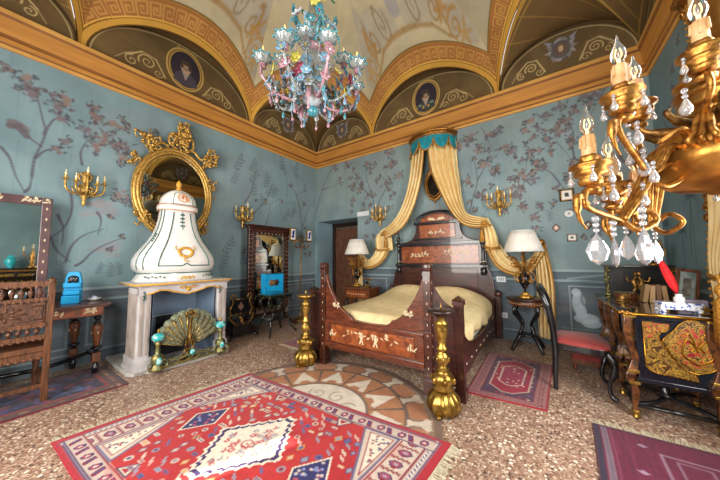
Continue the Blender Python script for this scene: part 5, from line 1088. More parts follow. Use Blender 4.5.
# ---- fender with two turquoise andirons
t = thing('fireplace_fender', 'low verdigris brass fender with two turquoise ball finials across the hearth', 'fender', (-3.585, 1.50, .045))
g = G(); R = random.Random(4); g.box((0, 0, .012), (.05, .72, .024)); g.tube([(0, -.34, .09), (.02, -.15, .06), (.03, 0, .09), (.02, .15, .06), (0, .34, .09)], .010, 6)
for k in range(13):
    y = -.33+k*.055; s = 1 if k % 2 else -1; g.tube(bez([(.01, y-.03*s, .02), (.02, y+.03*s, .04), (.02, y+.02*s, .085), (.015, y-.02*s, .08), (.015, y, .05)], 4), .008, 5)
g.build('fender_rail', [verdi], t)
for s in (-1, 1):
    y = s*.345; g = G(); g.lathe([(.075, 0), (.08, .02), (.05, .05), (.055, .09), (.065, .12), (.045, .16), (.022, .18), (.028, .21), (.018, .24), (.026, .27), (.03, .29), (.018, .30), (.02, .31)], (0, y, 0), 14, 0, flute=.12, nf=5)
    for q in (-1, 1): g.tube(bez([(.03, y, .03), (.04, y+q*.07, .02), (.03, y+q*.09, .07), (.03, y+q*.05, .10), (.03, y+q*.03, .07)], 4), .011, 6)
    a = g.build('andiron_post', [verdi], t)
    g = G(); g.ball((0, y, .352), (.062, .062, .05), 0, 18, 12); g.build('turquoise_ball', [turq_pat := bpy.data.materials.get('patterned_turquoise') or mat('patterned_turquoise', '#2fa9ad', '#a9d3cc', .15, 0, 22, lo=.52, hi=.62, coat=.6)], a)
    g = G(); g.lathe([(.02, .395), (.012, .41), (.018, .425), (.0, .45)], (0, y, 0), 8); g.build('brass_tip', [brass], a)
    g = G(); g.ball((.055, y, .10), (.02, .03, .042), 0, 12, 8); g.build('turquoise_oval', [turq_pat], a)
g = G(); g.ball((.035, 0, .105), (.02, .032, .036), 0, 12, 8); g.build('turquoise_oval', [turq_pat], t)
# ---- oval looking glass over the hood
om = thing('wall_mirror', 'big oval mirror in carved gilt scroll frame above the white hood', 'mirror', (-4.56, 1.61, 2.27))
def ov(a, r=1.0, x=0): return (x, .50*r*cos(a), .665*r*sin(a))
g = G(); N = 64
for r, rr, x in ((1.0, .030, 0), (.93, .022, .012), (.87, .014, .0), (1.045, .014, -.01)): g.tube([ov(2*PI*i/N, r, x) for i in range(N)], rr, 7, closed=True)
R = random.Random(5)
def leafs(g, c, s, n, seed, rad=.016):
    R = random.Random(seed)
    for k in range(n):
        a = R.uniform(0, 2*PI); l = s*R.uniform(.6, 1.2); cy, cz = c[1]+R.uniform(-.3, .3)*s, c[2]+R.uniform(-.3, .3)*s; q = R.choice((-1, 1))
        p = [(c[0], cy, cz), (c[0]+.04*R.random(), cy+l*.5*cos(a), cz+l*.5*sin(a)), (c[0]+.05, cy+l*cos(a+q*.4), cz+l*sin(a+q*.4)), (c[0]+.03, cy+l*.9*cos(a+q*1.0), cz+l*.9*sin(a+q*1.0)), (c[0]+.03, cy+l*.62*cos(a+q*.9), cz+l*.62*sin(a+q*.9))]
        b = bez(p, 4); g.tube(b, [rad*(1-.75*i/(len(b)-1)) for i in range(len(b))], 6)
        g.ball(p[2], (rad*1.1, rad*1.3, rad*1.3), 0, 7, 5)
for i in range(9): a = 2*PI*i/9+.1; leafs(g, ov(a, 1.04), .05, 1, i, .010)
frm = g.build('gilt_frame', [bright_gilt], om)
g = G(); leafs(g, (0, .04, .93), .13, 16, 1, .02); leafs(g, (0, .04, .80), .12, 9, 2, .018); leafs(g, (0, .06, 1.07), .075, 5, 3, .014)
for s in (-1, 1): g.tube(bez([(.01, .04+s*.05, .70), (.02, .04+s*.16, .76), (.03, .04+s*.15, .90), (.03, .04+s*.07, .88), (.03, .04+s*.08, .80)], 5), .02, 7); g.tube(bez([(.01, s*.12, .70), (.02, s*.22, .72), (.02, s*.30, .64), (.02, s*.36, .62)], 5), .022, 7)
g.ball((.02, .05, .87), (.03, .06, .075)); g.build('carved_crest', [bright_gilt], om)
for y, z, sd in ((-.36, .72, 7), (.46, .70, 8)): g = G(); leafs(g, (0, y, z), .12, 10, sd, .018); leafs(g, (0, y-.06*(1 if y > 0 else -1), z-.12), .09, 6, sd+20, .016); g.tube(bez([(0, y*.8, z-.2), (.02, y, z-.1), (.03, y*1.05, z+.05), (.02, y*.98, z+.16)], 5), [.026]*5+[.02]*5+[.008]*6, 7); g.build('carved_corner_scroll', [bright_gilt], om)
for y, z, sd in ((-.42, -.42, 9), (.52, .25, 10), (-.50, .38, 11), (-.12, -.70, 12), (.40, -.5, 13)): g = G(); leafs(g, (0, y, z), .085, 8, sd, .014); g.build('carved_leaf_cluster', [bright_gilt], om)
g = G(); g.prism([(p[1], p[2]) for p in [ov(2*PI*i/N, .90) for i in range(N)]], (-.01, 0, 0), (0, 1, 0), (0, 0, 1), .01); g.build('glass', [mirror_m], om)
g = G(); g.box((-.05, 0, .30), (.07, .3, .3)); g.build('backing', [wood_dk], om)
# ---- gilt and black log stand
t = thing('scrolled_stand', 'black and gilt scrolled stand on the floor between fireplace and tall dark mirror', 'stand', (-4.12, 2.43, 0), PI/2)
g = G(); g.box((0, 0, .50), (.27, .03, .26)); g.box((0, .02, .16), (.30, .20, .22)); 
for s in (-1, 1): g.box((s*.15, -.01, .34), (.03, .04, .56)); g.tube(bez([(s*.15, -.02, .06), (s*.20, -.10, .05), (s*.22, -.12, .012)]), .018, 6)
g.build('black_frame', [ebony], t, .005)
g = G()
for s in (-1, 1):
    g.tube(bez([(s*.15, -.03, .36), (s*.19, -.04, .46), (s*.14, -.04, .58), (s*.18, -.04, .66), (s*.13, -.04, .70), (s*.10, -.04, .64)], 5), .013, 6); g.tube(bez([(0, -.05, .26), (s*.08, -.07, .22), (s*.16, -.07, .28), (s*.20, -.06, .36), (s*.15, -.05, .38)], 5), .014, 6)
g.tube([(-.13, -.03, .385), (.13, -.03, .385)], .009, 6); g.tube([(-.13, -.03, .62), (.13, -.03, .62)], .009, 6); g.ball((0, -.07, .27), (.03, .02, .06)); g.ball((-.03, -.07, .33), (.03, .02, .03)); g.ball((.03, -.07, .23), (.03, .02, .03))
g.build('gilt_scrolls', [gold_dk], t)
g = G(); g.prism([(-.05, 0), (0, -.07), (.05, 0), (0, .07)], (0, -.02, .50), (1, 0, 0), (0, 0, 1), .02); g.build('carved_boss', [mat('rose_brown', '#8a6a60', '#5e433c')], t)
# ================================================================ DRESSING TABLE, LEFT
VX, VY = -4.36, -.10
vt = thing('dressing_table', 'inlaid walnut dressing table with turned legs against the left wall', 'table', (VX, VY, 0))
m_van = mat('inlaid_walnut', '#5e3b2e', '#3a221b', .35, 0, 6, (9, 1, 9), coat=.2)
g = G(); g.box((0, 0, .775), (.56, 1.90, .025)); g.box((0, 0, .755), (.53, 1.86, .02)); g.build('table_top', [m_van], vt, .004)
g = G(); g.box((0, 0, .70), (.48, 1.80, .10)); ap = g.build('apron', [wood_mid], vt, .004)
g = G(); g.box((.243, .80, .70), (.01, .17, .085)); g.box((.243, .32, .70), (.01, .70, .075)); g.box((.243, -.55, .70), (.01, .85, .075)); g.build('frieze_panel', [wood_bright], ap, .002)
g = G(); spray(g, (.25, .79, .70), (0, 1, 0), (0, 0, 1), .10, .04, 4, 0, 6); spray(g, (.25, .35, .70), (0, 1, 0), (0, 0, 1), .50, .03, 5, 0, 12); g.build('bone_inlay', [inlay], ap)
for x in (-.19, .20):
    for y in ((-.86, .86) if x > 0 else (-.74, .74)):
        g = G(); P_ = [(.02, .66), (.022, .64), (.04, .62), (.022, .60), (.018, .575), (.034, .56), (.036, .55)]; g.lathe(P_, (x, y, 0), 14, 1)
        g.lathe([(.030, .55), (.046, .53), (.049, .50), (.040, .42), (.028, .34), (.024, .31)], (x, y, 0), 14, 0); g.lathe([(.028, .31), (.05, .295), (.05, .28), (.022, .265), (.022, .24)], (x, y, 0), 14, 1); g.box((x, y, .19), (.066, .066, .10), 0)
        g.lathe([(.026, .14), (.016, .12), (.030, .09), (.036, .065), (.024, .04), (.028, .02), (.02, .0115)], (x, y, 0), 14, 1); lg = g.build('turned_leg', [wood_mid, ebony], vt, .003)
        g = G(); 
        for k in range(4): a = k*PI/2; g.ball((x+.044*cos(a), y+.044*sin(a), .46), (.006, .006, .016), 0, 6, 4)
        g.build('inlay', [inlay], lg)
g = G(); g.tube(bez([(-.16, .86, .17), (0, .5, .14), (.05, 0, .17), (0, -.5, .14), (-.16, -.86, .17)], 6), .022, 6); g.tube([(-.19, .86, .18), (.20, .86, .18)], .018, 6); g.lathe([(.05, .16), (.06, .2), (.03, .24), (.02, .3), (.05, .34), (.03, .36), (0, .37)], (.02, .05, 0), 12); g.build('stretcher', [ebony], vt)
# framed mirror leaning on it
t = thing('dressing_mirror', 'rectangular mirror in purple-brown inlaid frame on the dressing table', 'mirror', (-4.47, -.12, .79))
m_pf = mat('purple_brown_wood', '#5b3a3c', '#402829', .35, 0, 6, coat=.2)
W2, H2, FW = .51, 1.16, .075; g = G(); g.box((0, W2-FW/2, H2/2), (.045, FW, H2)); g.box((0, -W2+FW/2, H2/2), (.045, FW, H2)); g.box((0, 0, H2-.045), (.045, 2*W2-2*FW, .09)); g.box((0, 0, .04), (.045, 2*W2-2*FW, .08)); f = g.build('frame', [m_pf], t, .005)
g = G(); 
for k in range(9): g.prism([(-.009, 0), (0, .018), (.009, 0), (0, -.018)], (.024, W2-FW/2, .12+k*.115), (0, 1, 0), (0, 0, 1), .003)
for k in (-3, -1, 1, 3): spray(g, (.024, k*.12, H2-.045), (0, 1, 0), (0, 0, 1), .12, .02, k+9, 0, 6, .003)
spray(g, (.024, W2-.04, H2-.05), (0, 1, 0), (0, 0, 1), .05, .03, 3, 0, 3, .003); g.build('bone_inlay', [inlay], f)
g = G(); g.box((-.004, 0, H2/2), (.03, 2*W2-2*FW+.005, H2-.165)); g.build('glass', [mirror_m], t)
g = G(); g.box((-.03, 0, H2/2), (.015, 2*W2-.04, H2-.04)); g.build('backing', [wood_dk], t)
# bright blue object with dark face
t = thing('blue_plastic_box', 'bright blue plastic box with stepped front and black patterned face on the dressing table', 'box', (-4.36, .575, .7875), 1.25)
g = G(); g.prism([(-.07, 0), (.07, 0), (.07, .22), (.06, .28), (.05, .335), (.03, .35), (-.03, .35), (-.05, .335), (-.06, .28), (-.07, .22)], (0, .03, 0), (1, 0, 0), (0, 0, 1), .06)
g.box((0, -.035, .045), (.14, .09, .09)); g.box((0, -.025, .12), (.13, .06, .05)); g.box((0, -.015, .20), (.14, .05, .05)); g.build('blue_case', [blue_lac], t, .008)
g = G(); g.ball((0, -.005, .27), (.045, .018, .038), 0, 12, 8); g.ball((-.022, -.012, .245), (.022, .016, .02)); g.ball((.022, -.012, .245), (.022, .016, .02)); pf = g.build('black_face', [black_m], t)
g = G(); 
for k in range(6): g.ball((-.03+.012*k, -.026, .26+.014*(k % 2)), .004, 0, 5, 4)
g.build('white_dots', [white_pl], pf)
t = thing('porcelain_shell', 'small white and blue porcelain dish at the right end of the dressing table', 'dish', (-4.42, .76, .7875))
g = G(); g.lathe([(0, 0), (.03, .0), (.06, .02), (.065, .035), (.05, .03), (0, .015)], (0, 0, 0), 16, 0, flute=.1, nf=8); d = g.build('dish', [white_glaze], t)
g = G(); g.ball((-.012, 0, .04), (.03, .02, .018)); g.ball((.025, .01, .04), (.016, .018, .014)); g.build('blue_lump', [mat('pale_lilac_china', '#c7cce0', '#aab3d8', .2)], t)
t = thing('silver_cup', 'small silver white cup behind the carved chair on the dressing table', 'cup', (-4.25, .20, .7875)); g = G(); g.lathe([(.03, 0), (.035, .01), (.015, .02), (.012, .05), (.035, .07), (.05, .12), (.045, .16), (.04, .16), (0, .09)], (0, 0, 0), 16); g.build('cup', [mat('silver', '#d5d5d2', '#a9a9a8', .2, .9)], t)
# ---- carved chair in front, back to the camera
t = thing('carved_chair', 'carved walnut chair with spindle galleries seen from behind at the dressing table', 'chair', (-3.93, .115, .010))
m_ch = mat('carved_walnut', '#714529', '#452918', .45, 0, 8, (9, 9, 1), bump=.15); m_chd = mat('carved_dark_walnut', '#5e3a26', '#3a2318', .5, 0, 30, bump=.6, bscale=60)
for s in (-1, 1):
    g = G(); y = s*.245; g.add([(p[0]+dx, y+dy, p[1]) for p in ((.185, 0), (.20, .48), (.20, .8), (.215, 1.05)) for dx, dy in ((-.02, -.022), (.02, -.022), (.02, .022), (-.02, .022))], [(k*4+i, k*4+(i+1) % 4, k*4+4+(i+1) % 4, k*4+4+i) for k in range(3) for i in range(4)]+[(3, 2, 1, 0), (12, 13, 14, 15)])
    g.lathe([(.026, 1.045), (.03, 1.055), (.022, 1.065), (.026, 1.08), (0, 1.10)], (.215, y, 0), 10); g.build('back_post', [m_ch], t, .004)
    g = G(); g.lathe([(.02, 0), (.026, .04), (.018, .08), (.028, .14), (.02, .22), (.03, .30), (.022, .36), (.03, .42), (.028, .46)], (-.22, s*.22, 0), 12); g.build('front_leg', [m_ch], t)
    g = G(); g.box((-.02, s*.235, .17), (.40, .025, .04)); g.build('side_stretcher', [m_ch], t, .003)
for z, h, th in ((1.045, .05, .035), (.905, .03, .03), (.68, .035, .035), (.575, .04, .035)): g = G(); g.box((.21, 0, z), (th, .45, h)); [g.ball((.228, -.2+k*.04, z-h/2), (.006, .014, .010), 0, 6, 4) for k in range(11)]; g.build('back_rail', [m_ch], t, .003)
g = G(); g.box((.205, 0, .79), (.02, .43, .19)); p = g.build('carved_panel', [m_chd], t, .003)
g = G(); 
for a in range(8): q = a*PI/4; g.tube([(.218, .02*cos(q), .79+.02*sin(q)), (.218, .11*cos(q), .79+.06*sin(q))], .006, 5)
for y0 in (-.12, .12): g.tube([(.218, y0-.08, .73), (.218, y0+.08, .73), (.218, y0+.08, .85), (.218, y0-.08, .85)], .004, 5, closed=True)
g.build('carved_rosette', [m_ch], p)
for z0, z1 in ((.92, 1.02), (.60, .66)):
    for k in range(8): g = G(); y = -.175+k*.05; m = (z0+z1)/2; g.lathe([(.008, z0), (.008, z0+.012), (.018, m-.012), (.020, m), (.012, m+.015), (.006, m+.022), (.010, z1)], (.21, y, 0), 8); g.build('spindle', [m_chd], t)
g = G(); g.box((-.01, 0, .465), (.44, .50, .045)); g.build('seat', [m_ch], t, .006)
g = G(); g.box((.0, 0, .41), (.40, .46, .06)); [g.ball((.205, -.2+k*.04, .385), (.008, .016, .014), 0, 6, 4) for k in range(11)]; g.build('seat_rail', [m_ch], t, .003)
g = G(); g.box((.19, 0, .14), (.025, .45, .035)); g.build('back_stretcher', [m_ch], t, .003)
# ================================================================ TALL MIRROR, SMALL TABLE, FLOOR STAND
t = thing('cheval_mirror', 'tall dark inlaid standing mirror with cornice against the left wall', 'mirror', (-4.36, 3.14, 0), 0)
W2 = .41
for s in (-1, 1):
    g = G(); y = s*W2; g.box((.0, y, .93), (.06, .075, 1.70)); p = g.build('inlaid_post', [m_mah2], t, .005)
    g = G(); 
    for k in range(22): g.ball((.032, y-.022, .14+k*.075), (.004, .007, .008), 0, 6, 4); g.ball((.032, y+.022, .14+k*.075), (.004, .007, .008), 0, 6, 4)
    g.build('inlay', [inlay], p)
    g = G(); g.tube(bez([(.30, y-s*-.02, .018), (.22, y, .05), (.10, y, .09), (0, y, .16)], 5), .032, 7); g.tube(bez([(-.22, y, .018), (-.14, y, .05), (0, y, .12)], 5), .028, 7); g.build('curved_foot', [wood_red], t)
g = G(); g.box((0, 0, 1.80), (.08, .90, .07)); g.box((.01, 0, 1.85), (.12, .98, .035)); g.box((.015, 0, 1.885), (.15, 1.04, .03)); g.build('cornice', [m_mah2], t, .005)
g = G(); 
for k in range(20): g.box((.078, -.475+k*.05, 1.853), (.01, .02, .022))
g.build('dentil', [m_mah2], bpy.data.objects['cornice'])
g = G(); w2 = .345
for s in (-1, 1): g.box((.02, s*w2, 1.0), (.045, .06, 1.54))
g.box((.02, 0, 1.75), (.045, .63, .06)); g.box((.02, 0, .25), (.045, .63, .06)); f = g.build('mirror_frame', [wood_dk], t, .004)
g = G(); 
for k in range(18):
    for s in (-1, 1): g.ball((.044, s*w2, .32+k*.08), (.004, .008, .008), 0, 6, 4)
for k in range(8): g.ball((.044, -.28+k*.08, 1.75), (.004, .012, .008), 0, 6, 4)
g.build('inlay', [inlay], f)
g = G(); g.box((.012, 0, 1.0), (.02, .63, 1.45)); g.build('glass', [mirror_m], t)
t = thing('side_table', 'small black chinoiserie table with scrolled legs before the tall mirror', 'table', (-3.84, 2.92, 0), PI/2)
m_chn = mat('black_lacquer_gold', '#15181a', '#6d6238', .25, .1, 30, lo=.56, hi=.66, coat=.4)
g = G(); g.box((0, 0, .665), (.50, .34, .022)); g.build('table_top', [mat('dark_green_lacquer', '#1c3431', '#2c4a40', .2, 0, 20, coat=.5)], t, .006)
g = G(); g.box((0, 0, .63), (.44, .28, .05)); g.build('apron', [m_chn], t, .004)
for sx in (-1, 1):
    for sy in (-1, 1):
        g = G(); x, y = sx*.18, sy*.11; g.tube(bez([(x, y, .61), (x+sx*.05, y, .54), (x-sx*.01, y, .44), (x-sx*.05, y, .36), (x, y, .28), (x, y, .24)], 5), .016, 6); g.tube(bez([(x, y, .25), (x+sx*.02, y+sy*.03, .14), (x+sx*.07, y+sy*.08, .05), (x+sx*.10, y+sy*.10, .014)], 5), .018, 6); g.ball((x+sx*.03, y, .52), .022, 0, 7, 5); g.build('scrolled_leg', [m_chn], t)
g = G(); g.box((0, 0, .25), (.40, .26, .02)); g.build('lower_shelf', [ebony], t, .004)
t = thing('blue_box', 'bright turquoise square box with brown oval picture on the small black table', 'box', (-3.93, 2.91, .676), PI/2)
g = G(); g.box((0, 0, .17), (.40, .09, .34)); b = g.build('box_body', [blue_lac], t, .006)
g = G(); g.tube([(-.195, -.047, .335), (.195, -.047, .335)], .006, 5); g.tube([(-.18, -.048, .03), (.16, -.048, .02)], .005, 5); g.tube([(-.19, -.048, .12), (-.13, -.048, .02)], .004, 5); g.build('black_edging', [black_m], b)
g = G()
for s in (-1, 1): g.lathe([(0, 0), (.058, .0), (.058, .004), (0, .004)], (s*.045, -.046, .18), 18, 0 if s < 0 else 1, 'Y')
g.lathe([(0, 0), (.04, .0), (.04, .006), (0, .006)], (0, -.048, .175), 14, 2, 'Y'); g.build('oval_picture', [mat('picture_brown', '#7c5a35', '#503a22'), mat('picture_dark', '#4a3a44', '#2d2630'), mat('picture_olive', '#6e6038', '#3d3a22')], b)
t = thing('floor_stand', 'tall gilt floor stand holding two blue and white framed plaques in the corner', 'stand', (-4.22, 3.82, 0))
g = G(); g.lathe([(.16, 0), (.17, .015), (.08, .04), (.03, .07), (.022, .12), (.014, .2), (.012, .9), (.02, .93), (.012, .96), (.011, 1.48), (.025, 1.50), (.012, 1.54)], (0, 0, 0), 14); g.build('pole', [gold_dk], t)
g = G(); g.tube([(0, -.24, 1.64), (0, .26, 1.64)], .012, 6)
for s in (-1, 1): g.tube(bez([(0, 0, 1.52), (.02, s*.10, 1.50), (.02, s*.20, 1.56), (.01, s*.20, 1.64)], 5), .013, 6); g.tube(bez([(0, 0, 1.52), (.02, s*.06, 1.60), (.02, s*.02, 1.68), (.0, s*.10, 1.72)], 5), .010, 6)
g.build('scrolled_head', [gold_dk], t)
for y in (-.22, .235):
    g = G(); g.box((0, y, 1.775), (.03, .16, .27)); p = g.build('plaque_frame', [gold_dk], t, .006); g = G(); g.box((.012, y, 1.775), (.012, .11, .22)); pl = g.build('plaque', [white_glaze], p)
    g = G(); g.ball((.019, y, 1.80), (.004, .03, .05), 0, 8, 6); g.ball((.019, y-.01, 1.73), (.004, .035, .03), 0, 8, 6); g.ball((.019, y+.02, 1.84), (.004, .02, .02), 0, 8, 6); g.build('blue_figure', [bpy.data.materials.get('cobalt') or mat('cobalt', '#2a3f9a', '#1d2f78', .2)], p)
# ================================================================ WRITING DESK AND RIGHT CORNER
m_marq = None
def boulle(name, base, fig, seed_scale, lo=.5):
    """brass scrolls on tortoiseshell: thin winding bands from distorted noise"""
    m, t, b = nt(name); tc = t.nodes.new('ShaderNodeTexCoord')
    n = t.nodes.new('ShaderNodeTexNoise'); n.inputs['Scale'].default_value = seed_scale; n.inputs['Detail'].default_value = 1.5; n.inputs['Distortion'].default_value = 2.2; t.links.new(tc.outputs['Object'], n.inputs['Vector'])
    r = t.nodes.new('ShaderNodeValToRGB'); e = r.color_ramp.elements; e[0].position = 0; e[0].color = (*H(base[0]), 1); e[1].position = 1; e[1].color = (*H(base[1]), 1)
    for p, c in ((.40, base[0]), (.425, fig), (.455, fig), (.475, base[2]), (.51, base[2]), (.53, fig), (.56, fig), (.58, base[1])): q = e.new(p); q.color = (*H(c), 1)
    t.links.new(n.outputs['Fac'], r.inputs[0]); t.links.new(r.outputs[0], b.inputs['Base Color']); b.inputs['Roughness'].default_value = .3; b.inputs['Coat Weight'].default_value = .4; return m
m_boul = boulle('brass_marquetry', ('#5a3a18', '#3f2412', '#1e110d'), '#a8822f', 17)
m_boulr = boulle('red_marquetry', ('#951f22', '#74161c', '#1d1110'), '#a8842f', 19)
m_navy = mat('blue_black_lacquer', '#0e1119', '#161a24', .22, 0, 6, coat=.5)
m_legw = mat('gilt_marquetry_wood', '#6e4222', '#3a2111', .3, .3, 26, coat=.3, lo=.4, hi=.6)
m_brassedge = mat('brass_edging', '#c4902f', '#8a5f1c', .25, .95, 10)
DX, DYN, DYF = .50, 3.0, 4.22
dk = thing('writing_desk', 'blue-black desk with red and brass marquetry end panel and gilt legs', 'desk', (.78, 3.6, 0))
top = [(.47, 2.975), (.51, 2.945), (1.0, 2.945), (1.0, 3.3), (1.12, 3.42), (1.12, 4.25), (.50, 4.25), (.47, 4.22)]
g = G(); g.prism(top, (0, 0, .805), (1, 0, 0), (0, 1, 0), .026); tp = g.build('desk_top', [mat('dark_polished_top', '#14171c', '#3a3124', .12, 0, 30, coat=.8, lo=.5, hi=.7)], dk, .003, world=True)
g = G(); g.tube([(x, y, .803) for x, y in top], .013, 7, closed=True); g.build('brass_edge', [m_brassedge], tp, world=True)
g = G()
for k in range(5): g.ball((.475+.012*k, 2.968-.007*k, .806+.006*(k % 2)), (.016, .014, .014), 0, 7, 5)
g.build('corner_mount', [gold], tp, world=True)
for (ya, yb) in ((3.0, 3.42), (3.80, 4.22)):       # two pedestals with a kneehole between
    g = G(); g.box(((.56+.985)/2, (ya+yb)/2, .53), (.425, yb-ya, .51)); g.box(((.56+.985)/2, (ya+yb)/2, .775), (.45, yb-ya+.02, .03)); g.box(((.56+.985)/2, (ya+yb)/2, .29), (.445, yb-ya+.015, .03)); pd = g.build('pedestal', [m_navy], dk, .004, world=True)
    for z in (.37, .52, .67):
        g = G(); g.box((.553, (ya+yb)/2, z), (.012, yb-ya-.06, .12)); d = g.build('drawer', [m_boulr], pd, .003, world=True)
        g = G(); g.tube(bez([(.545, (ya+yb)/2-.04, z), (.53, (ya+yb)/2, z-.02), (.545, (ya+yb)/2+.04, z)]), .005, 6); g.build('drawer_handle', [brass], d, world=True)
g = G(); g.box((.79, 3.61, .74), (.38, .42, .10)); g.build('kneehole_drawer', [m_navy], dk, .004, world=True)
# end panel facing the room: marquetry field with red corners and a lobed cartouche
yE = 2.994
g = G(); g.prism([(.585, .33), (.975, .30), (.985, .765), (.585, .755)], (0, yE, 0), (1, 0, 0), (0, 0, 1), .008); f = g.build('end_panel', [m_navy], dk, 0, world=True)
gl = [(.60, .745), (.745, .745), (.735, .70), (.72, .68), (.695, .675), (.68, .65), (.685, .615), (.70, .59), (.72, .565), (.735, .52), (.755, .49), (.80, .455), (.84, .42), (.86, .375), (.86, .345), (.66, .365), (.62, .38), (.60, .41)]
g = G(); g.prism(gl, (0, yE-.006, 0), (1, 0, 0), (0, 0, 1), .006); ff = g.build('brass_field', [m_boul], f, 0, world=True)
g = G(); g.prism([(.605, .74), (.74, .74), (.728, .705), (.70, .69), (.672, .68), (.64, .63), (.605, .62)], (0, yE-.010, 0), (1, 0, 0), (0, 0, 1), .005); g.build('red_corner', [m_boulr], f, 0, world=True)
ca = [(.86+.145*cos(a)*(1+.12*cos(4*a)), .60+.165*sin(a)*(1+.10*cos(3*a+1.2))) for a in [2*PI*i/48 for i in range(48)]]
ca = [(min(x, .995), z-.05*max(0, (.60-z)/.16)*(1-abs(x-.86)/.16)) for x, z in ca]
g = G(); g.prism(ca, (0, yE-.009, 0), (1, 0, 0), (0, 0, 1), .006); cg = g.build('lobed_cartouche', [m_boul], f, 0, world=True)
c2 = [(.865+(x-.865)*.78, .595+(z-.595)*.78) for x, z in ca]
g = G(); g.prism(c2, (0, yE-.013, 0), (1, 0, 0), (0, 0, 1), .005); g.build('red_centre', [m_boulr], cg, 0, world=True)
g = G(); g.tube([(x, yE-.011, z) for x, z in gl], .004, 5, closed=True); g.tube([(x, yE-.013, z) for x, z in ca], .004, 5, closed=True)
for s in (-1, 1): g.tube(bez([(.865, yE-.018, .47), (.865+s*.07, yE-.018, .53), (.865+s*.05, yE-.018, .64), (.865+s*.015, yE-.018, .60), (.865+s*.03, yE-.018, .56)], 6), .006, 5); g.tube(bez([(.865, yE-.018, .56), (.865+s*.03, yE-.018, .68), (.865+s*.075, yE-.018, .66)], 6), .005, 5)
g.build('brass_scrolls', [m_brassedge], f, world=True)
# legs: bombé pilasters above, tapered feet below, joined by black stretchers
def dleg(x, y, front=True):
    P_ = [(0, .79), (.012, .74), (.018, .66), (.006, .58), (-.012, .50), (-.018, .44), (0, .38), (.02, .33), (.022, .29), (0, .25), (-.006, .20), (0, .15), (.004, .08), (.0, .06)]
    g = G(); w = [.027, .025, .023, .021, .021, .022, .025, .027, .024, .019, .022, .019, .014, .018]
    vs = []; 
    for (o, z), ww in zip(P_, w): vs += [(x-o-ww, y-o*.5-ww, z), (x-o+ww, y-o*.5-ww, z), (x-o+ww, y-o*.5+ww, z), (x-o-ww, y-o*.5+ww, z)]
    n = len(P_); g.add(vs, [(k*4+i, k*4+(i+1) % 4, k*4+4+(i+1) % 4, k*4+4+i) for k in range(n-1) for i in range(4)]+[(0, 1, 2, 3), (n*4-1, n*4-2, n*4-3, n*4-4)]); L = g.build('leg', [m_legw], dk, .005, world=True)
    for z, r in ((.785, .036), (.36, .033), (.27, .032)): g = G(); g.box((x, y-.0, z), (2*r, 2*r, .022)); g.build('gilt_collar', [brass], L, .003, world=True)
    g = G(); g.lathe([(.02, 0), (.028, .01), (.018, .03), (.030, .05), (.030, .06)], (x, y, 0), 12); g.build('gilt_foot', [brass], L, .003, world=True)
for x, y in ((.525, 2.985), (.525, 3.42), (.525, 3.80), (.525, 4.20), (.95, 2.985), (.96, 3.42), (.96, 3.80), (1.05, 4.20)): dleg(x, y)
for ya, yb in ((2.985, 3.42), (3.80, 4.20)):
    g = G(); c = (.74, (ya+yb)/2, .13)
    for x, y in ((.525, ya), (.525, yb), (.955, ya), (.955, yb)): g.tube(bez([(x, y, .10), (lerp(x, c[0], .5)+.03, lerp(y, c[1], .35), .125), c], 6), .02, 7, flat=.8)
    g.tube([(.525, ya, .10), (.955, ya, .10)], .018, 6, flat=.8); g.tube([(.525, ya, .10), (.525, yb, .10)], .018, 6); g.lathe([(.0, .12), (.05, .13), (.05, .145), (.02, .16), (.03, .19), (0, .22)], (c[0], c[1], 0), 12); g.build('stretcher', [ebony], dk, world=True)
# raised shelf with gilt supports at the far end
t = thing('desk_shelf', 'low raised shelf with gilt carved supports at the far end of the desk', 'shelf', (.82, 4.14, .8195))
g = G(); g.box((.0, 0, .33), (.54, .20, .02)); g.build('shelf_board', [wood_dk], t, .003)
g = G(); g.box((0, .085, .17), (.50, .015, .30)); g.build('shelf_back', [black_m], t)
for x in (-.25, .25):
    g = G(); g.tube([(x, -.06, 0), (x, -.06, .32)], .013, 6); R = random.Random(3)
    for k in range(12): g.ball((x+R.uniform(-.018, .018), -.075, .02+k*.026), (.018, .014, .016), 0, 6, 4)
    g.lathe([(.035, 0), (.04, .01), (.02, .03)], (x, -.06, 0), 10); g.build('gilt_support', [verdi if x < 0 else gold_dk], t)
t = thing('gilt_figure', 'gilt sculpture of small figures standing under the raised desk shelf', 'sculpture', (.80, 4.02, .8195))
g = G(); g.box((0, 0, .015), (.14, .09, .03)); R = random.Random(8)
for s in (-1, 1): g.tube(bez([(s*.045, 0, .03), (s*.02, .0, .10), (s*.03, 0, .17), (s*.01, 0, .22)], 5), [.02]*6+[.024]*5+[.014]*5, 7); g.ball((s*.015, 0, .25), (.02, .02, .025), 0, 8, 6); g.tube(bez([(s*.02, 0, .20), (s*.07, -.02, .17), (s*.09, -.02, .22)], 5), .009, 6)
leafs(g, (0, 0, .12), .07, 6, 5, .012); g.build('figures', [gold_dk], t)
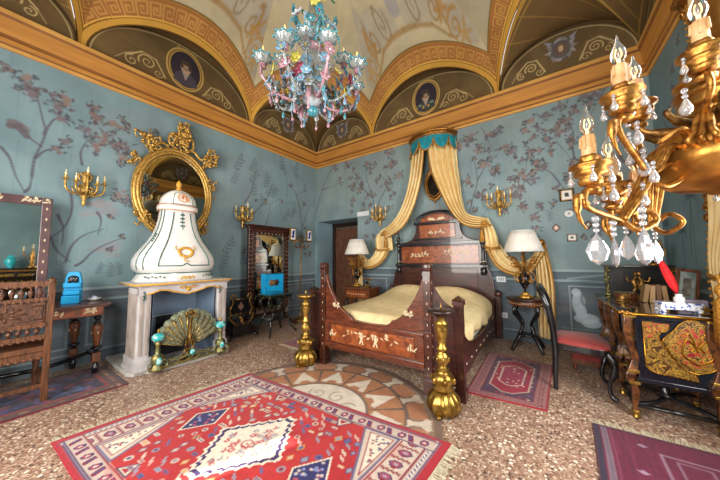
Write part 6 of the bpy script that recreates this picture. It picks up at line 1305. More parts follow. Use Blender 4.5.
# things on the shelf and the desk
t = thing('gilt_vase', 'dark blue vase with gilt mounts and flowers standing on the raised desk shelf', 'vase', (.96, 4.13, 1.158))
g = G(); g.lathe([(.02, .03), (.05, .07), (.055, .13), (.04, .18), (.025, .20), (.03, .22), (0, .22)], (0, 0, 0), 16); g.build('vase_body', [mat('navy_china', '#141c44', '#0d1230', .12, coat=.6)], t)
g = G(); g.lathe([(.06, 0), (.065, .012), (.03, .025), (.02, .035)], (0, 0, 0), 16); leafs(g, (0, .0, .23), .055, 8, 2, .009); 
for s in (-1, 1): g.tube(bez([(s*.04, 0, .08), (s*.085, 0, .12), (s*.075, 0, .19), (s*.03, 0, .19)], 5), .007, 6); leafs(g, (-.02, s*.05, .16), .04, 4, 3+s, .008)
g.build('gilt_mount', [gold], t)
BKC = ['#8a6a44', '#a5835a', '#6e4c30', '#94734b']
for i in range(4):
    t = thing('book', ['tan leather book leaning at the left of the row on the desk', 'light brown leather book second from the left in the row on the desk', 'dark brown leather book third from the left in the row on the desk', 'brown leather book at the right of the row on the desk'][i], 'book', (.755+.047*i, 3.66, .819), group='books on the desk')
    g = G(); a = math.radians(10-5*i); M = Matrix.Rotation(a, 3, 'Y'); h = .17-.01*(i % 2); sg = sin(abs(a))*.016
    g.box(M @ Vector((-.0145, 0, h/2))+Vector((0, 0, sg)), (.004, .12, h), R=M); g.box(M @ Vector((.0145, 0, h/2))+Vector((0, 0, sg)), (.004, .12, h), R=M); g.box(M @ Vector((0, -.058, h/2))+Vector((0, 0, sg)), (.031, .005, h), R=M); g.build('cover', [mat('book_leather', BKC[i], None, .5)], t, .001)
    g = G(); g.box(M @ Vector((0, .002, h/2))+Vector((0, 0, sg)), (.025, .112, h-.01), R=M); g.build('pages', [bpy.data.materials.get('paper') or mat('paper', '#cdbf9d', '#b9a985', .8)], t)
t = thing('small_casket', 'small silver and brown casket lying left of the row of books on the desk', 'box', (.66, 3.80, .819), .3)
g = G(); g.box((0, 0, .03), (.14, .10, .06)); b = g.build('casket', [wood_mid], t, .004); g = G(); g.box((0, 0, .068), (.145, .105, .015)); g.build('silver_lid', [mat('tarnished_silver', '#a9a493', '#6d6654', .3, .8, 30)], t, .004)
t = thing('gilt_ornament', 'small gilt writing ornament near the left edge of the desk top', 'ornament', (.60, 3.60, .820))
g = G(); g.lathe([(0, 0), (.05, 0), (.055, .008), (.03, .015), (.02, .03), (.03, .045), (0, .05)], (0, 0, 0), 14); leafs(g, (0, 0, .035), .04, 5, 4, .008); g.build('gilt_casting', [gold_dk], t)
t = thing('inkstand', 'blue and white porcelain inkstand on four feet on the desk', 'inkstand', (.835, 3.14, .819), .08)
m_delft = mat('blue_white_china', '#e4e6ec', '#3c50a6', .12, 0, 38, lo=.52, hi=.6, coat=.6)
g = G(); g.prism([(-.115, .0), (.115, .0), (.105, .045), (-.105, .045)], (0, 0, .02), (1, 0, 0), (0, 0, 1), .11); g.prism([(-.12, .0), (.12, .0), (.11, .012), (-.11, .012)], (0, 0, .062), (1, 0, 0), (0, 0, 1), .12)
for sx in (-1, 1):
    for sy in (-1, 1): g.lathe([(.02, 0), (.024, .006), (.014, .015), (.018, .025)], (sx*.10, sy*.045, 0), 8)
g.build('china_body', [m_delft], t, .004)
g = G(); g.lathe([(.028, .074), (.032, .09), (.03, .11), (.018, .12), (.022, .135), (.014, .137), (0, .12)], (.01, 0, 0), 14); g.build('ink_pot', [white_glaze], t)
t = thing('quill_pen', 'bright red feather quill standing in the porcelain inkstand', 'quill', (.845, 3.14, .94))
m_redf = mat('red_feather', '#d3121c', '#b30d16', .7, 0, 40)
def fe(u, v): s = lerp(-.02, .30, v); w = .026*math.sqrt(max(0, sin(PI*min(1, max(0, (s-.03)/.27)**.75))))+.0012; p = Vector((-.075*(s/.28)**1.1 if s > 0 else .004, .01, s)); return (p.x+(u-.5)*2*w*.95, p.y+.02*s/.28+.006*cos(u*6), p.z+(u-.5)*2*w*.25)
g = G(); g.sheet(fe, 8, 24, .002); g.build('feather', [m_redf], t)
t = thing('photo_frame', 'tilted wooden photo frame standing behind the red quill', 'picture frame', (1.0, 3.60, .819), 0)
g = G(); M = Matrix.Rotation(.16, 3, 'Y') @ Matrix.Rotation(-.12, 3, 'X'); c = lambda x, z, y=0: M @ Vector((x, y, z+.02))
for x, z, w, h in ((-.06, .15, .025, .30), (.06, .15, .025, .30), (0, .012, .10, .025), (0, .288, .10, .025)): g.box(c(x, z), (w, .022, h), R=M)
f = g.build('frame', [wood_mid], t, .003); g = G(); g.box(c(0, .15, .002), (.10, .008, .26), R=M); p = g.build('photograph', [mat('grey_photo', '#a9b5b0', '#5d6f6c', .25, 0, 9)], t); g = G(); g.box(c(0, .14, -.004), (.05, .004, .16), R=M); g.build('figure', [mat('photo_dark', '#4b4640', '#8b8378', .4, 0, 20)], p)
g = G(); g.tube([(.0, .0, .14), (.02, .10, .004)], .006, 5); g.build('strut', [wood_dk], t)
t = thing('lilac_box', 'pale lilac box lying on the desk behind the inkstand', 'box', (.99, 3.42, .819), -.2)
g = G(); g.box((0, 0, .035), (.16, .08, .07)); b = g.build('carton', [mat('lilac_card', '#b7aecb', '#a79cbd', .6)], t, .004); g = G(); g.box((0, 0, .0715), (.09, .03, .002)); g.build('slot', [mat('slot_shade', '#6d6485')], b)
t = thing('brass_star', 'small star shaped brass ornament at the right front of the desk', 'ornament', (.945, 3.04, .819), .2)
g = G(); g.prism([((.035 if q % 2 == 0 else .014)*cos(q*PI/5+PI/2), .038+(.035 if q % 2 == 0 else .014)*sin(q*PI/5+PI/2)) for q in range(10)], (0, 0, 0), (1, 0, 0), (0, 0, 1), .01); g.box((0, 0, .006), (.05, .03, .012)); g.build('brass_casting', [brass], t)
# black chair with red seat
CHX, CHY = .21, 3.385
t = thing('side_chair', 'black lacquered chair with red velvet seat pushed to the desk', 'chair', (CHX, CHY, 0))
m_vel = mat('red_velvet', '#8a302c', '#702524', .75, 0, 6); m_vel.node_tree.nodes['Principled BSDF'].inputs['Sheen Weight'].default_value = .15
seat = [(-.19, -.17), (-.05, -.215), (.12, -.235), (.21, -.20), (.235, -.08), (.24, .08), (.21, .20), (.12, .235), (-.05, .215), (-.19, .17)]
sb = [(p.x, p.y) for p in bez([(a, b, 0) for a, b in seat+[seat[0]]], 4)[:-1]]
g = G(); g.prism(sb, (0, 0, .405), (1, 0, 0), (0, 1, 0), .055); g.build('seat_rail', [ebony], t, .006)
g = G(); 
def st(u, v): i = u*len(sb); a = int(i) % len(sb); b = (a+1) % len(sb); f = i-int(i); x = lerp(sb[a][0], sb[b][0], f); y = lerp(sb[a][1], sb[b][1], f); r = cos(v*PI/2); return (x*.985*r+.01, y*.985*r, .43+.075*sin(v*PI/2)**.8)
g.grid(st, len(sb), 10, closeu=True); g.build('seat', [m_vel], t)
for s in (-1, 1):
    g = G(); g.tube(bez([(-.185, s*.19, 0), (-.178, s*.185, .15), (-.17, s*.18, .30), (-.17, s*.175, .42), (-.185, s*.19, .60), (-.215, s*.20, .78), (-.255, s*.16, .90), (-.27, s*.06, .945), (-.27, 0, .95)], 6), [.020]*12+[.026]*18+[.032]*19, 8); g.build('back_stile', [ebony], t)
    g = G(); g.tube(bez([(.19, s*.18, .40), (.235, s*.20, .34), (.235, s*.205, .26), (.20, s*.19, .14), (.205, s*.195, .05), (.24, s*.205, .016)], 6), [.03]*8+[.024]*8+[.016]*10+[.020]*5, 8); g.build('cabriole_leg', [ebony], t)
def spl(u, v): z = lerp(.44, .93, v); w = lerp(.05, .10, v)*(1+.3*sin(v*7)); return (-.172-.095*v**1.3-.02*sin(PI*v), (u-.5)*2*w, z)
g = G(); g.sheet(spl, 8, 16, .014); g.sheet(lambda u, v: (-.235-.03*v, (u-.5)*.36*(1-.25*v), lerp(.83, .94, v)), 10, 5, .016); g.build('back_splat', [ebony], t)
t = thing('footstool', 'small red cushioned footstool on the floor under the desk', 'footstool', (.33, 3.93, 0))
g = G(); g.box((0, 0, .10), (.28, .22, .05)); g.build('frame', [wood_mid], t, .005)
g = G(); g.grid(lambda u, v: ((u-.5)*.27, (v-.5)*.21, .125+.05*(max(0, 1-(2*u-1)**4)*max(0, 1-(2*v-1)**4))**.5), 14, 12); g.build('cushion', [m_vel], t)
for sx in (-1, 1):
    for sy in (-1, 1): g = G(); g.lathe([(.012, 0), (.018, .02), (.014, .05), (.02, .08)], (sx*.11, sy*.08, 0), 8); g.build('leg', [wood_mid], t)
# window drape on the right wall and its gilt tieback
t = thing('window_curtain', 'yellow silk curtain at the right wall window beside the desk', 'curtain', (1.12, 2.9, 0))
def cu(u, v):
    z = lerp(3.42, .03, v); y = lerp(3.32, 2.60, u); k = math.exp(-((z-1.15)/.35)**2); y = lerp(y, lerp(3.30, 3.05, u), k*.8); x = 1.115+.035*sin(u*2*PI*7+.8*sin(v*4))-.03*k; return (x, y, z)
g = G(); g.sheet(cu, 84, 50, .006); cc = g.build('silk_panel', [silkY], t, world=True)
g = G(); e = [tuple(Vector(cu(0, i/60))+Vector((-.02, .0, 0))) for i in range(61)]; g.tube(e, .014, 6)
for p in e[::1]: g.ball((p[0]-.012, p[1]+.022, p[2]), .014, 0, 6, 4)
g.build('fringe', [fringe_m], cc, world=True)
g = G(); g.tube(bez([(1.16, 3.33, 1.25), (1.07, 3.32, 1.12), (1.045, 3.15, 1.08), (1.07, 3.04, 1.16)], 6), .018, 7); g.build('rope_tieback', [fringe_m], t, world=True)
g = G(); g.lathe([(0, 1.06), (.03, 1.04), (.035, 1.0), (.02, .97), (.035, .94), (.045, .90), (.05, .66), (0, .66)], (.985, 2.92, 0), 14, 0, flute=.1, nf=8); g.tube([(1.0, 3.12, 1.09), (.985, 2.96, 1.11), (.985, 2.92, 1.04)], .010, 6); g.build('tassel', [fringe_m], t, world=True)
t = thing('curtain_bracket', 'gilt carved leaf ornament on the right wall beside the curtain', 'bracket', (XR, 3.50, 1.52), -PI/2)
g = G(); 
for k in range(7): 
    R = random.Random(k); cx_, cz_ = R.uniform(-.03, .03), k*.045+.02
    g.tube(bez([(cx_, -.005, cz_), (cx_+.03, -.035, cz_+.03), (cx_+.045*(-1)**k, -.04, cz_+.0), (cx_+.02*(-1)**k, -.03, cz_-.03)], 4), .012, 6); g.ball((cx_, -.03, cz_), .02, 0, 7, 5)
g.tube([(0, -.012, -.01), (0, -.012, .34)], .014, 6); g.build('gilt_leaves', [gold], t)
t = thing('curtain_pelmet', 'gilt carved pelmet over the right wall curtain', 'pelmet', (XR, 2.2, 3.42))
g = G(); g.box((-.09, -.35, .0), (.18, 3.0, .06)); b = g.build('pelmet_board', [gold], t, .01); g = G(); leafs(g, (-.10, 1.18, -.02), .10, 9, 6, .02); g.build('carved_end', [gold], t)
# tall candlesticks at the foot of the bed
def candlestick(x, y, lab, pan, sc=1):
    t = thing('altar_candlestick', lab, 'candlestick', (x, y, 0))
    g = G(); g.lathe([(.07, 0), (.10, .012), (.115, .04), (.128, .08), (.124, .12), (.096, .16), (.066, .19)], (0, 0, 0), 40, 0, flute=.09, nf=10)
    for k in range(3): a = k*2*PI/3+.5; g.ball((.11*cos(a), .11*sin(a), .016), (.022, .022, .016), 0, 8, 5)
    g.build('gadrooned_base', [brass], t)
    g = G(); g.lathe([(.075, .19), (.085, .205), (.06, .225), (.085, .255), (.09, .29), (.065, .32), (.04, .335), (.055, .35), (.03, .37), (.042, .40), (.058, .44), (.045, .475), (.028, .49), (.045, .505), (.045, .52), (.030, .54), (.040, .60), (.054, .68), (.046, .705), (.058, .72), (.032, .735), (.028, .76)], (0, 0, 0), 20); 
    for k in range(6): a = k*PI/3; g.ball((.088*cos(a), .088*sin(a), .27), (.018, .018, .028), 0, 7, 5); g.ball((.05*cos(a), .05*sin(a), .43), (.012, .012, .025), 0, 6, 4)
    g.build('knopped_stem', [brass], t)
    g = G(); g.lathe([(.025, .76), (.05, .775), (.055, .79), (.105, .80), (.11, .82), (.10, .828), (.0, .825)], (0, 0, 0), 24); g.build('drip_pan', [pan], t)
    g = G(); g.lathe([(.008, .825), (.007, .85), (0, .89)], (0, 0, 0), 8); g.build('pricket', [brass], t); return t
candlestick(-.73, 2.20, 'tall brass candlestick with dark brown pan at the right front foot of the bed', wood_dk)
candlestick(-2.40, 2.26, 'tall brass candlestick with brass pan at the left front foot of the bed', brass)
# ---- black and gilt cabinet by the right wall, seen in the dressing mirror
t = thing('console_cabinet', 'black and gilt cabinet by the right wall seen reflected in the dressing mirror', 'cabinet', (.99, .40, 0), -PI/2)
g = G(); g.box((0, 0, 1.10), (1.0, .36, .035)); g.build('cabinet_top', [m_navy], t, .005)
g = G(); g.box((0, .01, .56), (.92, .32, 1.04)); c = g.build('cabinet_body', [m_navy], t, .005)
for s in (-1, 1):
    g = G(); g.box((s*.23, -.156, .56), (.42, .015, .86)); d = g.build('door', [m_boul], c, .004); g = G(); g.ball((s*.04, -.172, .6), .014); g.build('door_knob', [brass], d)
g = G(); g.box((0, -.165, 1.06), (.92, .02, .035)); g.build('gilt_moulding', [gold], c, .004)
t = thing('gilt_candelabrum', 'gilt candelabrum on the black cabinet seen in the dressing mirror', 'candelabrum', (.97, .62, 1.118), -PI/2)
g = G(); g.lathe([(.08, 0), (.085, .02), (.03, .05), (.025, .12), (.045, .16), (.02, .2), (.03, .3), (.015, .36), (.03, .40), (0, .42)], (0, 0, 0), 16); g.build('stem', [gold], t)
for s in (-1, 0, 1):
    g = G(); g.tube(bez([(0, 0, .26), (s*.07, -.02, .24), (s*.13, -.03, .30), (s*.14, -.03, .38)], 5), .010, 6); g.lathe([(.01, 0), (.03, .01), (.012, .02)], (s*.14, -.03*abs(s), .38+.06*(s == 0)), 10); a = g.build('arm', [gold], t)
    g = G(); g.lathe([(.011, 0), (.011, .09), (0, .10)], (s*.14, -.03*abs(s), .395+.06*(s == 0)), 8); g.build('candle', [cream_wax], a)
t = thing('turquoise_vase', 'round turquoise vase on the black cabinet seen in the dressing mirror', 'vase', (.97, .32, 1.118))
g = G(); g.lathe([(.05, 0), (.04, .02), (.09, .10), (.10, .16), (.07, .23), (.04, .26), (.05, .29), (0, .28)], (0, 0, 0), 20); g.build('vase_body', [turq], t)
# ================================================================ GILT CHANDELIER, NEAR RIGHT
GX, GY = .515, 1.41
gc = thing('gilt_chandelier', 'large gilded carved wood chandelier with crystal drops close to the camera at right', 'chandelier', (GX, GY, 1.45))
Z = lambda z: z-1.45
g = G(); g.lathe([(0, Z(1.455)), (.04, Z(1.46)), (.06, Z(1.475)), (.12, Z(1.485)), (.15, Z(1.505)), (.168, Z(1.54)), (.172, Z(1.555)), (.176, Z(1.56)), (.178, Z(1.60)), (.172, Z(1.606)), (.176, Z(1.612)), (.165, Z(1.64)), (.145, Z(1.67)), (.11, Z(1.70)), (.08, Z(1.715))], (0, 0, 0), 48); g.build('turned_body', [gold_pol], gc)
g = G(); g.lathe([(.08, Z(1.715)), (.095, Z(1.73)), (.06, Z(1.745)), (.085, Z(1.76)), (.10, Z(1.775)), (.088, Z(1.79)), (.10, Z(1.80)), (.108, Z(1.815)), (.09, Z(1.835)), (.102, Z(1.845)), (.102, Z(1.86)), (.07, Z(1.88)), (.085, Z(1.90)), (.05, Z(1.93)), (.06, Z(2.0)), (.035, Z(2.04)), (.05, Z(2.1)), (.02, Z(2.16)), (0, Z(2.18))], (0, 0, 0), 40); g.build('spiral_stem', [gold_pol], gc)
g = G(); 
for k in range(10): a = k*PI/5; g.tube(bez([(.10*cos(a), .10*sin(a), Z(1.70)), (.16*cos(a), .16*sin(a), Z(1.71)), (.19*cos(a), .19*sin(a), Z(1.735)), (.175*cos(a), .175*sin(a), Z(1.75))], 4), [.016]*5+[.010]*5+[.004]*3, 6)
g.build('acanthus_ring', [gold_dk], gc)
g = G(); z = Z(2.18)
while z < Z(5.2): g.tube([(.012*cos(a)*(1 if int(z*50) % 2 else .2), .012*cos(a)*(.2 if int(z*50) % 2 else 1), z+.03*sin(a)) for a in [2*PI*i/8 for i in range(8)]], .003, 4, closed=True); z += .05
g.build('chain', [gold_dk], gc)
def bulbcandle(par, e, sc=1.0, lean=(0, 0)):
    """candle sleeve, clear flame bulb and filament, standing on a pan at e (local)"""
    c = Vector(e)
    g = G(); g.lathe([(.026, 0), (.03, .01), (.024, .02), (.028, .03), (.0225, .04)], c, 14, 0, flute=.12, nf=5); g.build('candle_cup', [gold], par)
    g = G(); g.lathe([(.017, .03), (.019, .05), (.0175, .085), (.019, .10), (.016, .108), (.010, .11)], c, 14, 0, flute=.03, nf=4)
    for k in range(5): a = k*1.3+c.x*9; g.tube([tuple(c+Vector((.018*cos(a), .018*sin(a), .105))), tuple(c+Vector((.020*cos(a), .020*sin(a), .07-.01*(k % 3))))], .004, 5)
    sl = g.build('candle_sleeve', [drip_wax], par)
    g = G(); b = c+Vector((0, 0, .11)); prof_ = [(.010, 0), (.012, .006), (.0185, .02), (.0205, .032), (.018, .048), (.011, .064), (.0045, .080), (.0035, .094), (0, .106)]; vs = []
    g.lathe(prof_, b, 18); g.build('flame_bulb', [bulb_glass], par)
    g = G(); g.tube([tuple(b+Vector((0, 0, .0))), tuple(b+Vector((0, 0, .018)))], .004, 6); 
    for s in (-1, 1): g.tube(bez([tuple(b+Vector((0, 0, .015))), tuple(b+Vector((s*.006, 0, .03))), tuple(b+Vector((s*.003, 0, .052)))], 5), .0016, 5)
    g.build('filament', [filam], sl)
drip_wax = mat('dripped_wax', '#dcb183', '#b98a58', .5, 0, 20); filam = mat('filament_glow', '#ffcf7a', None, .4, emit=((1, .70, .32), 2.2))
def pan(par, e, r=.055):
    g = G(); g.lathe([(.012, -.06), (.03, -.055), (.034, -.04), (.026, -.032), (.044, -.024), (.044, -.014), (r*.75, -.010), (r, .002), (r, .010), (r*.85, .006), (.02, .004), (0, .004)], e, 28); return g.build('drip_pan', [gold], par)
def drop(g, c, s=1.0, kind=0):
    """faceted crystal pendant below c"""
    x, y, z = c
    g.ball((x, y, z-.010*s), .009*s, 0, 6, 4); g.ball((x, y, z-.028*s), .008*s, 0, 6, 4); R = random.Random(int(x*999))
    a0 = R.uniform(0, 3)
    if kind == 0:   # big pointed plaque
        Rm = Matrix.Rotation(a0, 3, 'Z'); P_ = [(0, .0), (.35, -.25), (.62, -.55), (.42, -.85), (0, -1.0)]; n = 8; vs = [Vector((0, 0, 0))]; 
        for px, pz in P_[1:-1]:
            for k in range(n): q = 2*PI*k/n; vs.append(Vector((.040*px*cos(q)*s*1.25, .017*px*sin(q)*s*1.25, pz*.105*s)))
        vs.append(Vector((0, 0, -.105*s))); T = len(vs)-1; fs = []
        for k in range(n):
            k2 = (k+1) % n; fs.append((0, 1+k, 1+k2)); fs.append((1+k, 1+n+k, 1+n+k2, 1+k2)); fs.append((1+n+k, 1+2*n+k, 1+2*n+k2, 1+n+k2)); fs.append((1+2*n+k, T, 1+2*n+k2))
        g.add([Rm @ v+Vector((x, y, z-.036*s)) for v in vs], fs, 0, False)
    else:
        g.lathe([(0, 0), (.006*s, -.008*s), (.016*s, -.034*s), (.017*s, -.042*s), (.010*s, -.055*s), (0, -.058*s)], (x, y, z-.034*s), 8); 
        for q in range(3, 0, -1): pass
ARM = [  # (end candles [(x,y,z)...] in world)
 dict(c=[(.134, 1.11, 1.539), (.215, 1.322, 1.510)], mid=(.22, 1.235, 1.375)),
 dict(c=[(.230, 1.157, 1.768), (.322, 1.422, 1.83)], mid=(.30, 1.27, 1.52)),
 dict(c=[(.425, 1.225, 1.865)], mid=(.43, 1.27, 1.70)),
 dict(c=[(.30, 1.72, 1.545), (.38, 1.80, 1.56)], mid=(.38, 1.62, 1.38)),
 dict(c=[(.66, 1.78, 1.545), (.74, 1.70, 1.56)], mid=(.64, 1.62, 1.38)),
 dict(c=[(.86, 1.36, 1.545), (.84, 1.25, 1.56)], mid=(.72, 1.38, 1.38))]
for k, A in enumerate(ARM):
    L = lambda p: (p[0]-GX, p[1]-GY, p[2]-1.45); m = Vector(L(A['mid'])); d = Vector((m.x, m.y, 0)).normalized(); s = d*.15+Vector((0, 0, Z(1.60))); side = Vector((-d.y, d.x, 0))
    g = G()
    for o in (-.018, 0, .018):
        g.tube(bez([tuple(s+side*o), tuple(s+d*.06+side*o*1.5+Vector((0, 0, .01))), tuple(s+side*o)] if False else [tuple(s+side*o), tuple(s+d*.05+side*o*1.5+Vector((0, 0, .012))), tuple((s+m)*.5+d*.03+side*o+Vector((0, 0, -.01))), tuple(m+side*o*.6)], 7), .0085, 7)
    g.tube(bez([tuple(m), tuple(m+d*-.05+Vector((0, 0, -.035))), tuple(m+d*-.11+Vector((0, 0, .0))), tuple(m+d*-.07+Vector((0, 0, .04))), tuple(m+d*-.03+Vector((0, 0, .02)))], 6), .009, 7)
    g.tube(bez([tuple(s), tuple(s+d*.02+side*.05+Vector((0, 0, .03))), tuple(s+d*.07+side*.07+Vector((0, 0, .05))), tuple(s+d*.10+side*.04+Vector((0, 0, .02)))], 6), [.010]*7+[.008]*6+[.005]*6, 7)
    arm = g.build('scrolled_arm', [gold], gc)
    for j, c in enumerate(A['c']):
        e = Vector(L(c)); g = G(); u = e-m; u.z = 0; u = u.normalized() if u.length > 1e-3 else d
        g.tube(bez([tuple(m), tuple(m+(e-m)*.35+Vector((0, 0, -.05))), tuple(e+u*.03+Vector((0, 0, -.13))), tuple(e+u*.035+Vector((0, 0, -.09))), tuple(e+Vector((0, 0, -.058)))], 6), .0085, 7)
        if k != 2: g.tube(bez([tuple(e+u*.02+Vector((0, 0, -.12))), tuple(e+u*.07+Vector((0, 0, -.10))), tuple(e+u*.075+Vector((0, 0, -.16))), tuple(e+u*.04+Vector((0, 0, -.20)))], 6), [.006]*5+[.012]*6+[.006]*4+[.003]*4, 7)
        g.ball(tuple(e+Vector((0, 0, -.075))), (.026, .026, .014)); g.build('leaf_branch', [gold], arm)
        p = pan(gc, tuple(e)); bulbcandle(gc, tuple(e))
        for q in range(4):
            a = q*2*PI/4+k+j; rr = .050; g = G(); drop(g, (e.x+rr*cos(a), e.y+rr*sin(a), e.z-.002), .6, 1); g.build('crystal_drop', [crystal], gc)
for x, y, z, s in ((.141, 1.137, 1.365, 1.0), (.194, 1.213, 1.355, 1.0), (.246, 1.333, 1.365, .9), (.252, 1.154, 1.385, 1.15), (.34, 1.60, 1.36, 1), (.40, 1.68, 1.36, 1), (.66, 1.66, 1.36, 1), (.78, 1.40, 1.36, 1)):
    g = G(); drop(g, (x-GX, y-GY, z-1.45), s, 0); g.ball((x-GX, y-GY, z+.010-1.45), .011, 0, 6, 4); g.tube([(x-GX, y-GY, z-1.45), (x-GX, y-GY, z-1.42)], .0015, 4); g.build('crystal_plaque', [crystal], gc)
for x, y, z, s in ((.27, 1.21, 1.70, .9), (.245, 1.19, 1.66, .8), (.29, 1.26, 1.62, 1.1), (.215, 1.17, 1.69, .7), (.262, 1.28, 1.64, .8), (.19, 1.14, 1.50, .8), (.28, 1.25, 1.50, .9), (.30, 1.22, 1.56, .8), (.385, 1.235, 1.78, 1.0)):
    g = G(); drop(g, (x-GX, y-GY, z-1.45), s, 1); g.build('crystal_drop', [crystal], gc)
# ================================================================ COLOURED GLASS CHANDELIER
mc = thing('glass_chandelier', 'coloured glass chandelier with pink, turquoise and clear flowers under the vault', 'chandelier', (-1.73, 1.70, 2.60))
def gm(name, a, c, tr=.45, sc=30): return mat(name, a, c, .12, 0, sc, coat=.6, trans=tr, ior=1.35, spec=.7)
g_clear = gm('clear_glass', '#dfe8ea', '#b9c8cc', .7); g_pink = gm('pink_glass', '#e0b3bd', '#c98f9e'); g_turq = gm('turquoise_glass', '#58adba', '#3c93a6', .35); g_blue = gm('pale_blue_glass', '#9cc4dc', '#6fa6c9', .35)
g_yel = gm('yellow_glass', '#d9cf5a', '#b8a83c', .25); g_grn = gm('green_glass', '#3f9a66', '#256b48', .25); g_red = gm('red_glass', '#b8536a', '#8d3a55', .2); g_wht = gm('milk_glass', '#e9eef2', '#c9d8e6', .25)
M0 = 2.60
g = G(); g.lathe([(0, .0), (.03, .01), (.05, .04), (.05, .07), (.03, .09), (.02, .10)], (0, 0, 0), 20); g.build('blue_ball', [g_turq], mc)
g = G(); g.lathe([(.02, .10), (.05, .12), (.10, .16), (.12, .21), (.09, .26), (.05, .28), (.04, .30)], (0, 0, 0), 32, 0, flute=.08, nf=8); g.build('ribbed_bowl', [g_wht], mc)
g = G(); g.lathe([(.04, .30), (.07, .32), (.05, .35), (.08, .39), (.12, .47), (.125, .55), (.09, .61), (.05, .64), (.045, .67), (.08, .70), (.05, .73), (.04, .77), (.06, .83), (.08, .89), (.05, .95), (.03, 1.2)], (0, 0, 0), 40, 0, flute=.05, nf=12); g.build('glass_body', [g_clear], mc)
g = G(); g.lathe([(.012, .3), (.012, 2.68)], (0, 0, 0), 8); g.build('rod', [brass], mc)
g = G(); g.lathe([(.05, .64), (.085, .66), (.10, .69), (.06, .68)], (0, 0, 0), 24, 0, flute=.12, nf=8); g.build('pink_collar', [g_pink], mc)
def flower3(c, r, m, mcn, seed, par=None):
    R = random.Random(seed); g = G(); ax = Vector(c).normalized() if False else Vector((c[0], c[1], R.uniform(-.1, .2))); ax = ax.normalized() if ax.length > 1e-3 else Vector((0, -1, 0))
    e1 = ax.cross(Vector((0, 0, 1))).normalized(); e2 = e1.cross(ax)
    for k in range(6):
        a = k*PI/3+R.uniform(-.1, .1); d = e1*cos(a)+e2*sin(a); p = Vector(c)+d*r*.55+ax*r*.15; g.add(*petal(p, d, ax, r), 0, True)
    g.ball(tuple(Vector(c)+ax*r*.2), r*.24, 1, 7, 5); return g.build('glass_flower', [m, mcn], par or mc)
def petal(p, d, ax, r):
    s = d.cross(ax).normalized(); vs = []; n = 5
    for i in range(n+1):
        t = i/n; w = r*.42*sin(PI*(.12+.82*t)); q = p+d*(t-.5)*r*.95+ax*(r*.25*t*t)
        vs += [q-s*w+ax*.004, q+s*w+ax*.004, q-s*w-ax*.004, q+s*w-ax*.004]
    fs = []
    for i in range(n): a = i*4; b = a+4; fs += [(a, a+1, b+1, b), (a+2, b+2, b+3, a+3), (a, b, b+2, a+2), (a+1, a+3, b+3, b+1)]
    fs += [(0, 2, 3, 1), (n*4, n*4+1, n*4+3, n*4+2)]; return vs, fs
def garm(a, r, ztop, zb=.30, seed=0, sw=.18):
    ca, sa = cos(a), sin(a); R = random.Random(seed); pts = bez([(.05*ca, .05*sa, zb+.02), (r*.35*ca, r*.35*sa, zb-.10), (r*.72*ca, r*.72*sa, zb-.08), (r*ca, r*sa, zb+.05), (r*ca*.99, r*sa*.99, ztop)], 7)
    g = G(); g.tube(pts, [.012*(1+.3*sin(i*1.9)) for i in range(len(pts))], 8); arm = g.build('glass_arm', [g_clear if seed % 2 else g_pink], mc)
    e = Vector(pts[-1]); g = G(); g.lathe([(.014, -.05), (.03, -.04), (.018, -.025), (.034, -.012), (.02, 0)], e, 14, 0, flute=.08, nf=6); g.build('pink_knop', [g_pink], arm)
    g = G(); n = 36
    def cup(u, v): q = 2*PI*u; rr = lerp(.022, .075, v**.7)*(1+.14*v*cos(8*q)); return (e.x+rr*cos(q), e.y+rr*sin(q), e.z+.055*v)
    g.sheet(cup, n, 6, .003, closeu=True); cp = g.build('glass_cup', [g_clear], arm)
    g = G(); g.tube([cup(i/n, 1) for i in range(n)], .0065, 5, closed=True); 
    for i in range(8): g.ball(cup(i/8, 1), .012, 0, 6, 4)
    g.build('turquoise_rim', [g_turq], cp)
    g = G(); g.lathe([(.014, .0), (.0145, .12), (.009, .125)], e, 10); g.build('candle', [cream_wax], arm)
    g = G(); g.lathe([(.006, .125), (.010, .138), (.006, .155), (0, .172)], e, 8); g.build('flame_bulb', [flame_amber], arm)
    mid = Vector(pts[len(pts)//2]); 
    for q, fr_ in ((.25, 1), (.4, 2), (.52, 3), (.64, 4), (.76, 5)):
        c = Vector(pts[int(len(pts)*q)])+Vector((R.uniform(-.02, .02), R.uniform(-.02, .02), .02)); flower3(tuple(c), R.uniform(.035, .058), [g_blue, g_clear, g_turq, g_pink, g_blue, g_pink][R.randrange(6)], [g_yel, g_pink, g_wht][R.randrange(3)], seed*7+fr_)
    g = G(); b = Vector(pts[14]); g.lathe([(0, 0), (.006, -.02), (.016, -.05), (.012, -.07), (.0, -.08)], b+Vector((0, 0, -.015)), 8); g.build('glass_drop', [[g_pink, g_blue, g_turq][seed % 3]], arm)
flame_amber = mat('amber_bulb', '#e8c27a', '#d9a95a', .2, emit=((1, .7, .3), .6))
for k in range(8): garm(2*PI*k/8+.28, .455, .36+.02*(k % 2), .22, k+1)
for k in range(4): garm(2*PI*k/4+.6, .30, .52, .36, k+20)
R = random.Random(77)
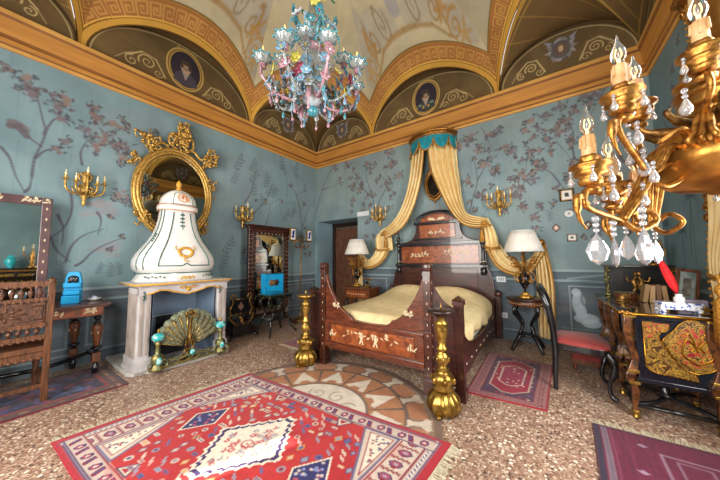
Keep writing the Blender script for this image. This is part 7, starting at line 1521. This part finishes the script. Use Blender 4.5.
for k in range(90):     # the thicket of flowers and leaves around the body
    a = R.uniform(0, 2*PI); r = R.uniform(.10, .40); z = R.uniform(.14, .36); flower3((r*cos(a), r*sin(a), z), R.uniform(.03, .055), [g_blue, g_blue, g_blue, g_turq, g_pink, g_clear, g_clear, g_pink, g_yel, g_red, g_wht][R.randrange(11)], [g_yel, g_red, g_wht, g_pink][R.randrange(4)], k+100)
for k in range(34):
    a = R.uniform(0, 2*PI); r = R.uniform(.07, .2); z = R.uniform(.70, 1.12); flower3((r*cos(a), r*sin(a), z), R.uniform(.035, .06), [g_blue, g_yel, g_wht, g_turq, g_grn, g_turq, g_yel][R.randrange(7)], [g_yel, g_red, g_wht][R.randrange(3)], k+200)
for k in range(10):
    a = 2*PI*k/10+.2; ca, sa = cos(a), sin(a); g = G(); g.tube(bez([(.05*ca, .05*sa, .68), (.14*ca, .14*sa, .82), (.22*ca, .22*sa, .84), (.26*ca, .26*sa, .77), (.25*ca, .25*sa, .70)], 6), [.012]*9+[.018]*8+[.008]*8, 7, flat=.5); g.build('curled_leaf', [g_turq if k % 2 else g_blue], mc)
for k in range(8):
    a = 2*PI*k/8+.6; ca, sa = cos(a), sin(a); g = G(); g.tube(bez([(.05*ca, .05*sa, .30), (.15*ca, .15*sa, .22), (.20*ca, .20*sa, .08), (.19*ca, .19*sa, .0)], 6), [.010]*6+[.026]*7+[.008]*6, 7, flat=.5); g.build('hanging_leaf', [[g_pink, g_blue, g_clear][k % 3]], mc)
    g = G(); g.ball((.19*ca, .19*sa, -.02), (.014, .014, .02)); g.build('glass_drop', [g_pink], mc)
for k in range(12):
    a = 2*PI*k/12; ca, sa = cos(a), sin(a); g = G(); g.tube(bez([(.10*ca, .10*sa, .40), (.20*ca, .20*sa, .46), (.21*ca, .21*sa, .56), (.16*ca, .16*sa, .62)], 5), .006, 6); g.build('clear_tendril', [g_clear], mc)
for k in range(2): 
    g = G(); z = 1.2
    while z < 2.68 and k == 0: g.lathe([(.02, z), (.035, z+.05), (.02, z+.10)], (0, 0, 0), 10); z += .16
    if k == 0: g.build('glass_sleeve', [g_clear], mc)
